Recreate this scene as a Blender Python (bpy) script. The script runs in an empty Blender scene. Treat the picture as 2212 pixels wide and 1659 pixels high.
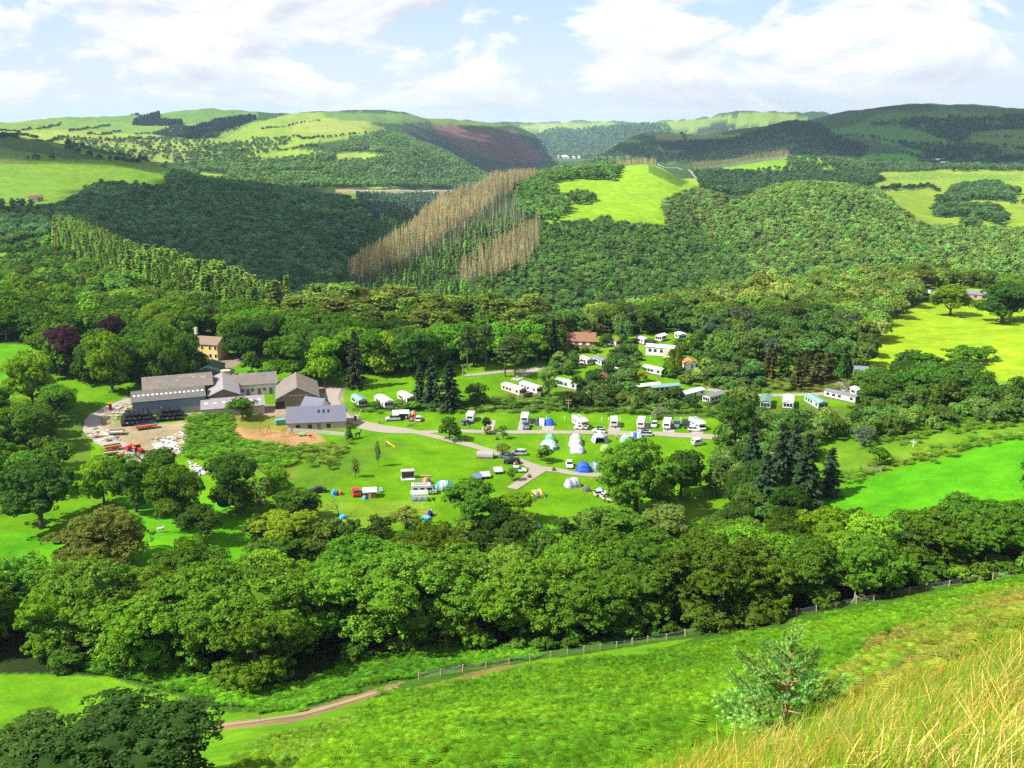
import bpy, bmesh, math, random
import numpy as np
from mathutils import Vector, Matrix
S = bpy.context.scene
C = bpy.context.collection
R = math.radians
rng = np.random.default_rng(7)
random.seed(7)

# ------------------------------------------------------------------ camera
FPX, PITCH, EYE = 2080.0, R(15.2), 90.0          # focal length in units of a 2212 px wide picture
cam = bpy.data.objects.new('camera', bpy.data.cameras.new('camera'))
C.objects.link(cam)
cam.location = (0, 0, EYE)
cam.rotation_euler = (R(90) - PITCH, 0, 0)
cam.data.sensor_width = 36
cam.data.lens = 36 * FPX / 2212
cam.data.clip_start = 0.2
cam.data.clip_end = 90000
S.camera = cam

# ------------------------------------------------------------------ sky and sun
SUN_EL, SUN_AZ = R(48), R(252)                    # azimuth clockwise from the view direction (+y)
w = bpy.data.worlds.new('World'); S.world = w; w.use_nodes = True
nt = w.node_tree; nt.nodes.clear()
def N(t, kind, **kw):
    n = t.nodes.new(kind)
    for k, v in kw.items():
        if k.startswith('i_'):
            k = k[2:]; n.inputs[int(k) if k.isdigit() else k].default_value = v
        else: setattr(n, k, v)
    return n
def mth(t, op, a, b=None, c=None, clamp=False):
    n = t.nodes.new('ShaderNodeMath'); n.operation = op; n.use_clamp = clamp
    for i, v in enumerate((a, b, c)):
        if v is None: continue
        if hasattr(v, 'links'): t.links.new(v, n.inputs[i])
        else: n.inputs[i].default_value = v
    return n.outputs[0]
def mixc(t, f, a, b, mode='MIX'):
    n = t.nodes.new('ShaderNodeMix'); n.data_type = 'RGBA'; n.blend_type = mode
    for i, v in ((0, f), (6, a), (7, b)):
        if hasattr(v, 'links'): t.links.new(v, n.inputs[i])
        elif i == 0: n.inputs[0].default_value = v
        else: n.inputs[i].default_value = (*v, 1)
    return n.outputs[2]
def ramp(t, f, stops):
    n = t.nodes.new('ShaderNodeValToRGB'); e = n.color_ramp.elements
    e[0].position, e[1].position = stops[0][0], stops[-1][0]
    for p, c in stops[1:-1]: e.new(p)
    for i, (p, c) in enumerate(stops):
        e[i].position = p; e[i].color = (*c, 1) if isinstance(c, tuple) else (c, c, c, 1)
    t.links.new(f, n.inputs[0]); return n.outputs[0]
sky = N(nt, 'ShaderNodeTexSky', sky_type='NISHITA', sun_disc=False, sun_elevation=SUN_EL, sun_rotation=SUN_AZ,
        altitude=150, air_density=1.0, dust_density=1.5, ozone_density=1.2)
tc = N(nt, 'ShaderNodeTexCoord'); sx = N(nt, 'ShaderNodeSeparateXYZ'); nt.links.new(tc.outputs['Generated'], sx.inputs[0])
zz = mth(nt, 'MAXIMUM', sx.outputs[2], 0.0)
cmb = N(nt, 'ShaderNodeCombineXYZ')
nt.links.new(sx.outputs[0], cmb.inputs[0]); nt.links.new(sx.outputs[1], cmb.inputs[1]); nt.links.new(mth(nt, 'MULTIPLY', mth(nt, 'POWER', zz, .8), 1.7), cmb.inputs[2])
def cloud_noise(off, sc, det, rough=.55, dist=0.0):
    m = N(nt, 'ShaderNodeVectorMath', operation='ADD'); m.inputs[1].default_value = off
    nt.links.new(cmb.outputs[0], m.inputs[0])
    n = N(nt, 'ShaderNodeTexNoise', noise_dimensions='3D'); n.inputs['Scale'].default_value = sc
    n.inputs['Detail'].default_value = det; n.inputs['Roughness'].default_value = rough
    n.inputs['Distortion'].default_value = dist
    nt.links.new(m.outputs[0], n.inputs['Vector']); return n.outputs[0]
OFF = (5.3, 2.2, .35)
n1 = cloud_noise(OFF, 6.4, 12, .52, .35)
n2 = cloud_noise((OFF[0] - .01, OFF[1], OFF[2] + .028), 6.4, 6, .50, .35)      # the same clouds a little higher up: their own thickness
cover = ramp(nt, n1, [(.405, 0.0), (.45, .72), (.48, 1.0)])
lit = mth(nt, 'SUBTRACT', n1, n2)
shade = ramp(nt, mth(nt, 'ADD', mth(nt, 'MULTIPLY', lit, 3.0), .50), [(.12, (3.7, 3.95, 4.4)), (.45, (4.9, 5.05, 5.25)), (.62, (5.9, 5.8, 5.7))])
low = ramp(nt, zz, [(0.0, (4.5, 4.85, 5.2)), (.05, (4.0, 4.6, 5.2)), (.12, (2.9, 4.0, 5.2)), (.5, (1.0, 2.0, 4.0))])
base = mixc(nt, ramp(nt, zz, [(0.0, .95), (.16, .85), (.6, .35)]), sky.outputs[0], low)
thin = ramp(nt, zz, [(0.0, .25), (.03, .6), (.07, 1.0)])
fin = mixc(nt, mth(nt, 'MULTIPLY', cover, thin), base, shade)
bg = N(nt, 'ShaderNodeBackground'); bg.inputs[1].default_value = 0.075
nt.links.new(fin, bg.inputs[0])
wo = N(nt, 'ShaderNodeOutputWorld'); nt.links.new(bg.outputs[0], wo.inputs[0])
sun_d = bpy.data.lights.new('sun', 'SUN'); sun_d.energy = 4.8; sun_d.angle = R(.6); sun_d.color = (1, .96, .88)
sun = bpy.data.objects.new('sun', sun_d); C.objects.link(sun)
TO_SUN = Vector((math.sin(SUN_AZ) * math.cos(SUN_EL), math.cos(SUN_AZ) * math.cos(SUN_EL), math.sin(SUN_EL)))
sun.rotation_euler = (-TO_SUN).to_track_quat('-Z', 'Y').to_euler()
S.view_settings.view_transform = 'Standard'; S.view_settings.look = 'None'
S.view_settings.exposure = 1.40; S.view_settings.gamma = 1.0
S.view_settings.use_curve_mapping = False
S.render.engine = 'CYCLES'
cy = S.cycles
cy.max_bounces = 4; cy.diffuse_bounces = 3; cy.glossy_bounces = 2; cy.transmission_bounces = 2
cy.transparent_max_bounces = 6; cy.volume_bounces = 0
cy.use_denoising = False; cy.use_adaptive_sampling = True; cy.adaptive_threshold = 0.01
try: cy.caustics_reflective = cy.caustics_refractive = False
except Exception: pass

# ------------------------------------------------------------------ picture pixel -> direction
CP, SP = math.cos(PITCH), math.sin(PITCH)
def ray(x, y):
    X, Y = x - 1106.0, 829.5 - y
    fh = FPX * CP + Y * SP; v = Y * CP - FPX * SP
    h = math.hypot(X, fh)
    return math.atan2(X, fh), v / h                # azimuth, tangent of elevation
def project(x, y, z):
    x = np.asarray(x, float); y = np.asarray(y, float); z = np.asarray(z, float) - EYE
    dep = y * CP - z * SP; up = z * CP + y * SP
    dep = np.where(dep < .1, .1, dep)
    return 1106 + FPX * x / dep, 829.5 - FPX * up / dep

# ------------------------------------------------------------------ terrain: a height field built from surveyed knots (picture row, metres away)
def pchip(xk, yk, xq):
    h = np.diff(xk); d = np.diff(yk) / h; m = np.zeros(len(xk))
    w1 = 2 * h[1:] + h[:-1]; w2 = h[1:] + 2 * h[:-1]
    ok = d[:-1] * d[1:] > 0
    with np.errstate(divide='ignore', invalid='ignore'):
        mm = (w1 + w2) / (w1 / d[:-1] + w2 / d[1:])
    m[1:-1] = np.where(ok, mm, 0); m[0], m[-1] = d[0], d[-1]
    i = np.clip(np.searchsorted(xk, xq) - 1, 0, len(xk) - 2)
    t = np.clip((xq - xk[i]) / h[i], 0, 1)
    return ((2*t**3 - 3*t**2 + 1) * yk[i] + (t**3 - 2*t**2 + t) * h[i] * m[i]
            + (-2*t**3 + 3*t**2) * yk[i+1] + (t**3 - t**2) * h[i] * m[i+1])
KN = [  # each knot: (x, y, distance) or (x, y, 'z', height)
 [(2212, 1385, 22), (1850, 1550, 18), (1690, 1612, 17), (1500, 1665, 15), (1106, 1800, 14), (600, 1900, 14), (0, 1950, 14)],
 [(2212, 1378, 34), (1850, 1543, 27), (1690, 1620, 25), (1500, 1690, 25), (1106, 1790, 25), (600, 1850, 28), (0, 1880, 32)],
 [(2212, 1325, 75), (1850, 1450, 66), (1500, 1570, 58), (1106, 1640, 54), (700, 1665, 56), (300, 1700, 64), (0, 1720, 72)],
 [(2212, 1235, 'z', 14), (1850, 1305, 'z', 10), (1400, 1388, 'z', 6), (1100, 1430, 'z', 6), (700, 1520, 'z', 7), (440, 1570, 'z', 9), (0, 1600, 'z', 12)],
 [(2212, 1180, 'z', 13), (1850, 1230, 'z', 8), (1400, 1300, 'z', 2), (1100, 1330, 'z', 1), (700, 1400, 'z', 3), (0, 1450, 'z', 7)],
 [(2212, 1070, 'z', 12), (1850, 1080, 'z', 5), (1500, 1100, 'z', 0), (1106, 1120, 'z', 0), (600, 1120, 'z', 1), (0, 1150, 'z', 3)],
 [(2212, 940, 'z', 13), (1850, 960, 'z', 4), (1500, 960, 'z', 0), (1106, 980, 'z', 0), (600, 960, 'z', 1), (0, 960, 'z', 3)],
 [(2212, 840, 'z', 8), (1850, 860, 'z', 3), (1500, 850, 'z', 2), (1106, 840, 'z', 2), (450, 830, 'z', 3), (0, 840, 'z', 6)],
 [(2212, 700, 'z', 6), (1850, 740, 'z', 5), (1500, 760, 'z', 5), (1106, 770, 'z', 3), (450, 750, 'z', 6), (0, 740, 'z', 9)],
]
ST =  [0, 150, 300, 450, 600, 700, 760, 820, 950, 1060, 1150, 1200, 1300, 1400, 1500, 1600, 1750, 1900, 2050, 2212]
FAR = [
 # P  plateau edge
 [(515,950),(525,850),(585,680),(640,570),(675,510),(697,460),(707,440),(715,425),(718,400),(720,396),(719,397),(718,400),(705,425),(693,450),(665,490),(640,545),(612,620),(600,680),(610,690),(630,650)],
 # G  foot of the gorge side
 [(500,1020),(512,960),(598,850),(662,770),(690,710),(703,680),(710,660),(717,640),(727,620),(729,610),(729,605),(727,605),(717,620),(703,650),(678,690),(655,740),(625,790),(612,830),(614,850),(630,850)],
 # M1
 [(460,1150),(470,1080),(540,980),(590,900),(620,830),(655,770),(645,760),(622,760),(580,800),(570,805),(575,800),(580,795),(590,795),(600,820),(605,850),(597,880),(565,920),(560,950),(570,960),(570,960)],
 # S  spur / wooded shoulder
 [(440,1250),(445,1200),(485,1120),(520,1050),(560,970),(628,830),(598,850),(556,930),(455,1150),(404,1350),(386,1450),(372,1520),(357,1620),(353,1620),(398,1480),(418,1430),(402,1400),(432,1350),(486,1250),(488,1250)],
 # SV
 [(400,1450),(400,1450),(430,1350),(450,1300),(480,1250),(560,1080),(612,1000),(580,1100),(485,1380),(432,1600),(420,1700),(400,1800),(385,1900),(380,1900),(405,1750),(425,1680),(408,1680),(402,1700),(428,1600),(430,1600)],
 # R1
 [(298,1900),(318,1850),(350,1850),(396,1650),(415,1600),(440,1550),(447,1500),(452,1480),(425,1950),(420,2100),(400,2400),(395,2500),(380,2600),(372,2600),(366,2300),(358,2300),(341,2300),(368,2200),(368,2200),(372,2200)],
 # V1
 [(303,2350),(322,2400),(353,2300),(400,2000),(418,1900),(430,1880),(432,1880),(432,1900),(422,2150),(420,2400),(400,2650),(390,2750),(385,2900),(380,3000),(375,2850),(362,2700),(347,2700),(362,2500),(362,2500),(362,2500)],
 # R2
 [(286,3200),(283,3300),(300,3200),(308,3200),(320,3000),(300,2950),(293,2950),(290,2900),(325,2900),(380,2900),(388,3000),(375,3100),(326,3500),(286,3600),(293,3600),(283,3600),(256,3650),(233,3850),(225,3900),(236,3800)],
 # V2
 [(285,3450),(282,3600),(290,3700),(285,3750),(284,3500),(272,3500),(270,3550),(290,3300),(345,3500),(400,3600),(395,3750),(380,3900),(350,4500),(340,4500),(330,4500),(310,4500),(290,4500),(275,4600),(262,4700),(265,4700)],
 # R3
 [(267,4500),(259,4700),(250,4800),(240,4800),(248,4600),(245,4500),(243,4500),(243,4500),(257,4800),(267,4800),(290,4800),(350,4900),(345,5300),(335,5300),(300,5300),(285,5300),(275,5500),(268,5500),(262,5500),(262,5500)],
 # V3
 [(280,6000),(280,6000),(280,6000),(280,6000),(285,6000),(285,6000),(285,6000),(290,6000),(290,6000),(300,6200),(330,6300),(338,6300),(336,6300),(328,6300),(305,6500),(285,6500),(275,6500),(275,6500),(275,6500),(275,6500)],
 # R4
 [(272,8000),(272,8000),(270,8000),(270,8000),(268,8000),(268,8000),(268,8000),(268,8000),(268,8200),(268,8200),(268,8200),(267,8200),(265,8000),(267,8000),(259,8000),(244,8200),(246,8200),(262,8200),(264,8000),(264,8000)],
 # END
 [(276,14000)]*20,
]
for k in FAR: KN.append([(x, y, d) for x, (y, d) in zip(ST, k)])
NA, NR = 760, 860
AZ = np.linspace(R(-44), R(44), NA)
# more rows where the picture needs them
dk = np.array([1.2, 12, 60, 140, 420, 1000, 2600, 6000, 14000.0]); wk = np.array([0, .07, .15, .30, .58, .76, .90, .97, 1.0])
LD = np.interp(np.linspace(0, 1, NR), wk, np.log(dk))
azs, lds, ts = [], [], []
AZK = AZ
def knot_curve(k):
    a, l, t = [], [], []
    for p in k:
        az, tt = ray(p[0], p[1])
        d = (p[3] - EYE) / tt if p[2] == 'z' else p[2]
        a.append(az); l.append(math.log(d)); t.append(tt)
    o = np.argsort(a); a = np.array(a)[o]; l = np.array(l)[o]; t = np.array(t)[o]
    aq = np.clip(AZ, a[0], a[-1])
    return pchip(a, l, aq), pchip(a, t, aq)
KL, KT = [], []
one = np.ones(NA)
KL.append(one * math.log(1.2)); KT.append(one * (-1.36))
KL.append(one * math.log(8.5)); KT.append(np.interp(AZ, [-.6, 0, .3, .55], [-.92, -.90, -.78, -.66]))
for k in KN:
    l, t = knot_curve(k); KL.append(l); KT.append(t)
KL, KT = np.array(KL), np.array(KT)
for i in range(1, len(KL)): KL[i] = np.maximum(KL[i], KL[i-1] + .02)
def vnoise(x, y, seed=0):
    xi = np.floor(x).astype(np.int64); yi = np.floor(y).astype(np.int64); fx = x - xi; fy = y - yi
    fx = fx*fx*(3-2*fx); fy = fy*fy*(3-2*fy)
    def hsh(a, b):
        n = (a * 374761393 + b * 668265263 + seed * 144665) & 0x7fffffff
        n = ((n ^ (n >> 13)) * 1274126177) & 0x7fffffff
        return ((n ^ (n >> 16)) & 0xffff) / 65535.0
    return ((hsh(xi, yi)*(1-fx) + hsh(xi+1, yi)*fx)*(1-fy) + (hsh(xi, yi+1)*(1-fx) + hsh(xi+1, yi+1)*fx)*fy)
def fbm(x, y, oct=4, seed=0):
    s, a, tot = 0, 1, 0
    for i in range(oct):
        s = s + a * vnoise(x * 2**i, y * 2**i, seed + i); tot += a; a *= .5
    return s / tot
TT = np.zeros((NR, NA))
for j in range(NA): TT[:, j] = pchip(KL[:, j], KT[:, j], LD)
DD = np.exp(LD)[:, None]; GX = DD * np.sin(AZ)[None, :]; GY = DD * np.cos(AZ)[None, :]
GZ = EYE + TT * DD
far = np.clip((DD - 420) / 500, 0, 1)
GZ += far * (fbm(GX/260, GY/260, 4, 3) - .5) * DD * .009
GZ += far * (fbm(GX/70, GY/70, 3, 9) - .5) * DD * .004
GZ += (1 - far) * (fbm(GX/16, GY/16, 3, 5) - .5) * np.clip(DD / 60, 0, 1) * .5
GZ += np.clip(1 - DD / 40, 0, 1) * (fbm(GX/1.7, GY/1.7, 3, 6) - .5) * .35
slopezone = np.clip((150 - DD) / 50, 0, 1) * np.clip((DD - 20) / 20, 0, 1)
GZ += slopezone * (fbm(GX/22, GY/22, 3, 15) - .5) * 3.0
def H(x, y):
    x = np.asarray(x, float); y = np.asarray(y, float)
    a = np.arctan2(x, y); l = np.log(np.maximum(np.hypot(x, y), 1.2))
    u = np.clip((a - AZ[0]) / (AZ[1] - AZ[0]), 0, NA - 1.001)
    v = np.clip(np.interp(l, LD, np.arange(NR)), 0, NR - 1.001)
    i = u.astype(int); j = v.astype(int); fu = u - i; fv = v - j
    return ((GZ[j, i]*(1-fu) + GZ[j, i+1]*fu)*(1-fv) + (GZ[j+1, i]*(1-fu) + GZ[j+1, i+1]*fu)*fv)
def at(x, y, dmin=5.0):
    """the ground point seen at picture position x, y (2212 px wide), beyond dmin metres"""
    az, t = ray(x, y)
    i = np.searchsorted(LD, math.log(dmin)); ds = np.exp(np.linspace(LD[i], LD[-1], 2400))
    zs = H(ds * math.sin(az), ds * math.cos(az)); g = (zs - EYE) - t * ds
    k = np.argmax(g > 0)
    if g[k] <= 0: k = len(ds) - 1
    if k > 0:
        f = g[k-1] / (g[k-1] - g[k]); d = ds[k-1] + f * (ds[k] - ds[k-1])
    else: d = ds[0]
    X, Y = d * math.sin(az), d * math.cos(az)
    return Vector((X, Y, float(H(X, Y))))
PX, PY = project(GX, GY, GZ)
def inpoly(px, py, poly):
    r = np.zeros(np.shape(px), bool); n = len(poly)
    for i in range(n):
        x1, y1 = poly[i]; x2, y2 = poly[(i+1) % n]
        if y1 == y2: continue
        c = ((y1 > py) != (y2 > py)) & (px < (x2 - x1) * (py - y1) / (y2 - y1) + x1)
        r ^= c
    return r
# ------------------------------------------------------------------ land cover (each field's own colour and one strip of cloud shade, painted by place)
LAWN = (.090, .235, .003)
COL = np.empty((NR, NA, 3)); COL[:] = (.040, .085, .014)
DDf = DD * np.ones_like(GX)
_g = np.maximum(DDf/25, .5)
JX = (fbm(GX / _g, GY / _g, 3, 31) - .5) * 2; JY = fbm(GX / _g, GY / _g, 3, 57) - .5
def paint(poly, c, d0=0, d1=1e9, jit=6):
    r0, r1 = max(int(np.searchsorted(LD, math.log(max(d0, 1.2)))), 0), int(np.searchsorted(LD, math.log(min(d1, 14000))))
    m = inpoly(PX[r0:r1] + JX[r0:r1] * jit, PY[r0:r1] + JY[r0:r1] * jit, poly)
    COL[r0:r1][m] = c
def zone(c, d0, d1):
    COL[(DDf >= d0) & (DDf < d1)] = c
zone((.045, .12, .010), 0, 175)
zone(LAWN, 175, 400)
GRS = (.085, .185, .020); YG = (.17, .25, .035); DG = (.055, .125, .022)
zone((.03, .065, .014), 430, 20000)
# far country, left
paint([(-300, 200), (560, 200), (560, 300), (420, 345), (300, 349), (-300, 350)], (.11, .20, .030), 1950, 9000)
paint([(-300, 262), (130, 262), (300, 290), (540, 300), (540, 350), (330, 350), (130, 310), (-300, 305)], (.19, .26, .045), 1950, 3600)
paint([(-300, 240), (200, 262), (330, 270), (560, 262), (560, 200), (-300, 200)], (.085, .17, .030), 3300, 9000)
paint([(-400, 288), (0, 292), (135, 312), (235, 335), (360, 345), (365, 412), (300, 405), (215, 400), (150, 440), (60, 460), (-400, 440)], (.10, .20, .014), 1050, 2100)
paint([(-300, 285), (60, 295), (150, 325), (235, 345), (150, 345), (0, 320), (-300, 320)], (.05, .105, .02), 1500, 2100)  # crest strip darkened in colour for the cloud shadow there
paint([(-300, 330), (0, 335), (60, 340), (60, 355), (-300, 360)], (.14, .20, .03), 1050, 2100)
paint([(400, 335), (480, 300), (560, 262), (640, 244), (760, 244), (830, 280), (815, 300), (700, 305), (600, 325), (500, 345)], (.16, .25, .030), 2100, 9000)
paint([(640, 262), (700, 257), (790, 262), (800, 280), (700, 290), (630, 285)], (.21, .27, .045), 2100, 9000)
paint([(700, 240), (940, 246), (1010, 262), (1110, 268), (1060, 275), (930, 268), (860, 268), (790, 262), (700, 254)], (.085, .17, .03), 3200, 9000)
paint([(930, 262), (1000, 272), (1120, 280), (1150, 315), (1190, 345), (1130, 352), (1040, 335), (985, 315), (950, 290)], (.115, .065, .055), 3500, 5600, 8)
paint([(860, 268), (930, 262), (950, 290), (1000, 330), (1040, 350), (1180, 350), (1210, 362), (1200, 400), (1000, 400), (900, 300)], (.035, .055, .030), 3300, 5600)
STRIPS = [[(530, 345), (590, 334), (700, 329), (720, 335), (640, 344), (560, 350)], [(567, 372), (640, 370), (705, 373), (700, 380), (600, 380)], [(415, 370), (492, 378), (494, 391), (440, 386)], [(725, 332), (790, 329), (838, 336), (830, 347), (770, 352), (724, 346)]]
for p in STRIPS: pass
for p in STRIPS + list(([(560, 330), (640, 322), (690, 330), (620, 344), (540, 345)], [(640, 350), (720, 352), (740, 362), (640, 364)],
          [(420, 372), (490, 382), (492, 396), (420, 384)], [(780, 336), (860, 340), (830, 352), (770, 350)], [(540, 300), (620, 300), (600, 318), (520, 322)],
          [(790, 402), (880, 398), (880, 404), (800, 407)])):
    paint(p, (.17, .26, .035), 1600, 3400, 3)
paint([(725, 408), (860, 412), (1030, 410), (1040, 417), (860, 420), (725, 415)], (.26, .20, .12), 1500, 2600, 2)
paint([(740, 417), (1000, 421), (950, 440), (860, 432), (740, 428)], (.10, .17, .03), 1500, 2600, 2)
# far centre and right
paint([(1100, 262), (1480, 262), (1480, 350), (1210, 350), (1120, 290)], (.055, .10, .028), 5000, 20000)
paint([(1120, 270), (1210, 266), (1215, 276), (1180, 292), (1140, 286)], (.20, .28, .07), 5000, 20000, 3)
paint([(1215, 262), (1320, 262), (1340, 270), (1250, 280), (1200, 276)], (.16, .25, .05), 5000, 20000, 3)
paint([(1400, 262), (1500, 258), (1640, 238), (1745, 250), (1745, 262), (1640, 275), (1540, 285), (1400, 285)], (.15, .24, .045), 5000, 20000)
paint([(1500, 282), (1560, 262), (1590, 270), (1550, 285)], (.03, .05, .03), 5000, 20000)
paint([(1270, 350), (1370, 283), (1700, 255), (1850, 240), (2212, 215), (2600, 215), (2600, 372), (1840, 372), (1480, 352)], (.055, .11, .03), 2400, 4700)
paint([(1385, 286), (1520, 288), (1640, 290), (1560, 301), (1450, 303)], (.20, .27, .06), 2400, 4700, 3)
paint([(1780, 285), (1850, 268), (1990, 280), (2070, 312), (1980, 330), (1880, 300), (1800, 300)], (.085, .22, .035), 2400, 4700)
paint([(1850, 268), (1900, 244), (2060, 240), (2212, 250), (2212, 268), (2060, 262), (1980, 274)], (.085, .18, .035), 2400, 4700)
paint([(2090, 285), (2212, 275), (2600, 275), (2600, 340), (2212, 330), (2100, 310)], (.10, .19, .035), 2400, 4700)
paint([(1865, 335), (1960, 330), (1990, 345), (1920, 352), (1860, 350)], (.08, .32, .02), 2300, 4700)
paint([(1560, 356), (1640, 345), (1730, 336), (1830, 348), (1860, 362), (1700, 372), (1560, 370)], (.13, .27, .014), 1500, 2500)
paint([(1500, 368), (1900, 368), (1880, 382), (1700, 380), (1520, 392)], (.035, .08, .018), 1500, 2500)
# spur with its bright top field
paint([(1180, 395), (1290, 344), (1430, 344), (1510, 370), (1512, 400), (1480, 440), (1450, 452), (1445, 498), (1300, 480), (1180, 492)], (.165, .31, .012), 850, 2000)
paint([(1420, 352), (1500, 378), (1508, 400), (1480, 380), (1425, 362)], (.24, .27, .08), 850, 2000, 2)
paint([(1400, 352), (1490, 392), (1470, 405), (1400, 370)], (.07, .15, .016), 850, 2000, 4)
paint([(1515, 372), (1560, 400), (1540, 440), (1500, 430)], (.07, .13, .02), 1000, 2000)
paint([(1860, 372), (1990, 362), (2600, 362), (2600, 500), (2212, 498), (2000, 496), (1950, 470), (1890, 400)], (.155, .245, .024), 1050, 2600)
paint([(1880, 385), (2000, 372), (2212, 380), (2212, 392), (1990, 388)], (.115, .215, .02), 1050, 2600)
# left village
paint([(-300, 440), (30, 440), (70, 460), (60, 480), (-300, 500)], (.10, .19, .02), 900, 1400)
paint([(-300, 540), (50, 545), (120, 570), (60, 610), (-300, 610)], (.13, .24, .02), 500, 1100)
# nearer: right-hand meadows
paint([(1840, 800), (1850, 760), (1900, 700), (1990, 655), (2070, 650), (2600, 600), (2600, 880), (2150, 880), (2050, 840), (1960, 800)], (.205, .34, .012), 250, 640)
paint([(1900, 596), (2160, 600), (2160, 632), (2060, 632), (1950, 606)], (.22, .34, .03), 560, 900)
paint([(1940, 800), (2060, 800), (2210, 830), (2210, 860), (1950, 815)], (.15, .25, .02), 250, 640)
paint([(1775, 1085), (1790, 1060), (1960, 1008), (2212, 946), (2700, 880), (2700, 1100), (2212, 1180), (1900, 1190)], (.062, .27, .004), 170, 330)
paint([(1810, 960), (2040, 930), (2212, 900), (2700, 850), (2700, 930), (2212, 945), (1960, 1005), (1800, 1050)], (.10, .22, .012), 170, 330)
# left fields and farm ground
paint([(-400, 740), (70, 745), (60, 800), (20, 860), (-400, 880)], (.075, .26, .005), 250, 450)
paint([(-400, 870), (60, 860), (260, 880), (190, 930), (200, 1000), (-400, 1010)], (.07, .15, .012), 200, 450)
paint([(-400, 1010), (60, 1030), (-10, 1100), (-400, 1150)], (.10, .24, .01), 180, 330)
paint([(-400, 1150), (115, 1150), (330, 1060), (520, 1090), (620, 1110), (620, 1200), (300, 1260), (-400, 1300)], (.070, .26, .004), 170, 300)
GRAV = (.26, .225, .15)
paint([(190, 930), (205, 890), (290, 850), (300, 870), (240, 905), (300, 925), (420, 905), (450, 900), (430, 930), (380, 985), (300, 1005), (240, 960), (200, 945)], GRAV, 170, 400, 4)
paint([(400, 880), (640, 870), (700, 830), (745, 838), (740, 885), (780, 900), (750, 925), (640, 930), (600, 910), (400, 900)], (.22, .19, .15), 170, 400, 3)
paint([(440, 800), (600, 830), (520, 880), (420, 880)], (.20, .18, .145), 170, 400, 3)
paint([(440, 760), (530, 770), (500, 800), (440, 820), (420, 790)], (.21, .19, .15), 250, 440, 3)
paint([(500, 795), (600, 790), (610, 815), (560, 830), (490, 830)], (.075, .26, .006), 250, 440, 3)
paint([(390, 900), (520, 890), (620, 905), (640, 930), (520, 935), (420, 950)], (.17, .20, .03), 170, 400, 4)
paint([(505, 922), (600, 930), (690, 938), (705, 955), (620, 965), (560, 958), (510, 940)], (.32, .205, .10), 170, 400, 4)
paint([(400, 940), (500, 940), (640, 965), (760, 955), (700, 1000), (640, 1040), (480, 1000), (400, 985)], (.12, .17, .02), 170, 400)
paint([(640, 990), (820, 950), (880, 960), (700, 1060), (640, 1050)], (.085, .20, .010), 170, 400, 8)
paint([(630, 1090), (900, 1080), (960, 1110), (800, 1140), (640, 1130)], (.13, .24, .014), 170, 300, 10)
# behind the pitches: rough bank and caravan terraces
paint([(760, 880), (1000, 885), (1240, 880), (1560, 895), (1560, 905), (1240, 890), (760, 890)], (.05, .11, .012), 250, 400, 2)
paint([(1060, 858), (1250, 850), (1560, 870), (1850, 880), (1850, 920), (1560, 892), (1060, 888)], (.075, .15, .016), 240, 420)
paint([(1480, 800), (1640, 795), (1640, 815), (1500, 820)], (.15, .30, .012), 240, 420, 3)
paint([(1490, 818), (1880, 812), (1860, 850), (1500, 845)], (.085, .15, .02), 240, 420, 4)
paint([(1240, 720), (1420, 735), (1380, 760), (1240, 790)], (.13, .25, .015), 280, 480, 4)
paint([(1650, 800), (1880, 790), (1900, 840), (1820, 850)], (.10, .18, .02), 240, 420, 4)
paint([(1330, 1110), (1540, 1080), (1560, 1110), (1420, 1140), (1330, 1130)], (.10, .20, .012), 170, 300, 4)
# front belt floor and the slope in front of it
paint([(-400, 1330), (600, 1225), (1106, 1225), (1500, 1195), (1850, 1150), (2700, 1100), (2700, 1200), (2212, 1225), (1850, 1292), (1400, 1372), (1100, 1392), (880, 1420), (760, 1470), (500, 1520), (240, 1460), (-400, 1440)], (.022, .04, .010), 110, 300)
paint([(-600, 1445), (230, 1462), (500, 1540), (760, 1520), (1100, 1436), (1400, 1392), (1500, 1378), (1400, 1412), (1080, 1455), (780, 1560), (760, 1620), (660, 1680), (560, 1900), (-600, 1900)], (.105, .265, .008), 30, 190, 8)
paint([(430, 1565), (620, 1545), (800, 1490), (880, 1470), (800, 1508), (640, 1560), (430, 1582)], (.22, .17, .09), 60, 190, 2)
paint([(1080, 1438), (1180, 1432), (1100, 1452), (900, 1500), (860, 1495)], (.20, .17, .05), 60, 190, 4)
paint([(1880, 1390), (2100, 1290), (2700, 1180), (2700, 1420), (2212, 1400), (1960, 1470), (1750, 1520)], (.13, .12, .02), 20, 200, 20)
COL[DDf < 26] = (.20, .19, .045)
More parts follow.
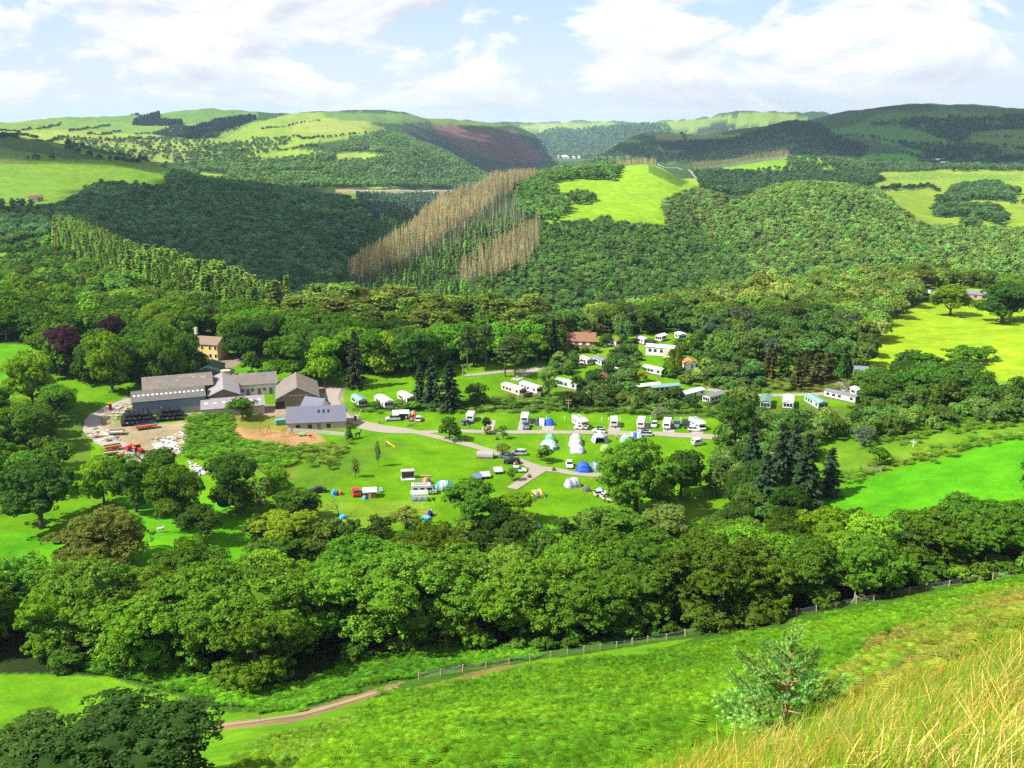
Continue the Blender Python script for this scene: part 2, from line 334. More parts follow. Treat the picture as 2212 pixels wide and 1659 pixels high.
# gentle, broad differences of growth in the fields themselves
v = .82 + .36 * fbm(GX / np.maximum(DDf/9, 3), GY / np.maximum(DDf/9, 3), 4, 71)
COL *= v[..., None] * .74
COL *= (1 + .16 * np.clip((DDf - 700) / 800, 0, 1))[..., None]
MAT = {}
def newmat(name):
    m = bpy.data.materials.new(name); m.use_nodes = True; m.node_tree.nodes.clear(); MAT[name] = m
    return m, m.node_tree
def finish(t, col, rough=.9, bump=None, bstr=.3, bdist=.1, metal=0, spec=.2, trans=0, alpha=None):
    b = N(t, 'ShaderNodeBsdfPrincipled'); b.inputs['Roughness'].default_value = rough
    b.inputs['Metallic'].default_value = metal; b.inputs['Specular IOR Level'].default_value = spec
    if hasattr(col, 'links'): t.links.new(col, b.inputs['Base Color'])
    else: b.inputs['Base Color'].default_value = (*col, 1)
    if bump is not None:
        bn = N(t, 'ShaderNodeBump'); bn.inputs['Strength'].default_value = bstr; bn.inputs['Distance'].default_value = bdist
        t.links.new(bump, bn.inputs['Height']); t.links.new(bn.outputs[0], b.inputs['Normal'])
    o = N(t, 'ShaderNodeOutputMaterial'); t.links.new(b.outputs[0], o.inputs[0]); return b
def noise(t, sc, det=4, rough=.6, vec=None, dist=0):
    n = N(t, 'ShaderNodeTexNoise'); n.inputs['Scale'].default_value = sc; n.inputs['Detail'].default_value = det
    n.inputs['Roughness'].default_value = rough; n.inputs['Distortion'].default_value = dist
    if vec is None:
        g = N(t, 'ShaderNodeNewGeometry'); vec = g.outputs['Position']
    t.links.new(vec, n.inputs['Vector']); return n.outputs[0]
m, t = newmat('ground')
a = N(t, 'ShaderNodeAttribute', attribute_name='col')
nf = noise(t, 2.3, 5); nm = noise(t, .11, 5, .65); nl = noise(t, .018, 4)
f = mth(t, 'MULTIPLY', mth(t, 'MULTIPLY_ADD', nf, 1.0, .5), mth(t, 'MULTIPLY_ADD', nm, 1.2, .40))
f = mth(t, 'MULTIPLY', f, mth(t, 'MULTIPLY_ADD', nl, .5, .75))
wp = ramp(t, noise(t, .33, 5, .62), [(.50, 0.0), (.66, 1.0)]); st_ = ramp(t, noise(t, .9, 3, .6), [(.35, 0.0), (.7, 1.0)])
ac = mixc(t, mth(t, 'MULTIPLY', wp, .55), a.outputs['Color'], mixc(t, 1.0, a.outputs['Color'], (1.5, 1.0, 1.0), 'MULTIPLY'))
ac = mixc(t, mth(t, 'MULTIPLY', st_, .35), ac, mixc(t, 1.0, ac, (.60, .68, .65), 'MULTIPLY'))
cc = mixc(t, 1.0, ac, mixc(t, nm, (.78, 1.0, .9), (1.28, 1.0, .95)), 'MULTIPLY')
vm = N(t, 'ShaderNodeVectorMath', operation='SCALE'); t.links.new(cc, vm.inputs[0]); t.links.new(f, vm.inputs['Scale'])
finish(t, vm.outputs[0], 1.0, nf, .6, .15, spec=.05)

def grid_object(name, r0, r1, matname, thick=None):
    n = r1 - r0; vs = np.stack([GX[r0:r1], GY[r0:r1], GZ[r0:r1]], -1).reshape(-1, 3)
    i = np.arange((n-1) * (NA-1)); rr = i // (NA-1); cc_ = i % (NA-1); b = rr * NA + cc_
    q = np.stack([b, b+1, b+NA+1, b+NA], -1)
    me = bpy.data.meshes.new(name); me.vertices.add(len(vs)); me.vertices.foreach_set('co', vs.ravel())
    me.loops.add(q.size); me.loops.foreach_set('vertex_index', q.ravel())
    me.polygons.add(len(q)); me.polygons.foreach_set('loop_start', np.arange(len(q)) * 4)
    me.polygons.foreach_set('use_smooth', np.ones(len(q), bool))
    me.update()
    at_ = me.attributes.new('col', 'FLOAT_COLOR', 'POINT')
    c = np.ones((len(vs), 4)); c[:, :3] = COL[r0:r1].reshape(-1, 3); at_.data.foreach_set('color', c.ravel())
    me.materials.append(MAT[matname]); o = bpy.data.objects.new(name, me); C.objects.link(o)
    o['kind'] = 'structure'; return o
def row(d): return int(np.searchsorted(LD, math.log(d)))
ra, rb = row(165), row(440)
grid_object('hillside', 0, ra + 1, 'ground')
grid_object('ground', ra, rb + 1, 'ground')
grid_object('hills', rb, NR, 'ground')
# sea and coastal plain beyond
m, t = newmat('sea'); finish(t, mixc(t, noise(t, .0004, 5), (.10, .16, .22), (.16, .22, .27)), .45)
def sheet(name, pts, mat, kind='structure'):
    me = bpy.data.meshes.new(name); me.from_pydata(pts, [], [tuple(range(len(pts)))]); me.materials.append(MAT[mat])
    o = bpy.data.objects.new(name, me); C.objects.link(o); o['kind'] = kind; return o
zs_ = float(GZ[-1].min()) - 6
sheet('sea', [(-15000, 8000, zs_), (15000, 8000, zs_), (60000, 78000, zs_), (-60000, 78000, zs_)], 'sea')
# ------------------------------------------------------------------ vegetation materials
def foliage_mat(name, warm=.0, trl=.33):
    m, t = newmat(name)
    ti = N(t, 'ShaderNodeAttribute', attribute_name='tint', attribute_type='INSTANCER')
    lv = N(t, 'ShaderNodeAttribute', attribute_name='lv')
    oi = N(t, 'ShaderNodeObjectInfo')
    r = oi.outputs['Random']
    if name == 'dead_twig': r = mth(t, 'MULTIPLY_ADD', r, .5, .25)
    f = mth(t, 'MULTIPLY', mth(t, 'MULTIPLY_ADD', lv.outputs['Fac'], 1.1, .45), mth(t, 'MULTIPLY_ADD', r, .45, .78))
    hue = mixc(t, mth(t, 'FRACT', mth(t, 'MULTIPLY', r, 7.31)), (1.12, 1.0, .85), (.84, 1.0, 1.05))
    c = mixc(t, 1.0 if name == 'foliage' else .25, ti.outputs['Color'], hue, 'MULTIPLY')
    vm = N(t, 'ShaderNodeVectorMath', operation='SCALE'); t.links.new(c, vm.inputs[0]); t.links.new(f, vm.inputs['Scale'])
    d = N(t, 'ShaderNodeBsdfDiffuse'); t.links.new(vm.outputs[0], d.inputs[0])
    tr = N(t, 'ShaderNodeBsdfTranslucent')
    tc_ = mixc(t, 1.0, vm.outputs[0], (1.35, 1.25, .45), 'MULTIPLY'); t.links.new(tc_, tr.inputs[0])
    mx = N(t, 'ShaderNodeMixShader'); mx.inputs[0].default_value = trl
    t.links.new(d.outputs[0], mx.inputs[1]); t.links.new(tr.outputs[0], mx.inputs[2])
    o = N(t, 'ShaderNodeOutputMaterial'); t.links.new(mx.outputs[0], o.inputs[0])
foliage_mat('foliage')
foliage_mat('dead_twig', trl=.15)
m, t = newmat('bark'); finish(t, mixc(t, noise(t, 3), (.045, .038, .026), (.13, .115, .085)), .95, noise(t, 9), .5)
m, t = newmat('pale_wood'); finish(t, mixc(t, noise(t, 3), (.20, .175, .11), (.36, .32, .22)), .9)

# ------------------------------------------------------------------ fast mesh building
class G:
    """collects quads/tris with a per-face value and material index"""
    def __init__(s): s.v, s.f, s.n, s.lv, s.mi = [], [], 0, [], []
    def quads(s, P, lv, mi=0):                  # P (n,4,3)
        n = len(P); s.v.append(P.reshape(-1, 3)); s.f.append(np.arange(n*4).reshape(n, 4) + s.n); s.n += n*4
        s.lv.append(np.broadcast_to(lv, n)); s.mi.append(np.full(n, mi))
    def mesh(s, name, mats):
        v = np.concatenate(s.v); f = np.concatenate(s.f); me = bpy.data.meshes.new(name)
        me.vertices.add(len(v)); me.vertices.foreach_set('co', v.ravel())
        me.loops.add(f.size); me.loops.foreach_set('vertex_index', f.ravel())
        me.polygons.add(len(f)); me.polygons.foreach_set('loop_start', np.arange(len(f)) * 4)
        me.polygons.foreach_set('material_index', np.concatenate(s.mi).astype(np.int32))
        me.update()
        a = me.attributes.new('lv', 'FLOAT', 'FACE'); a.data.foreach_set('value', np.concatenate(s.lv).astype(np.float32))
        for q in mats: me.materials.append(MAT[q])
        return me
def unit(v): return v / np.maximum(np.linalg.norm(v, axis=-1, keepdims=True), 1e-9)
def leaves(g, P, Nn, size, lv, rg, asp=1.0, mi=0, along=None):
    n = len(P)
    a = unit(np.cross(Nn, rg.normal(size=(n, 3)))) if along is None else unit(along)
    b = unit(np.cross(Nn, a))
    sz = (size * rg.uniform(.6, 1.3, n))[:, None]
    a = a * sz * asp; b = b * sz
    q = np.stack([P - a*.5 - b*.12, P + b*.5 - a*.05, P + a*.55 + b*.08, P - b*.5 + a*.05], 1)
    g.quads(q, lv, mi)
def tube(g, pts, rad, k=6, mi=1, lv=.5):
    pts = np.array(pts, float); n = len(pts); tan = unit(np.gradient(pts, axis=0))
    ref = np.where(np.abs(tan[:, 2:3]) > .9, np.array([[1., 0, 0]]), np.array([[0, 0, 1.]]))
    u = unit(np.cross(tan, ref)); v_ = np.cross(tan, u); an = np.arange(k) * 2 * math.pi / k
    ring = pts[:, None] + (u[:, None]*np.cos(an)[None, :, None] + v_[:, None]*np.sin(an)[None, :, None]) * np.array(rad)[:, None, None]
    q = [np.stack([ring[i], np.roll(ring[i], -1, 0), np.roll(ring[i+1], -1, 0), ring[i+1]], 1) for i in range(n-1)]
    g.quads(np.concatenate(q), lv, mi)
def blob(g, c, r, lv, k=8, rows=5, mi=0):
    th = np.linspace(0.15, math.pi - .15, rows); ph = np.arange(k) * 2*math.pi/k
    P = np.stack([np.outer(np.sin(th), np.cos(ph)), np.outer(np.sin(th), np.sin(ph)), np.outer(np.cos(th), np.ones(k))], -1) * np.array(r) + np.array(c)
    q = [np.stack([P[i], P[i+1], np.roll(P[i+1], -1, 0), np.roll(P[i], -1, 0)], 1) for i in range(rows-1)]
    g.quads(np.concatenate(q), lv, mi)
def broadleaf(seed, nlobe, nclump, nleaf, leaf, H0=12., W=12., base=.08, clumpr=.8, core=.72, airy=0., flat=.8):
    """crown and trunk of a broadleaf tree: lobes, clumps on the lobes, leaves on the clumps"""
    rg = np.random.default_rng(seed); g = G()
    R_ = W / 2; lob = []
    for i in range(nlobe):
        if i == 0: c = np.array([0, 0, H0 * .70]); r = R_ * .56
        else:
            an = i * 2.399 + rg.uniform(-.5, .5); rr = R_ * rg.uniform(.36, .74); r = R_ * rg.uniform(.24, .44)
            c = np.array([math.cos(an)*rr, math.sin(an)*rr, H0 * rg.uniform(base + .18, .78)])
        lob.append((c, np.array([r, r, r * flat])))
    per = np.array([l[1][0]**2 for l in lob]); cnt = np.maximum((nclump * per / per.sum()).astype(int), 2)
    CP_, CD = [], []
    for (c, r), k in zip(lob, cnt):
        u = unit(rg.normal(size=(k, 3))); u[:, 2] = np.where(u[:, 2] < -.35, -u[:, 2], u[:, 2])
        p = c + u * r * rg.uniform(.85, 1.08, (k, 1))
        keep = np.ones(k, bool)
        for c2, r2 in lob:
            if c2 is c: continue
            keep &= (((p - c2) / r2)**2).sum(1) > .72
        CP_.append(p[keep]); CD.append(u[keep])
    CP_ = np.concatenate(CP_); CD = np.concatenate(CD); n = len(CP_)
    tone = rg.uniform(0, 1, n)
    cr = clumpr * rg.uniform(.65, 1.35, n)
    I = np.repeat(np.arange(n), nleaf)
    u = unit(rg.normal(size=(len(I), 3)) + CD[I] * .75 + np.array([0, 0, .35]))
    P = CP_[I] + u * cr[I][:, None] * np.array([1, 1, .72]) * rg.uniform(.75 - airy, 1.08 + airy, (len(I), 1))
    Nn = unit(u + rg.normal(size=(len(I), 3)) * .55 + np.array([0, 0, .35]))
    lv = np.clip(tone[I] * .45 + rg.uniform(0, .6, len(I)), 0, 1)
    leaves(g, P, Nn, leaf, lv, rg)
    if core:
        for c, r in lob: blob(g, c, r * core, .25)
    t = G()
    top = H0 * .62; sx_, sy_ = rg.uniform(-.4, .4, 2)
    tube(t, [(0, 0, -.8), (sx_*.2, sy_*.2, H0*.12), (sx_, sy_, H0*.32), (sx_*1.3, sy_, top)], [H0*.040, H0*.030, H0*.024, H0*.008], 7, 0)
    for c, r in lob[1:7]:
        s_ = np.array([sx_*.7, sy_*.7, H0 * rg.uniform(.16, .32)]); mid = s_*.45 + c*.55 + np.array([0, 0, -r[0]*.15])
        tube(t, [s_, mid, c + np.array([0, 0, r[2]*.3])], [H0*.017, H0*.011, H0*.004], 5, 0)
    return g, t
def spruce(seed, tiers, per, leaf, H0=14., W=6., droop=.25, low=.08, asp=2.2, narrow=1.0):
    rg = np.random.default_rng(seed); g = G(); P, D, lv = [], [], []
    for i in range(tiers):
        f = (i + rg.uniform(-.3, .3)) / tiers; z = H0 * (low + (1 - low) * f)
        L = W / 2 * (1 - f)**.8 * rg.uniform(.75, 1.15) * narrow + .15
        nb = max(4, int(7 - 3*f))
        for b in range(nb):
            an = rg.uniform(0, 2*math.pi); d = np.array([math.cos(an), math.sin(an), 0])
            Lb = L * rg.uniform(.7, 1.1)
            s_ = rg.uniform(.12, 1, per)
            side = np.array([-d[1], d[0], 0]) * (rg.uniform(-.28, .28, per) * Lb * (1.1 - s_))[:, None]
            p = np.array([0, 0, z]) + d * (s_ * Lb)[:, None] + side
            p[:, 2] += -droop * s_**1.4 * Lb + rg.uniform(-.1, .1, per) * leaf
            P.append(p); D.append(np.tile(d + np.array([0, 0, -droop]), (per, 1)) + rg.normal(size=(per, 3)) * .35)
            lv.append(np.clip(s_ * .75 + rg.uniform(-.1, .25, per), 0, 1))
    P = np.concatenate(P); D = np.concatenate(D); lv = np.concatenate(lv)
    Nn = unit(rg.normal(size=P.shape) * .5 + np.array([0, 0, 1.]))
    leaves(g, P, Nn, leaf, lv, rg, asp, 0, D)
    t = G(); tube(t, [(0, 0, -.8), (0, 0, H0*.5), (0, 0, H0*.97)], [H0*.017, H0*.011, H0*.002], 6, 0)
    return g, t
def pine(seed, nclump, nleaf, leaf, H0=15., W=7., base=.5):
    rg = np.random.default_rng(seed); g = G(); P, Nn, lv = [], [], []
    t = G(); tube(t, [(0, 0, -.8), (.15, .1, H0*.5), (.1, -.1, H0*.93)], [H0*.017, H0*.013, H0*.003], 6, 0)
    for i in range(nclump):
        f = rg.uniform(0, 1)**.8; z = H0 * (base + (1 - base) * f); r = W/2 * (1 - f*.75) * rg.uniform(.25, 1); an = rg.uniform(0, 6.28)
        c = np.array([math.cos(an)*r, math.sin(an)*r, z])
        u = unit(rg.normal(size=(nleaf, 3)) + np.array([0, 0, .5])); s_ = W * .11 * rg.uniform(.7, 1.3)
        P.append(c + u * s_ * np.array([1.3, 1.3, .55])); Nn.append(unit(u + rg.normal(size=u.shape)*.6)); lv.append(rg.uniform(.1, 1, nleaf) * .7 + .3 * rg.uniform())
        tube(t, [(0, 0, z - r*.15), tuple(c)], [H0*.004, H0*.002], 3, 0)
    leaves(g, np.concatenate(P), np.concatenate(Nn), leaf, np.concatenate(lv), rg, 1.3)
    return g, t
def cypress(seed, n, leaf, H0=9., W=2.6):
    rg = np.random.default_rng(seed); g = G(); z = rg.uniform(0.02, 1, n); an = rg.uniform(0, 6.28, n)
    r = W/2 * np.sin(np.clip(z, 0, 1)**.55 * math.pi)**.7 * rg.uniform(.8, 1.06, n)
    r = np.where(z < .25, W/2 * (.72 + z), r)
    u = np.stack([np.cos(an), np.sin(an), np.full(n, .5)], 1); P = np.stack([np.cos(an)*r, np.sin(an)*r, z*H0], 1)
    leaves(g, P, unit(u + rg.normal(size=u.shape)*.5), leaf, rg.uniform(0, 1, n), rg, 1.6, 0, rg.normal(size=u.shape)*.3 + np.array([0, 0, 1.]))
    blob(g, (0, 0, H0*.42), (W*.38, W*.38, H0*.42), .2)
    t = G(); tube(t, [(0, 0, -.5), (0, 0, H0*.6)], [.15, .05], 5, 0); return g, t
def deadlarch(seed, n, H0=20., W=4.5, thick=.10, brush=1.0):
    """a dead, brown, needleless larch: straight stem and a haze of fine twigs"""
    rg = np.random.default_rng(seed); g = G(); f = rg.uniform(.30, 1, n)**.8; an = rg.uniform(0, 6.28, n)
    L = W/2 * (1.12 - f) * rg.uniform(.5, 1.1, n) * brush; z = f * H0
    d = np.stack([np.cos(an), np.sin(an), rg.uniform(-.15, .5, n)], 1)
    a = np.stack([np.zeros(n), np.zeros(n), z], 1); b = a + d * L[:, None]
    wv = np.zeros((n, 3)); wv[:, 2] = thick * rg.uniform(.6, 2.2, n)
    g.quads(np.stack([a, b - wv*.3, b + wv*.3, a + wv], 1), rg.uniform(0, 1, n))
    b2 = a + unit(d + rg.normal(size=(n, 3)) * .5) * L[:, None] * .8
    sv = np.stack([-d[:, 1], d[:, 0], d[:, 2]*0], 1) * (thick * 1.6)
    g.quads(np.stack([a, b2 - sv, b2 + sv, a + sv], 1), rg.uniform(0, 1, n))
    t = G(); tube(t, [(0, 0, -1), (rg.uniform(-.3, .3), 0, H0*.6), (0, 0, H0)], [H0*.011, H0*.008, H0*.002], 4, 0); return g, t
def bare(seed, H0=8.):
    rg = np.random.default_rng(seed); t = G()
    def br(p, d, L, r, lev):
        q = p + d * L; m_ = (p + q)/2 + rg.normal(size=3) * L * .07
        tube(t, [p, m_, q], [r, r*.75, r*.5], 4 if lev < 2 else 3, 0)
        if lev < 4:
            for k in range(3 if lev else 4):
                nd = unit(d + rg.normal(size=3) * .62 + np.array([0, 0, .12])); br(p + d * L * rg.uniform(.55, 1), nd, L * rg.uniform(.5, .75), r*.5, lev + 1)
    br(np.array([0, 0, -.4]), np.array([0, 0, 1.]), H0*.42, H0*.02, 0)
    return t
# LODs: near (individual leaves), mid, far
PROTO = {}       # kind -> list of (crown mesh, trunk mesh, H0, W0)
def reg(kind, made, H0, W0, tm='bark', cm='foliage'):
    L = []
    for g, t in made:
        L.append((g.mesh(kind + '_crown', [cm]), t.mesh(kind + '_trunk', [tm]), H0, W0, g, t))
    PROTO[kind] = L
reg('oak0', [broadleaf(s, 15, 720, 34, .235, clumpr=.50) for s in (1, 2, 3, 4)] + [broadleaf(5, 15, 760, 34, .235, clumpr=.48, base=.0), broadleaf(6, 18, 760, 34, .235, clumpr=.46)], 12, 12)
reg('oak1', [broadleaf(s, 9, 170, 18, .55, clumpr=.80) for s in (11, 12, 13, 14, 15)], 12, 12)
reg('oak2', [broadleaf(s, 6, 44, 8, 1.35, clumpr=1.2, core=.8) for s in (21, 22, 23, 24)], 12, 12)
reg('birch1', [broadleaf(s, 9, 150, 20, .40, H0=12, W=8, clumpr=.8, core=.35, airy=.35, base=.05, flat=1.3) for s in (31, 32, 33)], 12, 8)
reg('bush1', [broadleaf(s, 6, 60, 22, .42, H0=4, W=5, clumpr=.6, base=-.15, core=.8) for s in (41, 42, 43)], 4, 5)
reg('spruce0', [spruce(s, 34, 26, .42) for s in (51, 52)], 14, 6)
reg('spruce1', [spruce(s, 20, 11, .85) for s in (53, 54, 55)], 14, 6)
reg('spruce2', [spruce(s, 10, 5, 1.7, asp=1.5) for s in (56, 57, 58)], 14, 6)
reg('larch1', [spruce(s, 28, 8, .62, H0=18, W=4.8, droop=.06, low=.1) for s in (91, 92, 93, 94)], 18, 4.8)
reg('pine1', [pine(s, 60, 24, .5) for s in (61, 62, 63)], 15, 7)
reg('cypress1', [cypress(s, 900, .4) for s in (71, 72)], 9, 2.6)
reg('dead1', [deadlarch(s, 240, W=5.5, thick=.07) for s in (81, 82, 83)], 20, 4.5, tm='pale_wood', cm='dead_twig')
reg('dead2', [deadlarch(s, 90, W=5.5, thick=.14) for s in (84, 85, 86)], 20, 4.5, tm='pale_wood', cm='dead_twig')
reg('snag1', [deadlarch(s, 14, W=2.5, thick=.08) for s in (87, 88)], 20, 2.5, tm='pale_wood', cm='dead_twig')

# stuff prototypes: crown and trunk in one mesh, instanced by geometry nodes from a collection
PCOL = {}
def stuff_collection(kind):
    if kind in PCOL: return PCOL[kind]
    c = bpy.data.collections.new('kinds of ' + kind)
    for i, (cm, tm, h0, w0, g, t) in enumerate(PROTO[kind]):
        q = G(); q.v, q.f, q.n, q.lv, q.mi = list(g.v), list(g.f), g.n, list(g.lv), list(g.mi)
        off = q.n
        for v_, f_, l_, m_ in zip(t.v, t.f, t.lv, t.mi):
            q.v.append(v_); q.f.append(f_ + off); q.lv.append(l_); q.mi.append(m_ + 1)
        me = q.mesh(kind + '_whole', [cm.materials[0].name, tm.materials[0].name])
        o = bpy.data.objects.new(kind + '_whole', me); c.objects.link(o)
    PCOL[kind] = c; return c
NG = {}
def node_group(coll):
    if coll.name in NG: return NG[coll.name]
    ng = bpy.data.node_groups.new('scatter ' + coll.name, 'GeometryNodeTree')
    ng.interface.new_socket('Geometry', in_out='INPUT', socket_type='NodeSocketGeometry')
    ng.interface.new_socket('Geometry', in_out='OUTPUT', socket_type='NodeSocketGeometry')
    nn = ng.nodes; gi = nn.new('NodeGroupInput'); go = nn.new('NodeGroupOutput')
    ip = nn.new('GeometryNodeInstanceOnPoints'); ci = nn.new('GeometryNodeCollectionInfo')
    ci.inputs['Collection'].default_value = coll; ci.inputs['Separate Children'].default_value = True; ci.inputs['Reset Children'].default_value = True
    def attr(name, typ):
        a = nn.new('GeometryNodeInputNamedAttribute'); a.data_type = typ; a.inputs['Name'].default_value = name; return a.outputs['Attribute']
    L = ng.links.new
    L(gi.outputs[0], ip.inputs['Points']); L(ci.outputs[0], ip.inputs['Instance']); ip.inputs['Pick Instance'].default_value = True
    L(attr('pick', 'INT'), ip.inputs['Instance Index']); L(attr('size', 'FLOAT_VECTOR'), ip.inputs['Scale'])
    e = nn.new('FunctionNodeEulerToRotation'); L(attr('turn', 'FLOAT_VECTOR'), e.inputs[0]); L(e.outputs[0], ip.inputs['Rotation'])
    L(ip.outputs[0], go.inputs[0]); NG[coll.name] = ng; return ng
def scatter(name, kind, P, size, turn, tint, coll=None):
    """one 'stuff' object: points with instances"""
    n = len(P); coll = coll or stuff_collection(kind)
    me = bpy.data.meshes.new(name); me.vertices.add(n); me.vertices.foreach_set('co', np.asarray(P, np.float32).ravel())
    k = len(coll.objects)
    a = me.attributes.new('pick', 'INT', 'POINT'); a.data.foreach_set('value', rng.integers(0, k, n).astype(np.int32))
    a = me.attributes.new('size', 'FLOAT_VECTOR', 'POINT'); a.data.foreach_set('vector', np.asarray(size, np.float32).ravel())
    a = me.attributes.new('turn', 'FLOAT_VECTOR', 'POINT'); a.data.foreach_set('vector', np.asarray(turn, np.float32).ravel())
    a = me.attributes.new('tint', 'FLOAT_VECTOR', 'POINT'); a.data.foreach_set('vector', np.asarray(tint, np.float32).ravel())
    me.update()
    o = bpy.data.objects.new(name, me); C.objects.link(o); o['kind'] = 'stuff'
    md = o.modifiers.new('scatter', 'NODES'); md.node_group = node_group(coll); return o
# ------------------------------------------------------------------ trees one by one
def tree_thing(kind, i, loc, h, wd, rz, tint, name, label, cat, group=None, trunk=True):
    cm, tm, h0, w0, _, _ = PROTO[kind][i % len(PROTO[kind])]
    e = bpy.data.objects.new(name, None); C.objects.link(e); e.location = loc
    e.rotation_euler = (0, 0, rz); e.scale = (wd / w0, wd / w0, h / h0); e.empty_display_size = .1
    e['label'] = label; e['category'] = cat
    if group: e['group'] = group
    c = bpy.data.objects.new('crown', cm); C.objects.link(c); c.parent = e; c['tint'] = tuple(float(q) for q in tint)
    if trunk:
        t_ = bpy.data.objects.new('trunk', tm); C.objects.link(t_); t_.parent = e
    return e
OAK = (0.085, 0.183, 0.015); DOAK = (0.051, 0.115, 0.016); BRI = (0.146, 0.275, 0.012); YEL = (0.220, 0.305, 0.015); OLI = (.125, .172, .030)
COP = (0.043, 0.017, 0.027); SPR = (0.044, 0.081, 0.034); LAR = (0.134, 0.201, 0.027); PIN = (0.073, 0.116, 0.032); DED = (.40, .35, .19)
BIR = (0.122, 0.201, 0.043); BLU = (0.073, 0.122, 0.083)
KEEP = []            # what the photograph shows free of trees: (x0, y0, x1, y1, distance)
def K(x0, y0, x1, y1, d=1e9): KEEP.append((x0, y0, x1, y1, d))
for b in [(280, 825, 750, 990), (190, 870, 420, 985), (750, 880, 905, 935), (1000, 885, 1040, 925), (1040, 895, 1300, 960), (740, 940, 1290, 1060),
          (1290, 885, 1530, 950), (640, 1055, 950, 1115), (1090, 820, 1180, 860), (1205, 812, 1250, 845), (1250, 765, 1310, 795), (1235, 728, 1330, 744),
          (1380, 725, 1395, 742), (1400, 742, 1450, 772), (1398, 785, 1430, 812), (1478, 772, 1510, 800), (1380, 822, 1455, 836), (1475, 830, 1512, 855),
          (1530, 838, 1568, 856), (1640, 845, 1785, 880), (1795, 842, 1850, 875), (1800, 818, 1850, 850), (436, 738, 470, 830), (760, 840, 890, 880),
          (1780, 955, 2212, 1075), (1960, 668, 2212, 800), (1420, 720, 1480, 735), (1495, 940, 1525, 962), (1170, 960, 1320, 1090), (1340, 1105, 1530, 1115),
          (600, 930, 760, 1000), (0, 1165, 110, 1225), (500, 795, 600, 825), (380, 880, 640, 990), (0, 760, 45, 845), (1850, 800, 1880, 830), (1960, 945, 1985, 970)]:
    K(*b)
tid = 0
def hand(x, yb, yt, wpx, kind, tint, label, name='broadleaf_tree', cat='tree', group=None, dmin=100):
    global tid
    p = at(x, yb, dmin); dist = (p - Vector((0, 0, EYE))).length
    _, t = ray(x, (yb + yt) / 2); cph = math.cos(math.atan(t))
    k = dist / math.sqrt(FPX**2 + (x - 1106)**2 + ((yb + yt)/2 - 829.5)**2)
    h = (yb - yt) * k / cph; wd = wpx * k; tid += 1
    return tree_thing(kind, tid, p - Vector((0, 0, .2)), h, wd, tid * 1.7, tint, name, label, cat, group)
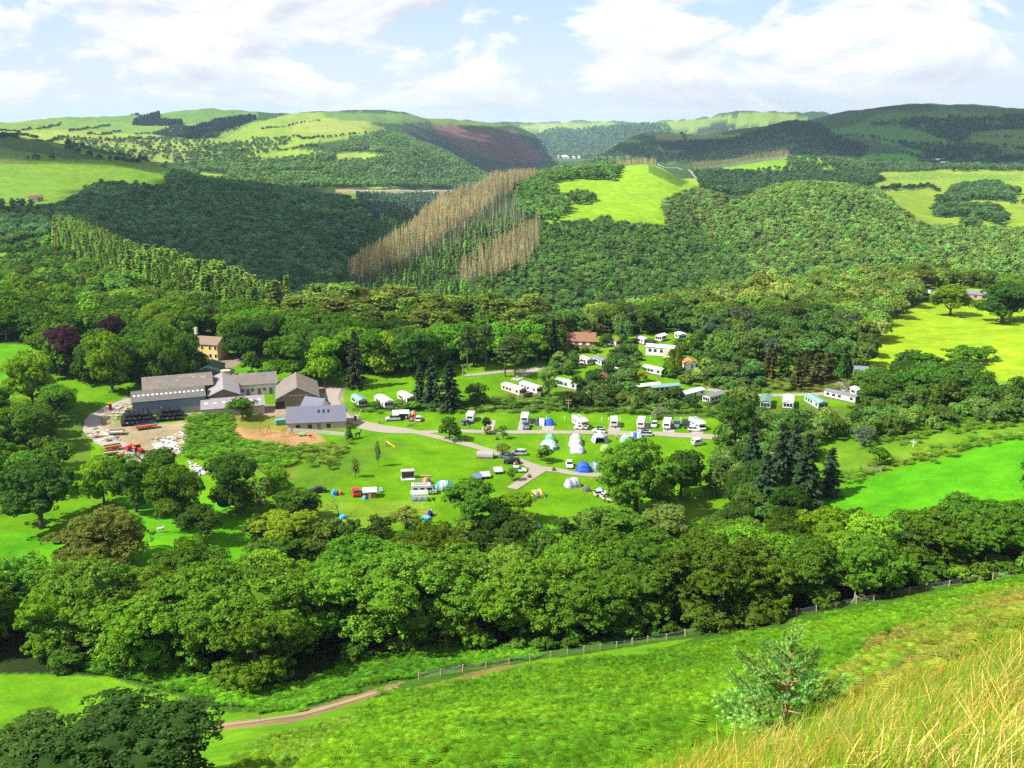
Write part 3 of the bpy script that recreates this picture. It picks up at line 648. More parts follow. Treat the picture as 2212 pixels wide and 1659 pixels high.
HAND = [
 (1372, 1112, 940, 175, 'oak0', OAK, 'biggest round green oak at the right edge of the camp field'),
 (1470, 1075, 968, 100, 'oak0', DOAK, 'dark tree right of the biggest camp oak'),
 (1440, 1120, 1060, 60, 'oak1', OAK, 'low leafy tree at the foot of the biggest camp oak'),
 (1588, 965, 862, 92, 'oak1', DOAK, 'dark tree at the right end of the caravan pitches'),
 (1018, 1140, 1030, 128, 'oak0', OAK, 'rounded oak in front of the camp field left of the track fork'),
 (1108, 1130, 1062, 100, 'oak0', BRI, 'lighter green oak beside the rounded oak in front of the camp field'),
 (1440, 1150, 1090, 110, 'oak0', OLI, 'olive tree at the lower right corner of the camp field'),
 (1340, 1160, 1095, 130, 'oak0', OAK, 'spreading tree at the lower edge of the camp field'),
 (880, 1150, 1095, 80, 'birch1', OLI, 'thin feathery tree in front of the green awning'),
 (971, 951, 898, 54, 'oak1', OAK, 'round green tree on the bend of the camp track'),
 (1052, 935, 899, 23, 'oak1', DOAK, 'small round tree beside the empty gravel pitch'),
 (1087, 948, 917, 22, 'birch1', OAK, 'slim young tree below the pitch road'),
 (1085, 986, 955, 36, 'birch1', OLI, 'small tree over the corrugated shelter'),
 (1106, 1038, 1008, 25, 'oak1', OAK, 'small tree beside the grey tents at the track fork'),
 (1176, 997, 959, 42, 'oak1', OAK, 'round tree in the lawn left of the row of tents'),
 (1029, 872, 823, 50, 'oak1', DOAK, 'round dark tree behind the caravan pitches'),
 (1186, 856, 791, 50, 'birch1', BIR, 'birch beside the two white static caravans with decks'),
 (1422, 905, 878, 34, 'birch1', (.19, .20, .12), 'pale flowering tree between the parked caravans'),
 (244, 848, 710, 98, 'oak0', BRI, 'tall bright green tree left of the farm barns'),
 (72, 885, 748, 112, 'oak0', BRI, 'bright green tree at the left edge above the farm track'),
 (356, 838, 692, 95, 'oak0', OAK, 'tall green tree behind the long barns'),
 (418, 812, 712, 62, 'oak0', DOAK, 'dark tree in front of the left half of the yellow farmhouse'),
 (310, 836, 735, 70, 'oak0', DOAK, 'dark tree between the bright tree and the barns'),
 (524, 905, 856, 64, 'oak1', OAK, 'single round tree in the farmyard before the low barn'),
 (544, 806, 757, 50, 'oak1', OAK, 'round bush-like tree on the lawn behind the farm'),
 (634, 822, 718, 112, 'oak0', OAK, 'broad tree behind the brown barn'),
 (701, 830, 722, 82, 'oak0', BRI, 'lighter green tree behind the brown barn, right of the broad one'),
 (830, 808, 712, 78, 'oak0', YEL, 'yellow-green tree behind the small green static caravan'),
 (90, 1140, 985, 190, 'oak0', DOAK, 'great dark oak at the left edge below the farm'),
 (294, 1106, 975, 120, 'oak0', OAK, 'wide oak below the red farm machines'),
 (225, 1090, 975, 90, 'oak0', BRI, 'sunlit oak at the left below the farm track'),
 (345, 1035, 965, 84, 'oak0', DOAK, 'dark low tree under the farm yard rubble'),
 (385, 1135, 998, 130, 'oak0', OAK, 'oak with bare dead boughs left of the farm bank'),
 (512, 1108, 972, 112, 'oak0', DOAK, 'tall dark tree below the play area bank'),
 (435, 1170, 1085, 95, 'oak0', DOAK, 'dark rounded tree beside the left meadow'),
 (565, 1118, 1030, 58, 'birch1', OLI, 'brownish tree at the lower left of the camp field'),
 (602, 1088, 1003, 76, 'oak0', BRI, 'bright green tree left of the black parked car'),
 (645, 1122, 1050, 100, 'oak0', DOAK, 'dark bush tree below the black parked car'),
 (215, 1222, 1108, 200, 'oak0', OLI, 'broad olive brown tree by the lower left meadow'),
 (620, 1190, 1112, 150, 'oak0', YEL, 'yellow green tree crown in front of the camp field'),
 (2052, 682, 610, 88, 'oak0', BRI, 'round sunlit tree standing alone in the right meadow'),
 (2165, 697, 605, 125, 'oak0', DOAK, 'big dark tree at the right edge of the meadow'),
 (2240, 690, 590, 120, 'oak0', DOAK, 'dark tree cut by the right edge beside the meadow'),
 (2080, 787, 748, 88, 'oak1', OAK, 'round shrub group in the middle of the right meadow'),
 (2130, 780, 745, 50, 'oak1', OAK, 'smaller shrub right of the meadow shrub group'),
 (1960, 800, 752, 60, 'oak1', DOAK, 'shrub at the left side of the right meadow'),
 (2000, 800, 760, 60, 'oak1', DOAK, 'second shrub at the left side of the right meadow'),
 (1865, 962, 920, 52, 'birch1', (.12, .15, .09), 'silvery tree above the bright green field'),
 (1898, 1007, 964, 46, 'oak1', OAK, 'small round tree inside the fenced corner of the green field'),
 (2195, 890, 810, 80, 'oak1', DOAK, 'dark tree at the right edge above the green field'),
]
for a in HAND:
    hand(*a)
for i, (x, yb, yt, wp) in enumerate([(150, 808, 698, 104), (255, 770, 676, 62), (868, 800, 726, 62), (440, 730, 662, 44), (990, 775, 722, 40), (300, 735, 676, 40)]):
    hand(x, yb, yt, wp, 'oak0', COP, ['dark purple copper beech above the left field', 'copper beech behind the bright green farm tree', 'copper beech in the wood behind the statics',
         'copper beech high in the wood above the yellow house', 'small copper beech in the pine wood', 'small purple beech left of the yellow house'][i], 'copper_beech')
for x, yb, yt, wp, kd, ti, nm, lb in [
 (908, 872, 788, 44, 'spruce0', SPR, 'spruce_tree', 'left spruce of the dark group behind the pitches'), (936, 878, 768, 56, 'spruce0', SPR, 'spruce_tree', 'tallest spruce of the dark group behind the pitches'),
 (972, 884, 778, 66, 'spruce0', (.036, .062, .030), 'spruce_tree', 'right spruce of the dark group behind the pitches'), (769, 838, 714, 52, 'spruce0', (.05, .06, .028), 'spruce_tree', 'lone brownish spruce beside the farm lane'),
 (754, 949, 917, 20, 'spruce1', OAK, 'young_conifer', 'small conifer at the corner of the slate roofed building'), (1197, 780, 688, 42, 'spruce0', (.02, .042, .018), 'spruce_tree', 'dark pointed spruce left of the bungalow'),
 (1620, 1062, 925, 80, 'spruce0', SPR, 'spruce_tree', 'leftmost dark spruce before the green field'), (1682, 1090, 915, 96, 'spruce0', (.034, .06, .03), 'spruce_tree', 'middle dark spruce before the green field'),
 (1738, 1094, 935, 84, 'spruce0', SPR, 'spruce_tree', 'right dark spruce before the green field'), (1790, 1072, 965, 66, 'spruce0', SPR, 'spruce_tree', 'lowest dark spruce touching the green field'),
 (1650, 1110, 980, 90, 'spruce0', SPR, 'spruce_tree', 'front dark spruce left of the green field'), (1710, 1060, 905, 70, 'spruce0', SPR, 'spruce_tree', 'back dark spruce left of the green field'),
 (1091, 814, 733, 56, 'pine1', PIN, 'pine_tree', 'left of two tall pines by the wood track'), (1112, 816, 728, 60, 'pine1', PIN, 'pine_tree', 'right of two tall pines by the wood track'),
 (1010, 800, 705, 46, 'pine1', PIN, 'pine_tree', 'tall pine in the wood behind the spruces'), (1050, 800, 700, 50, 'pine1', PIN, 'pine_tree', 'broad pine in the wood left of the track'),
 (1587, 820, 770, 27, 'pine1', PIN, 'pine_tree', 'thin pine at the left of the terrace lawn'), (1602, 820, 776, 22, 'pine1', PIN, 'pine_tree', 'second thin pine on the terrace lawn'),
 (1662, 818, 748, 40, 'spruce1', (.085, .085, .025), 'larch_tree', 'brown green larch, first of the row above the terrace road'), (1695, 818, 752, 34, 'spruce1', (.065, .10, .02), 'larch_tree', 'green larch, second of the row above the terrace road'),
 (1724, 838, 768, 44, 'spruce1', (.085, .085, .025), 'larch_tree', 'brown green larch standing lowest above the terrace road'), (1763, 828, 760, 40, 'spruce1', (.08, .09, .03), 'larch_tree', 'brown green larch near the road bend'),
 (1787, 818, 758, 34, 'spruce1', (.07, .08, .03), 'larch_tree', 'last larch before the road bend'), (1740, 812, 752, 34, 'spruce1', (.06, .07, .025), 'larch_tree', 'dark larch behind the row above the terrace road'),
 (1816, 820, 766, 22, 'cypress1', (.05, .13, .015), 'cypress_tree', 'bright green pointed cypress at the road bend'), (1831, 820, 770, 18, 'cypress1', (.02, .05, .03), 'cypress_tree', 'dark blue pointed cypress at the road bend'),
 (1450, 815, 763, 18, 'cypress1', (.075, .17, .012), 'cypress_tree', 'tall bright cypress among the static caravans'), (1435, 813, 785, 15, 'cypress1', (.07, .16, .012), 'cypress_tree', 'shorter bright cypress among the static caravans'),
 (1464, 800, 745, 14, 'cypress1', (.16, .20, .012), 'cypress_tree', 'golden cypress above the tall bright one'),
 (1390, 824, 797, 24, 'oak1', YEL, 'golden_shrub', 'golden round shrub among the static caravans'), (1052, 938, 920, 20, 'bush1', (.30, .33, .08), 'flowering_shrub', 'pale yellow shrub at the foot of the small round tree'),
 (1853, 828, 812, 20, 'bush1', (.08, .02, .02), 'red_shrub', 'dark red shrub beside the small stone coloured lodge'),
 (811, 880, 868, 32, 'bush1', DOAK, 'shrub', 'low dark shrub before the white static with a deck'), (892, 884, 868, 40, 'bush1', OAK, 'shrub', 'low shrub before the third static caravan')]:
    hand(x, yb, yt, wp, kd, ti, lb, nm, 'shrub' if 'shrub' in nm else 'tree')
# the thin young trees of the camp field and the bare tree
for x, yb, yt, wp, lb in [(817, 1008, 950, 14, 'thin young tree with a bare stem in the middle of the camp field'), (768, 1030, 988, 20, 'narrow young tree on the mown slope'), (712, 1014, 990, 18, 'little dark tree at the left of the mown slope')]:
    hand(x, yb, yt, wp, 'birch1', OLI, lb, 'young_tree')
p = at(728, 1118); e = bpy.data.objects.new('bare_tree', bare(3).mesh('bare_tree', ['bark'])); C.objects.link(e); e.location = p; e.scale = (1.1,) * 3
e['label'] = 'bare leafless tree below the small red and blue tents'; e['category'] = 'tree'
for i, (x, y, h, rz, lb) in enumerate([(950, 1392, 1.0, .4, 'pale bare dead tree under the oaks at the fence start'), (1690, 1330, .8, 2., 'white dead boughs hanging at the wood edge right'),
      (1840, 1300, .9, 1., 'pale dead branch sticking out of the wood'), (345, 1120, .9, 2.4, 'grey dead boughs on the left oak'), (1030, 1388, .5, 5., 'short bleached branch beside the dead tree'),
      (2160, 1190, .8, 1.4, 'bare twigs showing through the right oaks')]):
    e = bpy.data.objects.new('dead_bough', bare(20 + i).mesh('dead_bough', ['pale_wood'])); C.objects.link(e); e.location = at(x, y, 90); e.scale = (h,) * 3; e.rotation_euler = (.2, .1, rz)
    e['label'] = lb; e['category'] = 'dead tree'
# big tree on the near slope, bottom left
for x, y, d, h, wd, tn, lb in [(285, 1720, 62, 6.6, 14, (.024, .050, .011), 'very dark big oak at the bottom left corner'), (40, 1740, 66, 5.2, 12, (.030, .06, .013), 'dark lower tree cut by the bottom left corner')]:
    az, _ = ray(x, y); p = Vector((d*math.sin(az), d*math.cos(az), 0)); p.z = float(H(p.x, p.y)) - .3
    tree_thing('oak0', x, p, h, wd, x, tuple(q * 1.5 for q in tn), 'oak_tree', lb, 'tree')

# ------------------------------------------------------------------ woods: candidates by region
CAND = []      # (region, kind class, x, y, z, h, w, tint, apparent size)
def region(name, poly, d0, d1, sp, kind, h, tint, wf=1.0, dens=1.0, keep=True, tvar=.34, gaps=0., tint2=None):
    xs = [p[0] for p in poly]; ys = [p[1] for p in poly]
    ca = [ray(x, y)[0] for x in (min(xs), max(xs)) for y in (min(ys), max(ys))]
    a0, a1 = max(min(ca), AZ[0]), min(max(ca), AZ[-1])
    X0 = min(d0*math.sin(a0), d1*math.sin(a0)) - sp; X1 = max(d1*math.sin(a1), d0*math.sin(a1)) + sp
    Y0 = d0 * min(math.cos(a0), math.cos(a1)) - sp; Y1 = d1
    nx, ny = int((X1 - X0)/sp) + 1, int((Y1 - Y0)/sp) + 1
    gx, gy = np.meshgrid(np.arange(nx), np.arange(ny))
    gx = X0 + (gx + .5*(gy % 2) + rng.uniform(-.36, .36, gx.shape)) * sp; gy = Y0 + (gy + rng.uniform(-.36, .36, gy.shape)) * sp
    gx, gy = gx.ravel(), gy.ravel(); a = np.arctan2(gx, gy); d = np.hypot(gx, gy)
    ok = (a > a0) & (a < a1) & (d > d0) & (d < d1); gx, gy, d = gx[ok], gy[ok], d[ok]
    z = H(gx, gy); u, v_ = project(gx, gy, z)
    ok = inpoly(u, v_, poly)
    if name == 'wooded far hill':
        for q_ in STRIPS: ok &= ~inpoly(u, v_ + 3, q_)
    if dens < 1: ok &= rng.uniform(size=len(ok)) < dens
    if gaps: ok &= fbm(gx/45, gy/45, 3, 77) > gaps
    gx, gy, z, d, u, v_ = gx[ok], gy[ok], z[ok], d[ok], u[ok], v_[ok]
    n = len(gx); hh = rng.uniform(h[0], h[1], n) * (.68 + .64 * fbm(gx/24, gy/24, 3, 12)); ww = hh * rng.uniform(.85, 1.15, n) * wf
    k = FPX / np.hypot(d, EYE - z)
    if keep and d0 < 700:
        wpx = ww * k * .42; hpx = hh * k * .88
        bad = np.zeros(n, bool)
        for x0, y0, x1, y1, kd in KEEP:
            bad |= (u + wpx > x0) & (u - wpx < x1) & (v_ - hpx < y1) & (v_ > y0)
        gx, gy, z, d, hh, ww, k = [q[~bad] for q in (gx, gy, z, d, hh, ww, k)]; n = len(gx)
    s_ = fbm(gx/60, gy/60, 3, 5)[:, None]
    tn = np.array(tint)[None] * (1 + (rng.uniform(-tvar, tvar, (n, 1)) + (s_ - .5) * tvar * 1.6)) * (1 + rng.uniform(-.12, .12, (n, 3)))
    if tint2 is not None:
        q = (rng.uniform(size=n) < .18) ; tn[q] = np.array(tint2)[None] * (1 + rng.uniform(-.2, .2, (q.sum(), 1)))
    CAND.append(dict(name=name, kind=kind, P=np.stack([gx, gy, z - .25], 1), h=hh, w=ww, tint=tn, d=d, app=hh * k, n=n))
BELT = [(-300, 1435), (0, 1432), (230, 1448), (420, 1455), (560, 1480), (700, 1455), (800, 1420), (870, 1398), (1040, 1396), (1180, 1398), (1400, 1376), (1700, 1328), (1850, 1298), (2050, 1258), (2600, 1182),
        (2600, 1150), (2212, 1180), (1850, 1210), (1500, 1268), (1300, 1288), (1106, 1298), (600, 1300), (300, 1318), (130, 1330), (-300, 1355)]
region('belt', BELT, 110, 260, 9.6, 'oak', (11, 15.5), (0.082, 0.173, 0.014), 1.22, keep=False, tint2=(0.115, 0.230, 0.013))
region('belt undergrowth', [(-300, 1440), (0, 1440), (230, 1456), (420, 1470), (560, 1490), (700, 1468), (800, 1430), (870, 1408), (1040, 1406), (1180, 1408), (1400, 1382), (1700, 1334), (1850, 1303), (2050, 1264), (2600, 1188),
        (2600, 1160), (2050, 1236), (1850, 1276), (1700, 1308), (1400, 1356), (1180, 1380), (1040, 1380), (870, 1385), (800, 1400), (700, 1436), (560, 1460), (230, 1430), (0, 1412), (-300, 1412)], 100, 230, 2.6, 'bush', (1.3, 3.4), (.070, .155, .016), 1.5, dens=.6, keep=False, gaps=.40)
region('field edge', [(1540, 1075), (1780, 1088), (1900, 1120), (2212, 1105), (2700, 1080), (2700, 1130), (2212, 1155), (1850, 1172), (1500, 1205), (1380, 1160), (1530, 1130)], 150, 300, 8, 'oak', (8, 12), (0.054, 0.113, 0.017))
region('camp edge', [(640, 1140), (1106, 1155), (1350, 1150), (1500, 1205), (1106, 1235), (600, 1240), (500, 1200), (580, 1170)], 150, 300, 7, 'oak', (4.5, 7.5), (0.070, 0.141, 0.018), 1.2)
region('farm left', [(-300, 890), (60, 880), (180, 930), (200, 1010), (190, 1060), (60, 1080), (-300, 1120)], 170, 400, 8.5, 'oak', (9, 13), OAK, dens=.85, tint2=BRI)
region('behind farm', [(-300, 660), (0, 650), (300, 700), (640, 708), (900, 722), (1180, 728), (1180, 770), (1130, 800), (1000, 790), (870, 812), (720, 815), (600, 785), (490, 770), (410, 800), (330, 832), (120, 832), (70, 745), (-300, 740)],
       240, 600, 8.2, 'oak', (11, 16), OAK, tint2=DOAK)
region('pine wood', [(600, 700), (1180, 722), (1180, 760), (900, 765), (620, 740)], 300, 520, 7, 'pine', (15, 18), (.105, .155, .028), dens=.55)
region('statics wood', [(1180, 725), (1450, 700), (1750, 700), (1890, 740), (1875, 800), (1650, 792), (1480, 780), (1260, 750), (1180, 780)], 260, 520, 7.2, 'oak', (8, 12), (0.079, 0.152, 0.032), dens=.9, tint2=(0.064, 0.096, 0.047))
region('among statics', [(1180, 785), (1250, 740), (1500, 742), (1640, 800), (1660, 850), (1620, 876), (1560, 872), (1200, 858)], 240, 480, 5, 'oak', (3.5, 7), (0.079, 0.154, 0.033), dens=.75, tint2=BIR)
region('bank scrub', [(1200, 850), (1400, 856), (1560, 868), (1660, 878), (1660, 900), (1560, 893), (1220, 882)], 230, 400, 3.6, 'bush', (3.6, 5.8), (0.074, 0.136, 0.031), 1.2, tint2=OLI)
region('statics shrubs', [(1190, 770), (1250, 738), (1500, 740), (1640, 800), (1640, 870), (1560, 870), (1200, 856)], 240, 480, 3.3, 'bush', (2.0, 3.6), (.075, .145, .030), 1.3, dens=.75, tint2=BIR)
region('statics garden', [(1200, 790), (1250, 745), (1500, 745), (1640, 800), (1640, 868), (1560, 868), (1200, 856)], 240, 480, 7, 'oak', (4.5, 7.0), (.075, .145, .030), .95, dens=.17, keep=False, tint2=DOAK)
region('village trees', [(-300, 440), (60, 440), (130, 455), (160, 490), (-300, 510)], 800, 1400, 10, 'oak', (7, 10), (.085, .16, .035), dens=.45)
region('bank scrub', [(990, 868), (1235, 868), (1235, 884), (990, 882)], 230, 400, 4, 'bush', (1.6, 3.2), (0.092, 0.184, 0.031), 1.5, dens=.6)
region('bank scrub', [(1570, 876), (1860, 876), (1990, 856), (2212, 890), (2700, 850), (2700, 890), (2212, 912), (2050, 935), (1850, 955), (1800, 985), (1760, 1050), (1560, 1080), (1530, 1070), (1560, 985)], 200, 460, 5.5, 'oak', (5, 8), (0.086, 0.166, 0.028), tint2=BIR)
region('dark clump', [(1850, 855), (1920, 840), (2060, 850), (2140, 878), (2130, 895), (1860, 895)], 220, 480, 8, 'oak', (9.5, 13), DOAK, keep=False)
region('field hedge', [(2120, 880), (2600, 870), (2600, 885), (2120, 895)], 220, 480, 5, 'oak', (5, 8), OAK)
region('right hill wood', [(1180, 737), (1260, 702), (1450, 677), (1600, 645), (1750, 618), (1900, 606), (1950, 620), (1985, 652), (1930, 700), (1885, 755), (1750, 705), (1450, 705)], 330, 760, 8, 'oak', (8.5, 12), (0.136, 0.224, 0.038), tint2=(0.192, 0.256, 0.064))
region('right hill wood', [(1900, 602), (2060, 598), (2212, 605), (2700, 590), (2700, 640), (2212, 645), (2150, 622), (1960, 625)], 480, 900, 8.5, 'oak', (8, 12), (0.113, 0.200, 0.032), gaps=.4)
region('left near wood', [(-300, 560), (60, 610), (120, 570), (230, 570), (420, 635), (560, 685), (640, 708), (300, 702), (0, 652), (-300, 660)], 420, 980, 8.5, 'oak', (9, 13), (0.113, 0.216, 0.028), tint2=DOAK)
region('left near wood', [(-300, 495), (60, 490), (180, 520), (260, 590), (120, 570), (60, 610), (-300, 590)], 600, 1050, 8.5, 'oak', (8, 12), (0.104, 0.209, 0.032), gaps=.42)
region('larch plantation', [(120, 500), (200, 508), (300, 572), (450, 632), (560, 672), (650, 705), (640, 716), (540, 705), (400, 668), (250, 625), (120, 560)], 440, 1000, 4.4, 'larch', (15, 20), (.19, .31, .06), .42, keep=False)
region('far dark wood', [(-300, 470), (60, 480), (150, 447), (215, 402), (300, 408), (362, 412), (358, 372), (420, 388), (600, 408), (740, 428), (800, 460), (800, 500), (700, 655), (640, 695), (450, 645), (300, 590), (180, 512), (-300, 515)],
       700, 1900, 8.5, 'oak', (8, 12), (0.089, 0.200, 0.072), tint2=(0.122, 0.227, 0.104))
region('gorge conifers', [(770, 428), (960, 430), (1010, 420), (940, 450), (880, 480), (800, 470)], 1150, 2300, 8, 'spruce', (12, 16), (0.122, 0.210, 0.154))
region('gorge conifers', [(735, 620), (800, 500), (830, 470), (900, 475), (870, 520), (800, 570), (760, 610)], 900, 2200, 8, 'spruce', (9, 13), (0.144, 0.299, 0.078))
region('wooded far hill', [(385, 378), (500, 330), (560, 345), (640, 330), (690, 335), (760, 300), (830, 287), (900, 292), (980, 335), (1070, 388), (1040, 408), (860, 404), (560, 406), (420, 400)], 1850, 3500, 11, 'oak', (8, 12), (0.132, 0.246, 0.063), gaps=.36)
region('wooded far hill', [(760, 300), (830, 287), (900, 292), (980, 335), (1070, 388), (1040, 408), (860, 404), (640, 404), (640, 380), (760, 372)], 1850, 3500, 11, 'oak', (8, 12), (0.128, 0.236, 0.063))
region('spur wood', [(1180, 497), (1300, 482), (1440, 500), (1520, 500), (1600, 565), (1640, 605), (1560, 655), (1450, 690), (1300, 715), (1100, 732), (1000, 732), (1000, 660), (1050, 610), (1120, 580), (1170, 540)], 560, 1150, 7, 'oak', (7, 9.5), (0.084, 0.175, 0.036), tint2=(0.120, 0.199, 0.044))
region('spur wood', [(1110, 412), (1150, 398), (1185, 400), (1230, 452), (1190, 492), (1130, 480)], 1000, 1900, 8, 'oak', (9, 12), (0.109, 0.220, 0.040))
region('spur wood', [(1150, 385), (1220, 372), (1300, 362), (1345, 368), (1325, 392), (1250, 388), (1170, 400)], 1100, 1900, 8, 'oak', (9, 12), (0.103, 0.209, 0.040))
region('spur wood', [(1225, 428), (1250, 420), (1290, 432), (1270, 442), (1225, 440)], 1000, 1900, 8, 'oak', (9, 11), (0.103, 0.209, 0.040))
region('dead larches', [(1165, 392), (1110, 398), (1060, 408), (950, 458), (860, 530), (760, 600), (745, 612), (770, 622), (860, 590), (940, 540), (1000, 500), (1050, 460), (1090, 430)], 780, 1650, 4.8, 'dead', (17, 22), DED, .26)
region('dead larches', [(1165, 492), (1110, 520), (1040, 560), (985, 600), (1010, 626), (1080, 615), (1140, 590), (1165, 540)], 700, 1200, 5, 'dead', (15, 20), DED, .26)
region('dead larches', [(1480, 360), (1560, 350), (1690, 336), (1705, 345), (1640, 352), (1560, 364), (1500, 368)], 1700, 2600, 9, 'dead', (17, 22), (0.256, 0.192, 0.128))
region('dead larches', [(1310, 357), (1420, 354), (1420, 360), (1310, 364)], 1400, 2000, 8, 'dead', (10, 14), DED, .26)
region('snags', [(960, 500), (1060, 455), (1110, 440), (1150, 480), (1100, 510), (1000, 560), (940, 580), (900, 570)], 800, 1500, 9, 'snag', (12, 18), (0.333, 0.282, 0.192))
region('spur conifers', [(700, 660), (760, 625), (870, 590), (960, 540), (1060, 480), (1130, 480), (1150, 500), (1040, 560), (980, 605), (1010, 640), (1000, 732), (720, 728)], 560, 1300, 6.5, 'spruce', (7, 11), (0.148, 0.268, 0.060), dens=.62, gaps=.38)
region('spur conifers', [(960, 620), (1060, 640), (1080, 732), (860, 735), (900, 660)], 540, 900, 5.5, 'spruce', (9, 13), (0.169, 0.338, 0.060))
region('valley wood', [(1430, 440), (1500, 418), (1570, 435), (1520, 500), (1440, 495)], 900, 1700, 8, 'oak', (8, 11), (0.125, 0.200, 0.050))
region('right slope wood', [(1510, 505), (1560, 455), (1640, 420), (1700, 405), (1800, 400), (1880, 405), (1940, 455), (1995, 498), (2212, 502), (2700, 505), (2700, 610), (2212, 632), (1900, 602), (1750, 615), (1640, 608), (1590, 565)], 700, 1500, 8, 'oak', (7, 10), (0.141, 0.252, 0.052), tint2=(0.181, 0.256, 0.063))
region('field copses', [(2020, 440), (2060, 408), (2140, 398), (2200, 420), (2190, 438), (2120, 432), (2060, 440)], 1200, 2100, 8.5, 'oak', (9, 12), (0.069, 0.144, 0.043))
region('field copses', [(2015, 455), (2080, 448), (2150, 452), (2180, 480), (2160, 490), (2090, 470), (2020, 470)], 1050, 2100, 8.5, 'oak', (9, 12), (0.069, 0.144, 0.043))
region('field copses', [(2070, 485), (2110, 480), (2115, 496), (2075, 498)], 1000, 2100, 8, 'oak', (9, 12), (0.069, 0.144, 0.043))
region('right dark wood', [(1268, 354), (1340, 312), (1450, 308), (1560, 305), (1620, 290), (1700, 265), (1760, 265), (1800, 290), (1880, 320), (1860, 340), (1700, 335), (1480, 352)], 2300, 3750, 12, 'oak', (8, 11), (0.060, 0.115, 0.056), gaps=.3)
region('right dark wood', [(1500, 374), (1700, 374), (1900, 370), (1880, 394), (1700, 402), (1560, 432), (1520, 425), (1512, 400)], 1400, 2600, 9, 'oak', (7, 10), (0.063, 0.127, 0.040), dens=.8)
region('moor plantation', [(330, 290), (380, 275), (480, 280), (470, 300), (380, 302)], 2600, 4400, 12, 'oak', (9, 13), (.04, .08, .04), dens=.7)
region('right dark wood', [(1880, 268), (1990, 255), (2212, 250), (2500, 250), (2500, 285), (2212, 280), (2100, 285), (2070, 312), (2030, 300), (1990, 282)], 2600, 4100, 12, 'oak', (8, 11), (0.068, 0.136, 0.056), gaps=.44)
region('right dark wood', [(1700, 345), (1880, 350), (2212, 350), (2500, 350), (2500, 372), (2212, 370), (1850, 374), (1700, 368)], 2000, 2800, 11, 'oak', (8, 12), (0.084, 0.159, 0.052), gaps=.40)
region('right dark wood', [(1940, 310), (2212, 318), (2500, 318), (2500, 350), (2212, 348), (2000, 345)], 2300, 3400, 12, 'oak', (8, 12), (0.075, 0.148, 0.052), gaps=.46)
region('moor plantation', [(285, 271), (300, 256), (345, 248), (346, 262), (395, 264), (393, 273)], 3000, 4800, 9, 'spruce', (15, 18), (0.023, 0.046, 0.028))
region('moor plantation', [(395, 285), (470, 262), (540, 254), (556, 258), (520, 272), (430, 300), (400, 300)], 3000, 4800, 9, 'spruce', (13, 17), (0.026, 0.051, 0.028))
region('far valley wood', [(1140, 300), (1200, 278), (1240, 282), (1340, 272), (1440, 268), (1460, 300), (1300, 340), (1220, 350), (1180, 330)], 5200, 8600, 30, 'oak', (18, 24), (0.106, 0.183, 0.077))
region('plain trees', [(130, 300), (380, 300), (560, 318), (420, 372), (360, 350), (250, 345), (150, 325)], 2000, 3300, 17, 'oak', (9, 13), (0.114, 0.206, 0.062), dens=.36)
region('plain trees', [(400, 330), (560, 300), (640, 300), (560, 345), (420, 375)], 2000, 3300, 15, 'oak', (9, 13), (0.114, 0.206, 0.062), dens=.42)
# hedgerows on the far fields: lines of trees
def hedge(name, pts, d0, d1, sp, h, tint, kind='oak', w=1.0, dens=.9):
    P = [at(x, y, d0) for x, y in pts]; out = []
    for a, b in zip(P[:-1], P[1:]):
        L = (b - a).length; k = max(1, int(L / sp))
        for i in range(k):
            if rng.uniform() < dens:
                q = a.lerp(b, (i + rng.uniform(0, .8)) / k); out.append((q.x + rng.normal()*sp*.15, q.y + rng.normal()*sp*.15))
    if not out: return
    o = np.array(out); z = H(o[:, 0], o[:, 1]); n = len(o); d = np.hypot(o[:, 0], o[:, 1])
    hh = rng.uniform(h[0], h[1], n)
    CAND.append(dict(name=name, kind=kind, P=np.column_stack([o, z - .2]), h=hh, w=hh * w * rng.uniform(.9, 1.3, n), tint=np.array(tint)[None] * rng.uniform(.8, 1.2, (n, 1)), d=d, app=hh * FPX / d, n=n))
HT = (.045, .085, .024)
for pts, d0 in [([(-40, 262), (60, 256), (200, 250), (300, 254)], 2600), ([(0, 300), (40, 290), (80, 300)], 1800), ([(560, 282), (640, 268), (700, 262)], 2400), ([(440, 306), (470, 290), (520, 275)], 2400), ([(300, 310), (330, 325), (380, 335)], 2000), ([(2212, 300), (2120, 296), (2060, 285)], 2400), ([(1900, 412), (2000, 405), (2030, 415)], 1100), ([(2180, 440), (2260, 445)], 1100),
                ([(0, 285), (60, 282), (130, 268)], 2200), ([(150, 285), (190, 278), (240, 270)], 2200), ([(190, 292), (260, 284)], 2200), ([(20, 305), (130, 298), (230, 305), (370, 300)], 2000),
                ([(290, 292), (380, 290), (450, 290)], 2200), ([(140, 322), (185, 335), (240, 348), (300, 352)], 1300), ([(60, 345), (95, 345)], 1100), ([(110, 345), (135, 348)], 1100),
                ([(480, 330), (560, 322), (650, 318), (700, 322)], 2000), ([(560, 305), (640, 295), (700, 300)], 2200), ([(700, 300), (760, 292), (820, 290)], 2200), ([(480, 352), (600, 350), (760, 352), (860, 356)], 1900),
                ([(640, 366), (760, 368), (880, 362)], 1900), ([(420, 398), (500, 392)], 1850), ([(1500, 372), (1640, 370), (1730, 375), (1880, 365)], 1500), ([(1860, 405), (1905, 390), (1880, 380)], 1200),
                ([(1385, 287), (1480, 303), (1600, 298)], 2500), ([(1480, 284), (1560, 278), (1620, 284)], 5000), ([(1240, 265), (1285, 265)], 5000), ([(1950, 330), (2000, 345), (2120, 340)], 2300),
                ([(2060, 325), (2212, 345)], 2300), ([(1750, 290), (1880, 296), (1990, 322)], 2400)]:
    hedge('hedgerow trees', pts, d0, 0, d0 * .0045 + 2, (6, 10), HT)
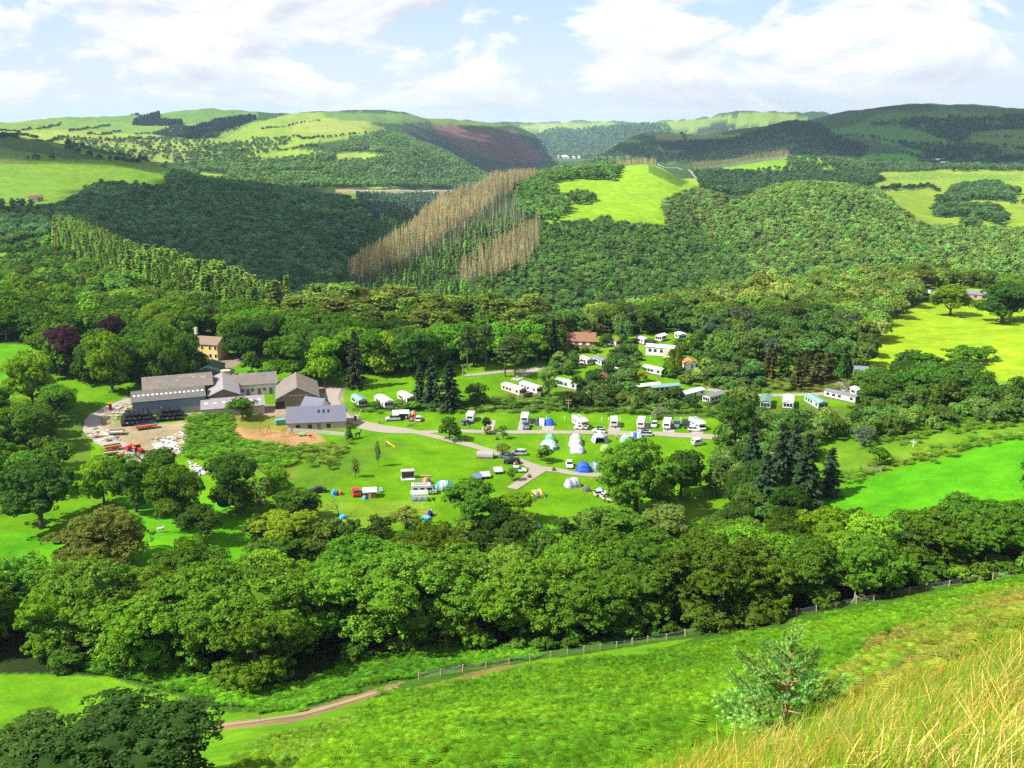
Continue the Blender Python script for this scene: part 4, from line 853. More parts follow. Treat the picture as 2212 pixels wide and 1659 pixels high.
hedge('far hedges', [(300, 352), (360, 350)], 1700, 0, 9, (5, 8), HT)
# ------------------------------------------------------------------ the 300 that show largest become things, the rest of each wood is one mass
def lod(kind, app, d):
    if kind == 'oak': return np.where(app > 78, 0, np.where(app > 24, 1, 2))
    return np.where(app > 45, 0, np.where(app > 24, 1, 2))
KIND_PROTO = {('oak', 0): 'oak0', ('oak', 1): 'oak1', ('oak', 2): 'oak2', ('spruce', 0): 'spruce1', ('spruce', 1): 'spruce1', ('spruce', 2): 'spruce2', ('larch', 0): 'larch1', ('larch', 1): 'larch1', ('larch', 2): 'larch1',
              ('dead', 0): 'dead1', ('dead', 1): 'dead1', ('dead', 2): 'dead2', ('snag', 0): 'snag1', ('snag', 1): 'snag1', ('snag', 2): 'snag1', ('pine', 0): 'pine1', ('pine', 1): 'pine1', ('pine', 2): 'pine1',
              ('bush', 0): 'bush1', ('bush', 1): 'bush1', ('bush', 2): 'bush1'}
WORDS = {'belt': ('oak of the wood behind the wire fence', 'oaks of the wood behind the wire fence'), 'field edge': ('tree below the bright green field', 'trees below the green field'),
         'camp edge': ('low tree before the camp field', 'trees before the camp field'), 'farm left': ('tree left of the farm track', 'trees left of the farm'),
         'behind farm': ('tree of the wood behind the farm', 'trees behind the farm'), 'statics wood': ('tree of the wood above the statics', 'trees around the statics'),
         'among statics': ('small tree among the static caravans', 'small trees among the statics'), 'bank scrub': ('shrub on the bank above the pitches', 'scrub on the bank above the pitches'),
         'dark clump': ('tree in the dark clump below the road bend', 'dark clump trees'), 'right hill wood': ('tree on the sunlit wooded hill beside the right meadow', 'trees of the sunlit wooded hill'),
         'left near wood': ('tree in the wood above the farm on the left', 'trees above the farm on the left'), 'field hedge': ('hedge tree by the right edge', 'hedge trees at the right edge'),
         'pine wood': ('tall pine of the wood behind the farm', 'pines behind the farm'), 'larch plantation': ('pale green larch on the left plantation ridge', 'larches on the plantation ridge'),
         'dead larches': ('brown dead larch standing on the steep gorge spur', 'dead larches on the spur')}
def tone(c):
    b = c[0]*.3 + c[1]*.6
    if c[0] > c[1] * .86: return 'brownish'
    if c[0] > c[1] * .64: return 'yellowish'
    return 'dark' if b < .052 else ('mid green' if b < .082 else 'bright green')
BUD = {'oak': 300 - len(HAND) - 9, 'pine': 60, 'spruce': 0, 'larch': 90, 'dead': 220, 'bush': 60, 'snag': 0}
for kd, bud in BUD.items():
    rs = [r for r in CAND if r['kind'] == kd]
    if not rs: continue
    app = np.concatenate([r['app'] for r in rs]); cut = np.sort(app)[-bud] if 0 < bud < len(app) else (1e9 if bud == 0 else 0)
    for r in rs:
        r['thing'] = (r['app'] >= cut) & np.array([r['name'] in WORDS] * r['n'])
NM = {'oak': 'broadleaf_tree', 'pine': 'pine_tree', 'larch': 'larch_tree', 'dead': 'dead_larch', 'bush': 'shrub'}
STUFFNAME = {'oak': 'woodland', 'spruce': 'conifer_plantation', 'larch': 'larch_plantation', 'dead': 'dead_larch_stand', 'snag': 'bleached_trunks', 'pine': 'pine_woodland', 'bush': 'scrub'}
ntot = 0; pool = {}; ROWCOUNT = {}
def ordinal(n):
    o = ['', 'first', 'second', 'third', 'fourth', 'fifth', 'sixth', 'seventh', 'eighth', 'ninth', 'tenth', 'eleventh', 'twelfth', 'thirteenth', 'fourteenth', 'fifteenth', 'sixteenth', 'seventeenth', 'eighteenth', 'nineteenth']
    t_ = ['', '', 'twenty', 'thirty', 'forty', 'fifty', 'sixty', 'seventy', 'eighty', 'ninety']
    if n < 20: return o[n]
    if n > 99: return 'far'
    return (t_[n // 10][:-1] + 'ieth') if n % 10 == 0 else t_[n // 10] + '-' + o[n % 10]
for r in CAND:
    l = lod(r['kind'], r['app'], r['d'])
    ids = np.nonzero(r['thing'])[0]
    if len(ids):
        what, grp = WORDS[r['name']]; sxp, _ = project(r['P'][ids, 0], r['P'][ids, 1], r['P'][ids, 2]); same = r['kind'] in ('dead', 'larch')
        q1, q2 = np.quantile(r['d'][ids], [.34, .67]); rowi = np.where(r['d'][ids] < q1, 0, np.where(r['d'][ids] < q2, 1, 2)); OFF = ROWCOUNT.setdefault(r['name'], [0, 0, 0])
        for o_ in np.argsort(sxp):
            i = ids[o_]; rw = int(rowi[o_]); OFF[rw] += 1
            lb = what if same else '%s %s, %s from left, %s' % (tone(r['tint'][i]), what, ordinal(OFF[rw]), ('front rows', 'middle rows', 'back rows')[rw])
            tree_thing(KIND_PROTO[(r['kind'], int(l[i]))], int(i) * 7 + len(r['name']), Vector(r['P'][i]), r['h'][i], r['w'][i], float(rng.uniform(0, 6.28)), r['tint'][i], NM[r['kind']],
                       lb, 'shrub' if r['kind'] == 'bush' else 'tree', grp)
    for k in (0, 1, 2):
        s_ = (~r['thing']) & (l == k)
        if s_.any(): pool.setdefault((r['name'], r['kind'], KIND_PROTO[(r['kind'], k)]), []).append((r, s_))
for (nm, kd, pk), L in pool.items():
    P = np.concatenate([r['P'][s_] for r, s_ in L]); h = np.concatenate([r['h'][s_] for r, s_ in L]); wd = np.concatenate([r['w'][s_] for r, s_ in L]); tn = np.concatenate([r['tint'][s_] for r, s_ in L])
    h0, w0 = PROTO[pk][0][2:4]; n = len(P); ntot += n
    if kd in ('spruce', 'larch', 'dead', 'snag'): wd = h * w0 / h0 * rng.uniform(.8, 1.2, n) * (.95 if kd in ('larch', 'dead') else 1.15)
    if kd == 'pine': wd = wd * .5
    turn = np.zeros((n, 3)); turn[:, 2] = rng.uniform(0, 6.28, n)
    scatter(STUFFNAME[kd], pk, P, np.stack([wd / w0, wd / w0, h / h0], 1), turn, tn)
    print('stuff', nm, kd, pk, n)
print('instances', ntot, 'tree things', sum(int(r['thing'].sum()) for r in CAND))
# ------------------------------------------------------------------ bracken, grass and scrub on the near slope
def frond_clump(seed, nf, L, npin, w=.34, fold=.2):
    rg = np.random.default_rng(seed); g = G(); Q, lv = [], []
    for i in range(nf):
        an = rg.uniform(0, 6.28); d = np.array([math.cos(an), math.sin(an), 0]); s_ = np.array([-d[1], d[0], 0]); l = L * rg.uniform(.7, 1.15)
        o = rg.normal(size=3) * L * .25 * np.array([1, 1, 0]); tn = rg.uniform(.2, 1)
        ts = (np.arange(npin) + .3) / npin
        P = o + d * (ts * l * .8)[:, None] + np.array([0, 0, 1.]) * ((.38 + .75 * ts - .72 * ts**2) * l)[:, None]
        wid = w * l * np.sin(np.clip(.25 + ts*.8, 0, 1) * math.pi)**.7
        for sg in (-1, 1):
            tip = P + s_ * sg * wid[:, None] + d * (l * .10) + np.array([0, 0, -fold*.5]) * wid[:, None]
            st = d * (l * .8 / npin * .55) + np.array([0, 0, .02])
            Q.append(np.stack([P - st*.5, tip - st*.25, tip + st*.3, P + st*.6], 1)); lv.append(np.clip(tn * .9 + rg.uniform(-.15, .25, npin), 0, 1))
    g.quads(np.concatenate(Q), np.concatenate(lv)); return g
def proto_coll(kind, gs, mat='foliage'):
    c = bpy.data.collections.new('kinds of ' + kind)
    for g in gs: c.objects.link(bpy.data.objects.new(kind, g.mesh(kind, [mat])))
    return c
BRK = proto_coll('bracken_clump', [frond_clump(s, 11, .95, 6) for s in (1, 2, 3, 4)])
def tuft(seed, n, h, wdt, lean=(.35, .12), head=.5, spread=.16, seg=4):
    rg = np.random.default_rng(seed); g = G(); Q, lv = [], []
    ln = np.array([lean[0], lean[1], 0])
    for i in range(n):
        o = np.array([rg.normal()*spread, rg.normal()*spread, -.03]); hh = h * rg.uniform(.45, 1.15); dv = ln * rg.uniform(.3, 1.5) + rg.normal(size=3) * .22; dv[2] = 0
        ts = np.linspace(0, 1, seg + 1); P = o + np.outer(ts**1.7, dv) * hh * 1.2 + np.array([0, 0, 1.]) * (ts * hh * (1 - .25 * ts * np.linalg.norm(dv)))[:, None]
        sd = unit(rg.normal(size=3) * np.array([1, 1, .1])) * wdt; ww = (1 - ts*.85)
        if rg.uniform() < head: ww[-2] = 2.0; ww[-3] = 1.5; ww[-1] = .5
        tn = rg.uniform(0, 1)
        Q.append(np.stack([P[:-1] - sd*ww[:-1, None], P[:-1] + sd*ww[:-1, None], P[1:] + sd*ww[1:, None], P[1:] - sd*ww[1:, None]], 1)); lv.append(np.full(seg, tn))
    g.quads(np.concatenate(Q), np.concatenate(lv)); return g
STRAW = proto_coll('straw_tuft', [tuft(s, 60, .33, .0024, (.9, .25), .6, .24, 5) for s in (1, 2, 3)] + [tuft(4, 34, .40, .0024, (1.1, .3), .9, .24, 5)])
GREENT = proto_coll('green_tuft', [tuft(s, 56, .32, .0032, (.6, .15), 0, .2, 5) for s in (5, 6, 7)])
def carpet(name, coll, poly, d0, d1, sp, sc, tints, dens=1.0, gaps=None, hs=1.0, noise_s=12, mask=None, turn_all=True, not_in=()):
    xs = [p[0] for p in poly]; ys = [p[1] for p in poly]; ca = [ray(x, y)[0] for x in (min(xs), max(xs)) for y in (min(ys), max(ys))]
    a0, a1 = max(min(ca), AZ[0]), min(max(ca), AZ[-1])
    X0, X1 = min(d0*math.sin(a0), d1*math.sin(a0)), max(d0*math.sin(a1), d1*math.sin(a1)); Y0, Y1 = d0*.7, d1
    gx, gy = np.meshgrid(np.arange(X0, X1, sp), np.arange(Y0, Y1, sp)); gx = (gx + rng.uniform(-.5, .5, gx.shape)*sp).ravel(); gy = (gy + rng.uniform(-.5, .5, gy.shape)*sp).ravel()
    d = np.hypot(gx, gy); a = np.arctan2(gx, gy); ok = (d > d0) & (d < d1) & (a > a0) & (a < a1); gx, gy = gx[ok], gy[ok]
    z = H(gx, gy); u, v_ = project(gx, gy, z); j = (fbm(gx/3, gy/3, 3, 8) - .5) * 26; ok = inpoly(u + j, v_ + j, poly) if 'grass' not in name else inpoly(u + j*3, v_ + (fbm(gx/.9, gy/.9, 3, 14) - .5) * 90, poly)
    for q in not_in: ok &= ~inpoly(u + j, v_ + j, q)
    if dens < 1: ok &= rng.uniform(size=len(ok)) < dens
    if gaps is not None: ok &= fbm(gx/noise_s, gy/noise_s, 3, 41) > gaps
    gx, gy, z = gx[ok], gy[ok], z[ok]; n = len(gx)
    s_ = rng.uniform(sc[0], sc[1], n) * (.75 + .5 * fbm(gx/4, gy/4, 2, 19)); f = np.clip((fbm(gx/noise_s, gy/noise_s, 3, 90) - .28) / .44 + rng.normal(size=n)*.12, 0, 1)[:, None]
    T = np.array(tints[0]) * (1 - f) + np.array(tints[1]) * f; T = T * rng.uniform(.86, 1.14, (n, 1))
    tr_ = np.zeros((n, 3)); tr_[:, 2] = rng.uniform(0, 6.28, n) if turn_all else rng.normal(size=n) * .45
    print(name, n)
    return scatter(name, None, np.stack([gx, gy, z], 1), np.stack([s_, s_, s_ * hs], 1), tr_, T, coll)
BR1 = [(560, 2000), (620, 1720), (700, 1630), (770, 1590), (775, 1540), (830, 1505), (1090, 1456), (1400, 1414), (1640, 1372), (1850, 1325), (2060, 1282), (2240, 1245), (2700, 1180), (3200, 1100), (3200, 1330),
       (2700, 1420), (2400, 1420), (2212, 1420), (2000, 1500), (1850, 1580), (1690, 1680), (1500, 1760), (1100, 1900), (900, 2100)]
RED = [(1880, 1392), (2100, 1292), (2700, 1190), (2700, 1430), (2212, 1425), (1960, 1500), (1800, 1580), (1740, 1530)]
carpet('bracken', BRK, BR1, 26, 190, .68, (.52, 1.12), [(.058, .145, .008), (.098, .205, .009)], not_in=[RED])
carpet('bracken', BRK, RED, 26, 200, .70, (.45, .8), [(.17, .15, .03), (.11, .20, .014)], noise_s=7)
BR2 = [(120, 1432), (330, 1448), (500, 1470), (640, 1480), (760, 1440), (880, 1400), (1000, 1388), (1080, 1398), (1180, 1405), (1130, 1425), (960, 1450), (800, 1484), (640, 1538), (560, 1545), (420, 1505), (240, 1462)]
carpet('bracken', BRK, BR2, 90, 190, .85, (.8, 1.4), [(.05, .14, .010), (.095, .25, .012)])
carpet('rough_growth', BRK, [(440, 1700), (560, 1600), (700, 1560), (790, 1530), (780, 1600), (700, 1650), (600, 1800), (440, 1900)], 40, 120, 1.0, (.4, .75), [(.13, .22, .02), (.09, .17, .012)], gaps=.47, noise_s=6)
carpet('bank_bracken', BRK, [(395, 990), (400, 930), (430, 895), (505, 880), (500, 925), (520, 950), (640, 975), (640, 1010), (560, 1015), (470, 1000)], 180, 380, 1.4, (1.2, 1.9), [(.06, .16, .012), (.09, .22, .014)])
carpet('bank_scrub', BRK, [(500, 950), (620, 965), (760, 960), (720, 1000), (640, 1030), (560, 1020)], 180, 380, 2.2, (1.2, 2.2), [(.05, .12, .012), (.12, .18, .02)], gaps=.45)
carpet('bank_scrub', BRK, [(1000, 866), (1240, 860), (1560, 880), (1560, 897), (1240, 890), (770, 888), (770, 880)], 200, 420, 1.9, (1.2, 2.4), [(.07, .15, .014), (.10, .17, .03)])
carpet('bank_scrub', BRK, [(1490, 822), (1880, 818), (1860, 846), (1500, 846)], 200, 420, 2.6, (1.2, 2.6), [(.09, .16, .014), (.14, .13, .03)], gaps=.42)
carpet('bank_scrub', BRK, [(1800, 950), (2212, 885), (2700, 850), (2700, 890), (2212, 948), (1960, 1008), (1800, 1055), (1790, 1035), (1950, 985), (2212, 935), (2212, 915), (1900, 965)], 170, 400, 2.0, (1.2, 2.2), [(.07, .17, .012), (.12, .20, .02)])
GR = [(1330, 1830), (1480, 1735), (1600, 1680), (1700, 1655), (1800, 1608), (1900, 1556), (2050, 1490), (2212, 1432), (2700, 1340), (3300, 1240), (4200, 2600), (1000, 2600)]
carpet('dry_grass', STRAW, GR, 6, 27, .125, (.8, 1.25), [(.36, .23, .045), (.46, .38, .12)], noise_s=1.9, turn_all=False, gaps=.42)
carpet('dry_grass', STRAW, GR, 6, 27, .30, (.8, 1.3), [(.26, .13, .04), (.34, .28, .10)], noise_s=2.2, turn_all=False)
carpet('green_grass', GREENT, GR, 6, 27, .12, (.9, 1.6), [(.11, .25, .010), (.22, .29, .02)], noise_s=1.3, turn_all=False)
# ------------------------------------------------------------------ young spruce on the slope
def shoot_mesh(g, p, d, L, rg, r=.035, n=26):
    d = unit(np.array(d)); ts = rg.uniform(0, 1, n); u = unit(np.cross(d, rg.normal(size=(n, 3)))); a = np.array(p) + d * (ts * L)[:, None]
    b = a + u * (r * (1.15 - ts*.4))[:, None] * 1.3 + d * r * 1.1; s_ = unit(np.cross(d, u)) * .0075
    g.quads(np.stack([a - s_, a + s_, b + s_*.5, b - s_*.5], 1), np.clip(ts * .7 + rg.uniform(0, .3, n), 0, 1))
def spruce_branch(seed, L, n_side):
    rg = np.random.default_rng(seed); g = G(); w_ = G()
    pts = [(0, 0, 0), (L*.35, rg.uniform(-.03, .03), L*.05), (L*.7, rg.uniform(-.05, .05), L*.04), (L, 0, L*.18)]
    tube(w_, pts, [.022*L/1.2+.006, .014, .009, .004], 5, 0)
    pts = np.array(pts)
    for t_ in np.linspace(.18, 1, n_side):
        i = min(int(t_*3), 2); f = t_*3 - i; p = pts[i]*(1-f) + pts[i+1]*f
        for sg in (-1, 1):
            dl = L * .42 * (1.15 - t_) * rg.uniform(.7, 1.2) + .10; d = np.array([.8, sg * rg.uniform(.6, 1.1), rg.uniform(-.12, .3)]); d = unit(d)
            k = max(1, int(dl / .16))
            for q in range(k): shoot_mesh(g, p + d * (q * .16), d + rg.normal(size=3)*.12, .20, rg)
            for q in range(k):
                for s2 in (-1, 1): shoot_mesh(g, p + d * (q * .17 + .08), d + np.array([.5, s2*.6, .15]), .16, rg)
    shoot_mesh(g, pts[-1] - np.array([.1, 0, .02]), (1, 0, .35), .3, rg, n=40)
    return g.mesh('needles', ['foliage']), w_.mesh('branch', ['twig'])
m, t = newmat('twig'); finish(t, (.26, .17, .09), .9)
az, _ = ray(1690, 1622); dS = 25.0; p = Vector((dS*math.sin(az), dS*math.cos(az), 0)); p.z = float(H(p.x, p.y)) - .1
_, tt = ray(1690, 1350); HS = (EYE + tt * dS) - p.z
sap = bpy.data.objects.new('young_spruce', None); C.objects.link(sap); sap.location = p; sap['category'] = 'tree'
sap['label'] = 'blue green young spruce alone on the bracken slope at the lower right'
w_ = G(); tube(w_, [(0, 0, 0), (.03, 0, HS*.5), (0, .02, HS*.88), (.01, 0, HS)], [.06, .04, .016, .005], 7, 0); tk = bpy.data.objects.new('trunk', w_.mesh('trunk', ['twig'])); C.objects.link(tk); tk.parent = sap
BM = [spruce_branch(s, 1.2, 7) for s in (1, 2, 3, 4)]
rg = np.random.default_rng(5); ST_ = (.17, .34, .085)
for i in range(31):
    f = (i + .5) / 31; z = HS * (.04 + .86 * f); L = (2.0 * (1 - f)**.75 + .25) * rg.uniform(.7, 1.15) / 1.2
    b = bpy.data.objects.new('branch', BM[i % 4][1]); C.objects.link(b); b.parent = sap; b.location = (0, 0, z)
    b.rotation_euler = (rg.uniform(-.3, .3), -R(rg.uniform(0, 16) + 32 * f**1.5), i * 2.399 + rg.uniform(-.3, .3)); b.scale = (L,) * 3
    nn_ = bpy.data.objects.new('needles', BM[i % 4][0]); C.objects.link(nn_); nn_.parent = b; q = rg.uniform(.8, 1.3); nn_['tint'] = (ST_[0]*q, ST_[1]*q, ST_[2]*q)
g = G()
for q in range(9):
    shoot_mesh(g, (0, 0, HS*.86 + q*.08), (rg.uniform(-.2, .2), rg.uniform(-.2, .2), 1), .16, rg, .03)
    for k in range(3): an = rg.uniform(0, 6.28); shoot_mesh(g, (0, 0, HS*(.80 + .012*q)), (math.cos(an), math.sin(an), .9), .22, rg, .035)
tp = bpy.data.objects.new('leading_shoot', g.mesh('leading_shoot', ['foliage'])); C.objects.link(tp); tp.parent = sap; tp['tint'] = ST_
# ------------------------------------------------------------------ wire fence
m, t = newmat('post_wood'); finish(t, mixc(t, noise(t, 5), (.24, .18, .10), (.36, .28, .18)), .9)
m, t = newmat('wire'); finish(t, (.25, .25, .24), .5, metal=.6)
def link(name, mesh, parent=None, loc=None, rz=0):
    o = bpy.data.objects.new(name, mesh); C.objects.link(o); o.parent = parent
    if loc is not None: o.location = loc
    o.rotation_euler = (0, 0, rz); return o
def post_mesh(h=1.35, w=.10, mat='post_wood'):
    g = G(); tube(g, [(0, 0, -.3), (0, 0, h - .05), (0, 0, h)], [w/2*1.2, w/2*1.15, w/2*.5], 6, 0); return g.mesh('post', [mat])
PM = [post_mesh(1.3), post_mesh(1.22), post_mesh(1.4, .12)]
def wire_fence(px, d0, sp, label, wires=(.25, .5, .75, 1.0, 1.15), pw=1.0):
    P = [at(x, y, d0) for x, y in px]; root = bpy.data.objects.new('wire_fence', None); C.objects.link(root); root.location = P[0]
    root['label'] = label; root['category'] = 'fence'; pts = []
    for a, b in zip(P[:-1], P[1:]):
        n = max(1, round((b - a).length / sp))
        for i in range(n):
            q = a.lerp(b, i / n); pts.append(Vector((q.x, q.y, float(H(q.x, q.y)))))
    pts.append(P[-1])
    for i, q in enumerate(pts):
        o = link('post', PM[(i * 7) % 3], root, q - P[0], i); o.rotation_euler = (rg.normal()*.04, rg.normal()*.04, i); o.scale = (pw, pw, 1)
    for hgt in wires:
        g = G()
        for a, b in zip(pts[:-1], pts[1:]): tube(g, [a - P[0] + Vector((0, 0, hgt)), (a + b)/2 - P[0] + Vector((0, 0, hgt - .03)), b - P[0] + Vector((0, 0, hgt))], [.011]*3, 3, 0)
        link('wire', g.mesh('wire', ['wire']), root)
    return root
wire_fence([(905, 1468), (1000, 1452), (1100, 1436), (1190, 1422), (1400, 1388), (1640, 1347), (1720, 1330), (1850, 1305), (2000, 1275), (2100, 1258), (2190, 1246)], 100, 3.2, 'long wire and post fence between the front wood and the bracken slope', pw=2.0)
wire_fence([(1786, 1062), (1812, 1044), (1870, 1024)], 150, 4, 'short fence at the left corner of the bright green field', (.5, .9))
wire_fence([(560, 1555), (500, 1535), (300, 1495)], 80, 7, 'old leaning posts at the edge of the lower left field', (.9,))
# ------------------------------------------------------------------ helpers for built things
def plain(name, c, rough=.6, metal=0, spec=.3, var=.12, sc=1.5):
    m, t = newmat(name)
    n_ = noise(t, sc, 4); oc = tuple(q * (1 - var) for q in c); ic = tuple(min(q * (1 + var), 1) for q in c)
    finish(t, mixc(t, n_, oc, ic), rough, metal=metal, spec=spec); return m
for nm, c, r_ in [('white_paint', (.78, .78, .76), .45), ('off_white', (.68, .67, .62), .6), ('cream', (.70, .62, .42), .6), ('glass_dark', (.03, .04, .05), .15), ('rubber', (.02, .02, .02), .8), ('steel', (.42, .43, .44), .4),
                  ('roof_white', (.74, .74, .72), .5), ('roof_green', (.13, .26, .19), .6), ('roof_teal', (.20, .36, .33), .6), ('roof_grey', (.20, .21, .24), .6), ('roof_pale', (.52, .54, .54), .6), ('wall_green', (.52, .62, .52), .6),
                  ('decking', (.22, .15, .09), .9), ('brick_red', (.32, .10, .06), .9), ('roof_brown', (.26, .13, .08), .9), ('roof_orange', (.55, .20, .08), .8), ('red_paint', (.62, .02, .015), .35), ('black_paint', (.012, .013, .016), .3),
                  ('silver_paint', (.42, .45, .50), .35), ('blue_grey_paint', (.10, .13, .20), .35), ('dark_blue_paint', (.02, .035, .08), .3), ('blue_paint', (.02, .16, .45), .4), ('slate', (.145, .15, .21), .7), ('yellow_wall', (.95, .72, .24), .8),
                  ('pink_wall', (.66, .50, .38), .8), ('blue_wall', (.20, .27, .38), .6), ('dark_green_sheet', (.035, .075, .065), .6), ('concrete', (.42, .40, .36), .9), ('brown_wall', (.24, .18, .12), .9), ('black_plastic', (.016, .016, .022), .3),
                  ('orange_paint', (.62, .14, .03), .5), ('timber', (.30, .23, .15), .9), ('rubble', (.45, .42, .37), .95), ('tent_blue', (.015, .09, .55), .7), ('tent_green', (.16, .42, .24), .7), ('tent_cream', (.60, .62, .38), .8),
                  ('tent_grey', (.28, .29, .36), .7), ('tent_teal', (.08, .28, .28), .7), ('tent_orange', (.72, .17, .03), .7), ('tent_yellow', (.72, .58, .04), .7), ('tent_olive', (.10, .10, .07), .8), ('tent_lime', (.25, .62, .10), .7),
                  ('tent_mist', (.45, .58, .60), .7), ('tent_sky', (.05, .38, .75), .7), ('tent_navy', (.02, .03, .12), .7), ('tent_brown', (.22, .09, .05), .8), ('tent_lilac', (.42, .42, .56), .7), ('awning_green', (.40, .55, .36), .7),
                  ('skin', (.50, .30, .20), .6), ('wool', (.70, .68, .60), .95), ('yellow_paint', (.75, .52, .03), .4), ('gravel', (.36, .33, .29), .95), ('lane', (.33, .295, .235), .95), ('path_tan', (.36, .27, .14), .95), ('stone_wall', (.50, .40, .26), .9), ('sand_orange', (.42, .20, .10), .95)]:
    c = tuple(q * (.72 if min(c) > .6 else (.85 if 'tent' in nm or 'paint' in nm else .62)) for q in c)
    plain(nm, c, r_, metal=.3 if nm == 'steel' else 0, sc=.8 if 'roof' in nm or nm in ('gravel', 'lane', 'slate', 'concrete') else 2)
def corrugated(name, c1, c2, spots=None):
    c1 = tuple(q*.66 for q in c1); c2 = tuple(q*.66 for q in c2)
    m, t = newmat(name); tc_ = N(t, 'ShaderNodeTexCoord')
    wv = N(t, 'ShaderNodeTexWave', wave_type='BANDS', bands_direction='X'); wv.inputs['Scale'].default_value = 1.6; t.links.new(tc_.outputs['Object'], wv.inputs['Vector'])
    n_ = noise(t, .45, 5, .7, tc_.outputs['Object']); n2_ = noise(t, 3.5, 4, .7, tc_.outputs['Object'])
    c = mixc(t, ramp(t, n_, [(.32, 0.0), (.68, 1.0)]), c1, c2); c = mixc(t, mth(t, 'MULTIPLY', n2_, .5), c, (.10, .085, .07))
    if spots: c = mixc(t, ramp(t, noise(t, .9, 3, .5, tc_.outputs['Object']), [(.62, 0.0), (.66, .8)]), c, spots)
    c = mixc(t, mth(t, 'MULTIPLY', wv.outputs[0], .22), c, (.05, .05, .05))
    finish(t, c, .85, wv.outputs[0], .5, .06)
corrugated('sheet_brown', (.20, .175, .155), (.30, .26, .23)); corrugated('sheet_rust', (.17, .15, .135), (.25, .22, .20), (.42, .19, .08)); corrugated('sheet_dark', (.11, .105, .11), (.17, .155, .15))
corrugated('sheet_grey', (.30, .27, .30), (.40, .37, .40)); corrugated('sheet_steel', (.40, .38, .36), (.52, .49, .46), (.30, .16, .10))

def bm_mesh(name, verts, faces, mat, smooth=False, bev=0):
    me = bpy.data.meshes.new(name); me.from_pydata([tuple(v) for v in verts], [], faces); me.materials.append(MAT[mat])
    b = bmesh.new(); b.from_mesh(me)
    bmesh.ops.recalc_face_normals(b, faces=b.faces)
    if bev: bmesh.ops.bevel(b, geom=list(b.edges), offset=bev, segments=2, affect='EDGES', profile=.6)
    for f in b.faces: f.smooth = smooth
    b.to_mesh(me); b.free(); return me
def box(x0, x1, y0, y1, z0, z1):
    v = [(x0, y0, z0), (x1, y0, z0), (x1, y1, z0), (x0, y1, z0), (x0, y0, z1), (x1, y0, z1), (x1, y1, z1), (x0, y1, z1)]
    return v, [(0, 3, 2, 1), (4, 5, 6, 7), (0, 1, 5, 4), (1, 2, 6, 5), (2, 3, 7, 6), (3, 0, 4, 7)]
def join(parts):
    V, F = [], []
    for v, f in parts:
        n = len(V); V += list(v); F += [tuple(i + n for i in q) for q in f]
    return V, F
def pbox(parent, name, b, mat, bev=0, **kw):
    v, f = box(*b) if isinstance(b[0], (int, float)) else join([box(*q) for q in b])
    return link(name, bm_mesh(name, v, f, mat, bev=bev), parent, **kw)
def prism(profile, x0, x1):
    """profile: list of (y, z) -> solid along x"""
    n = len(profile); v = [(x0, y, z) for y, z in profile] + [(x1, y, z) for y, z in profile]
    return v, [tuple(range(n - 1, -1, -1)), tuple(range(n, 2*n))] + [(i, (i+1) % n, n + (i+1) % n, n + i) for i in range(n)]
def prismy(profile, y0, y1):
    v, f = prism(profile, y0, y1); return [(p[1], p[0], p[2]) for p in v], f
def pprism(parent, name, prof, x0, x1, mat, bev=0, alongy=False, smooth=False):
    v, f = (prismy if alongy else prism)(prof, x0, x1); return link(name, bm_mesh(name, v, f, mat, smooth, bev), parent)
def thing(name, label, cat, x, y, ang=0, group=None, z=0, dmin=100, scale=1.0):
    """ang: degrees anticlockwise from 'screen right', so 90 points away from the camera"""
    p = at(x, y, dmin) if not isinstance(x, Vector) else x
    e = bpy.data.objects.new(name, None); C.objects.link(e); e.location = p + Vector((0, 0, z)); az = math.atan2(p.x, p.y)
    e.rotation_euler = (0, 0, R(ang) - az); e['label'] = label; e['category'] = cat; e.empty_display_size = .2; e.scale = (scale,) * 3
    if group: e['group'] = group
    return e
def wheelmesh():
    g = G(); tube(g, [(0, -.11, 0), (0, .11, 0)], [.33, .33], 14, 0); v = []
    me = bm_mesh('tyre', *cyl(.33, .22, 14), 'rubber'); return me
def cyl(r, w_, k, axis='y'):
    a = [i * 2*math.pi/k for i in range(k)]
    v = [(r*math.cos(q), -w_/2, r*math.sin(q)) for q in a] + [(r*math.cos(q), w_/2, r*math.sin(q)) for q in a]
    if axis == 'z': v = [(x, z, y) for x, y, z in v]
    return v, [tuple(range(k)), tuple(range(2*k - 1, k - 1, -1))] + [(i, k + i, k + (i+1) % k, (i+1) % k) for i in range(k)]
TYRE = bm_mesh('tyre', *cyl(.33, .22, 14), 'rubber'); RIM = bm_mesh('rim', *cyl(.19, .235, 10), 'steel')
def wheel(parent, x, y, r=.33):
    w_ = link('wheel', TYRE, parent, (x, y, r)); w_.scale = (r/.33, 1, r/.33); link('rim', RIM, w_)
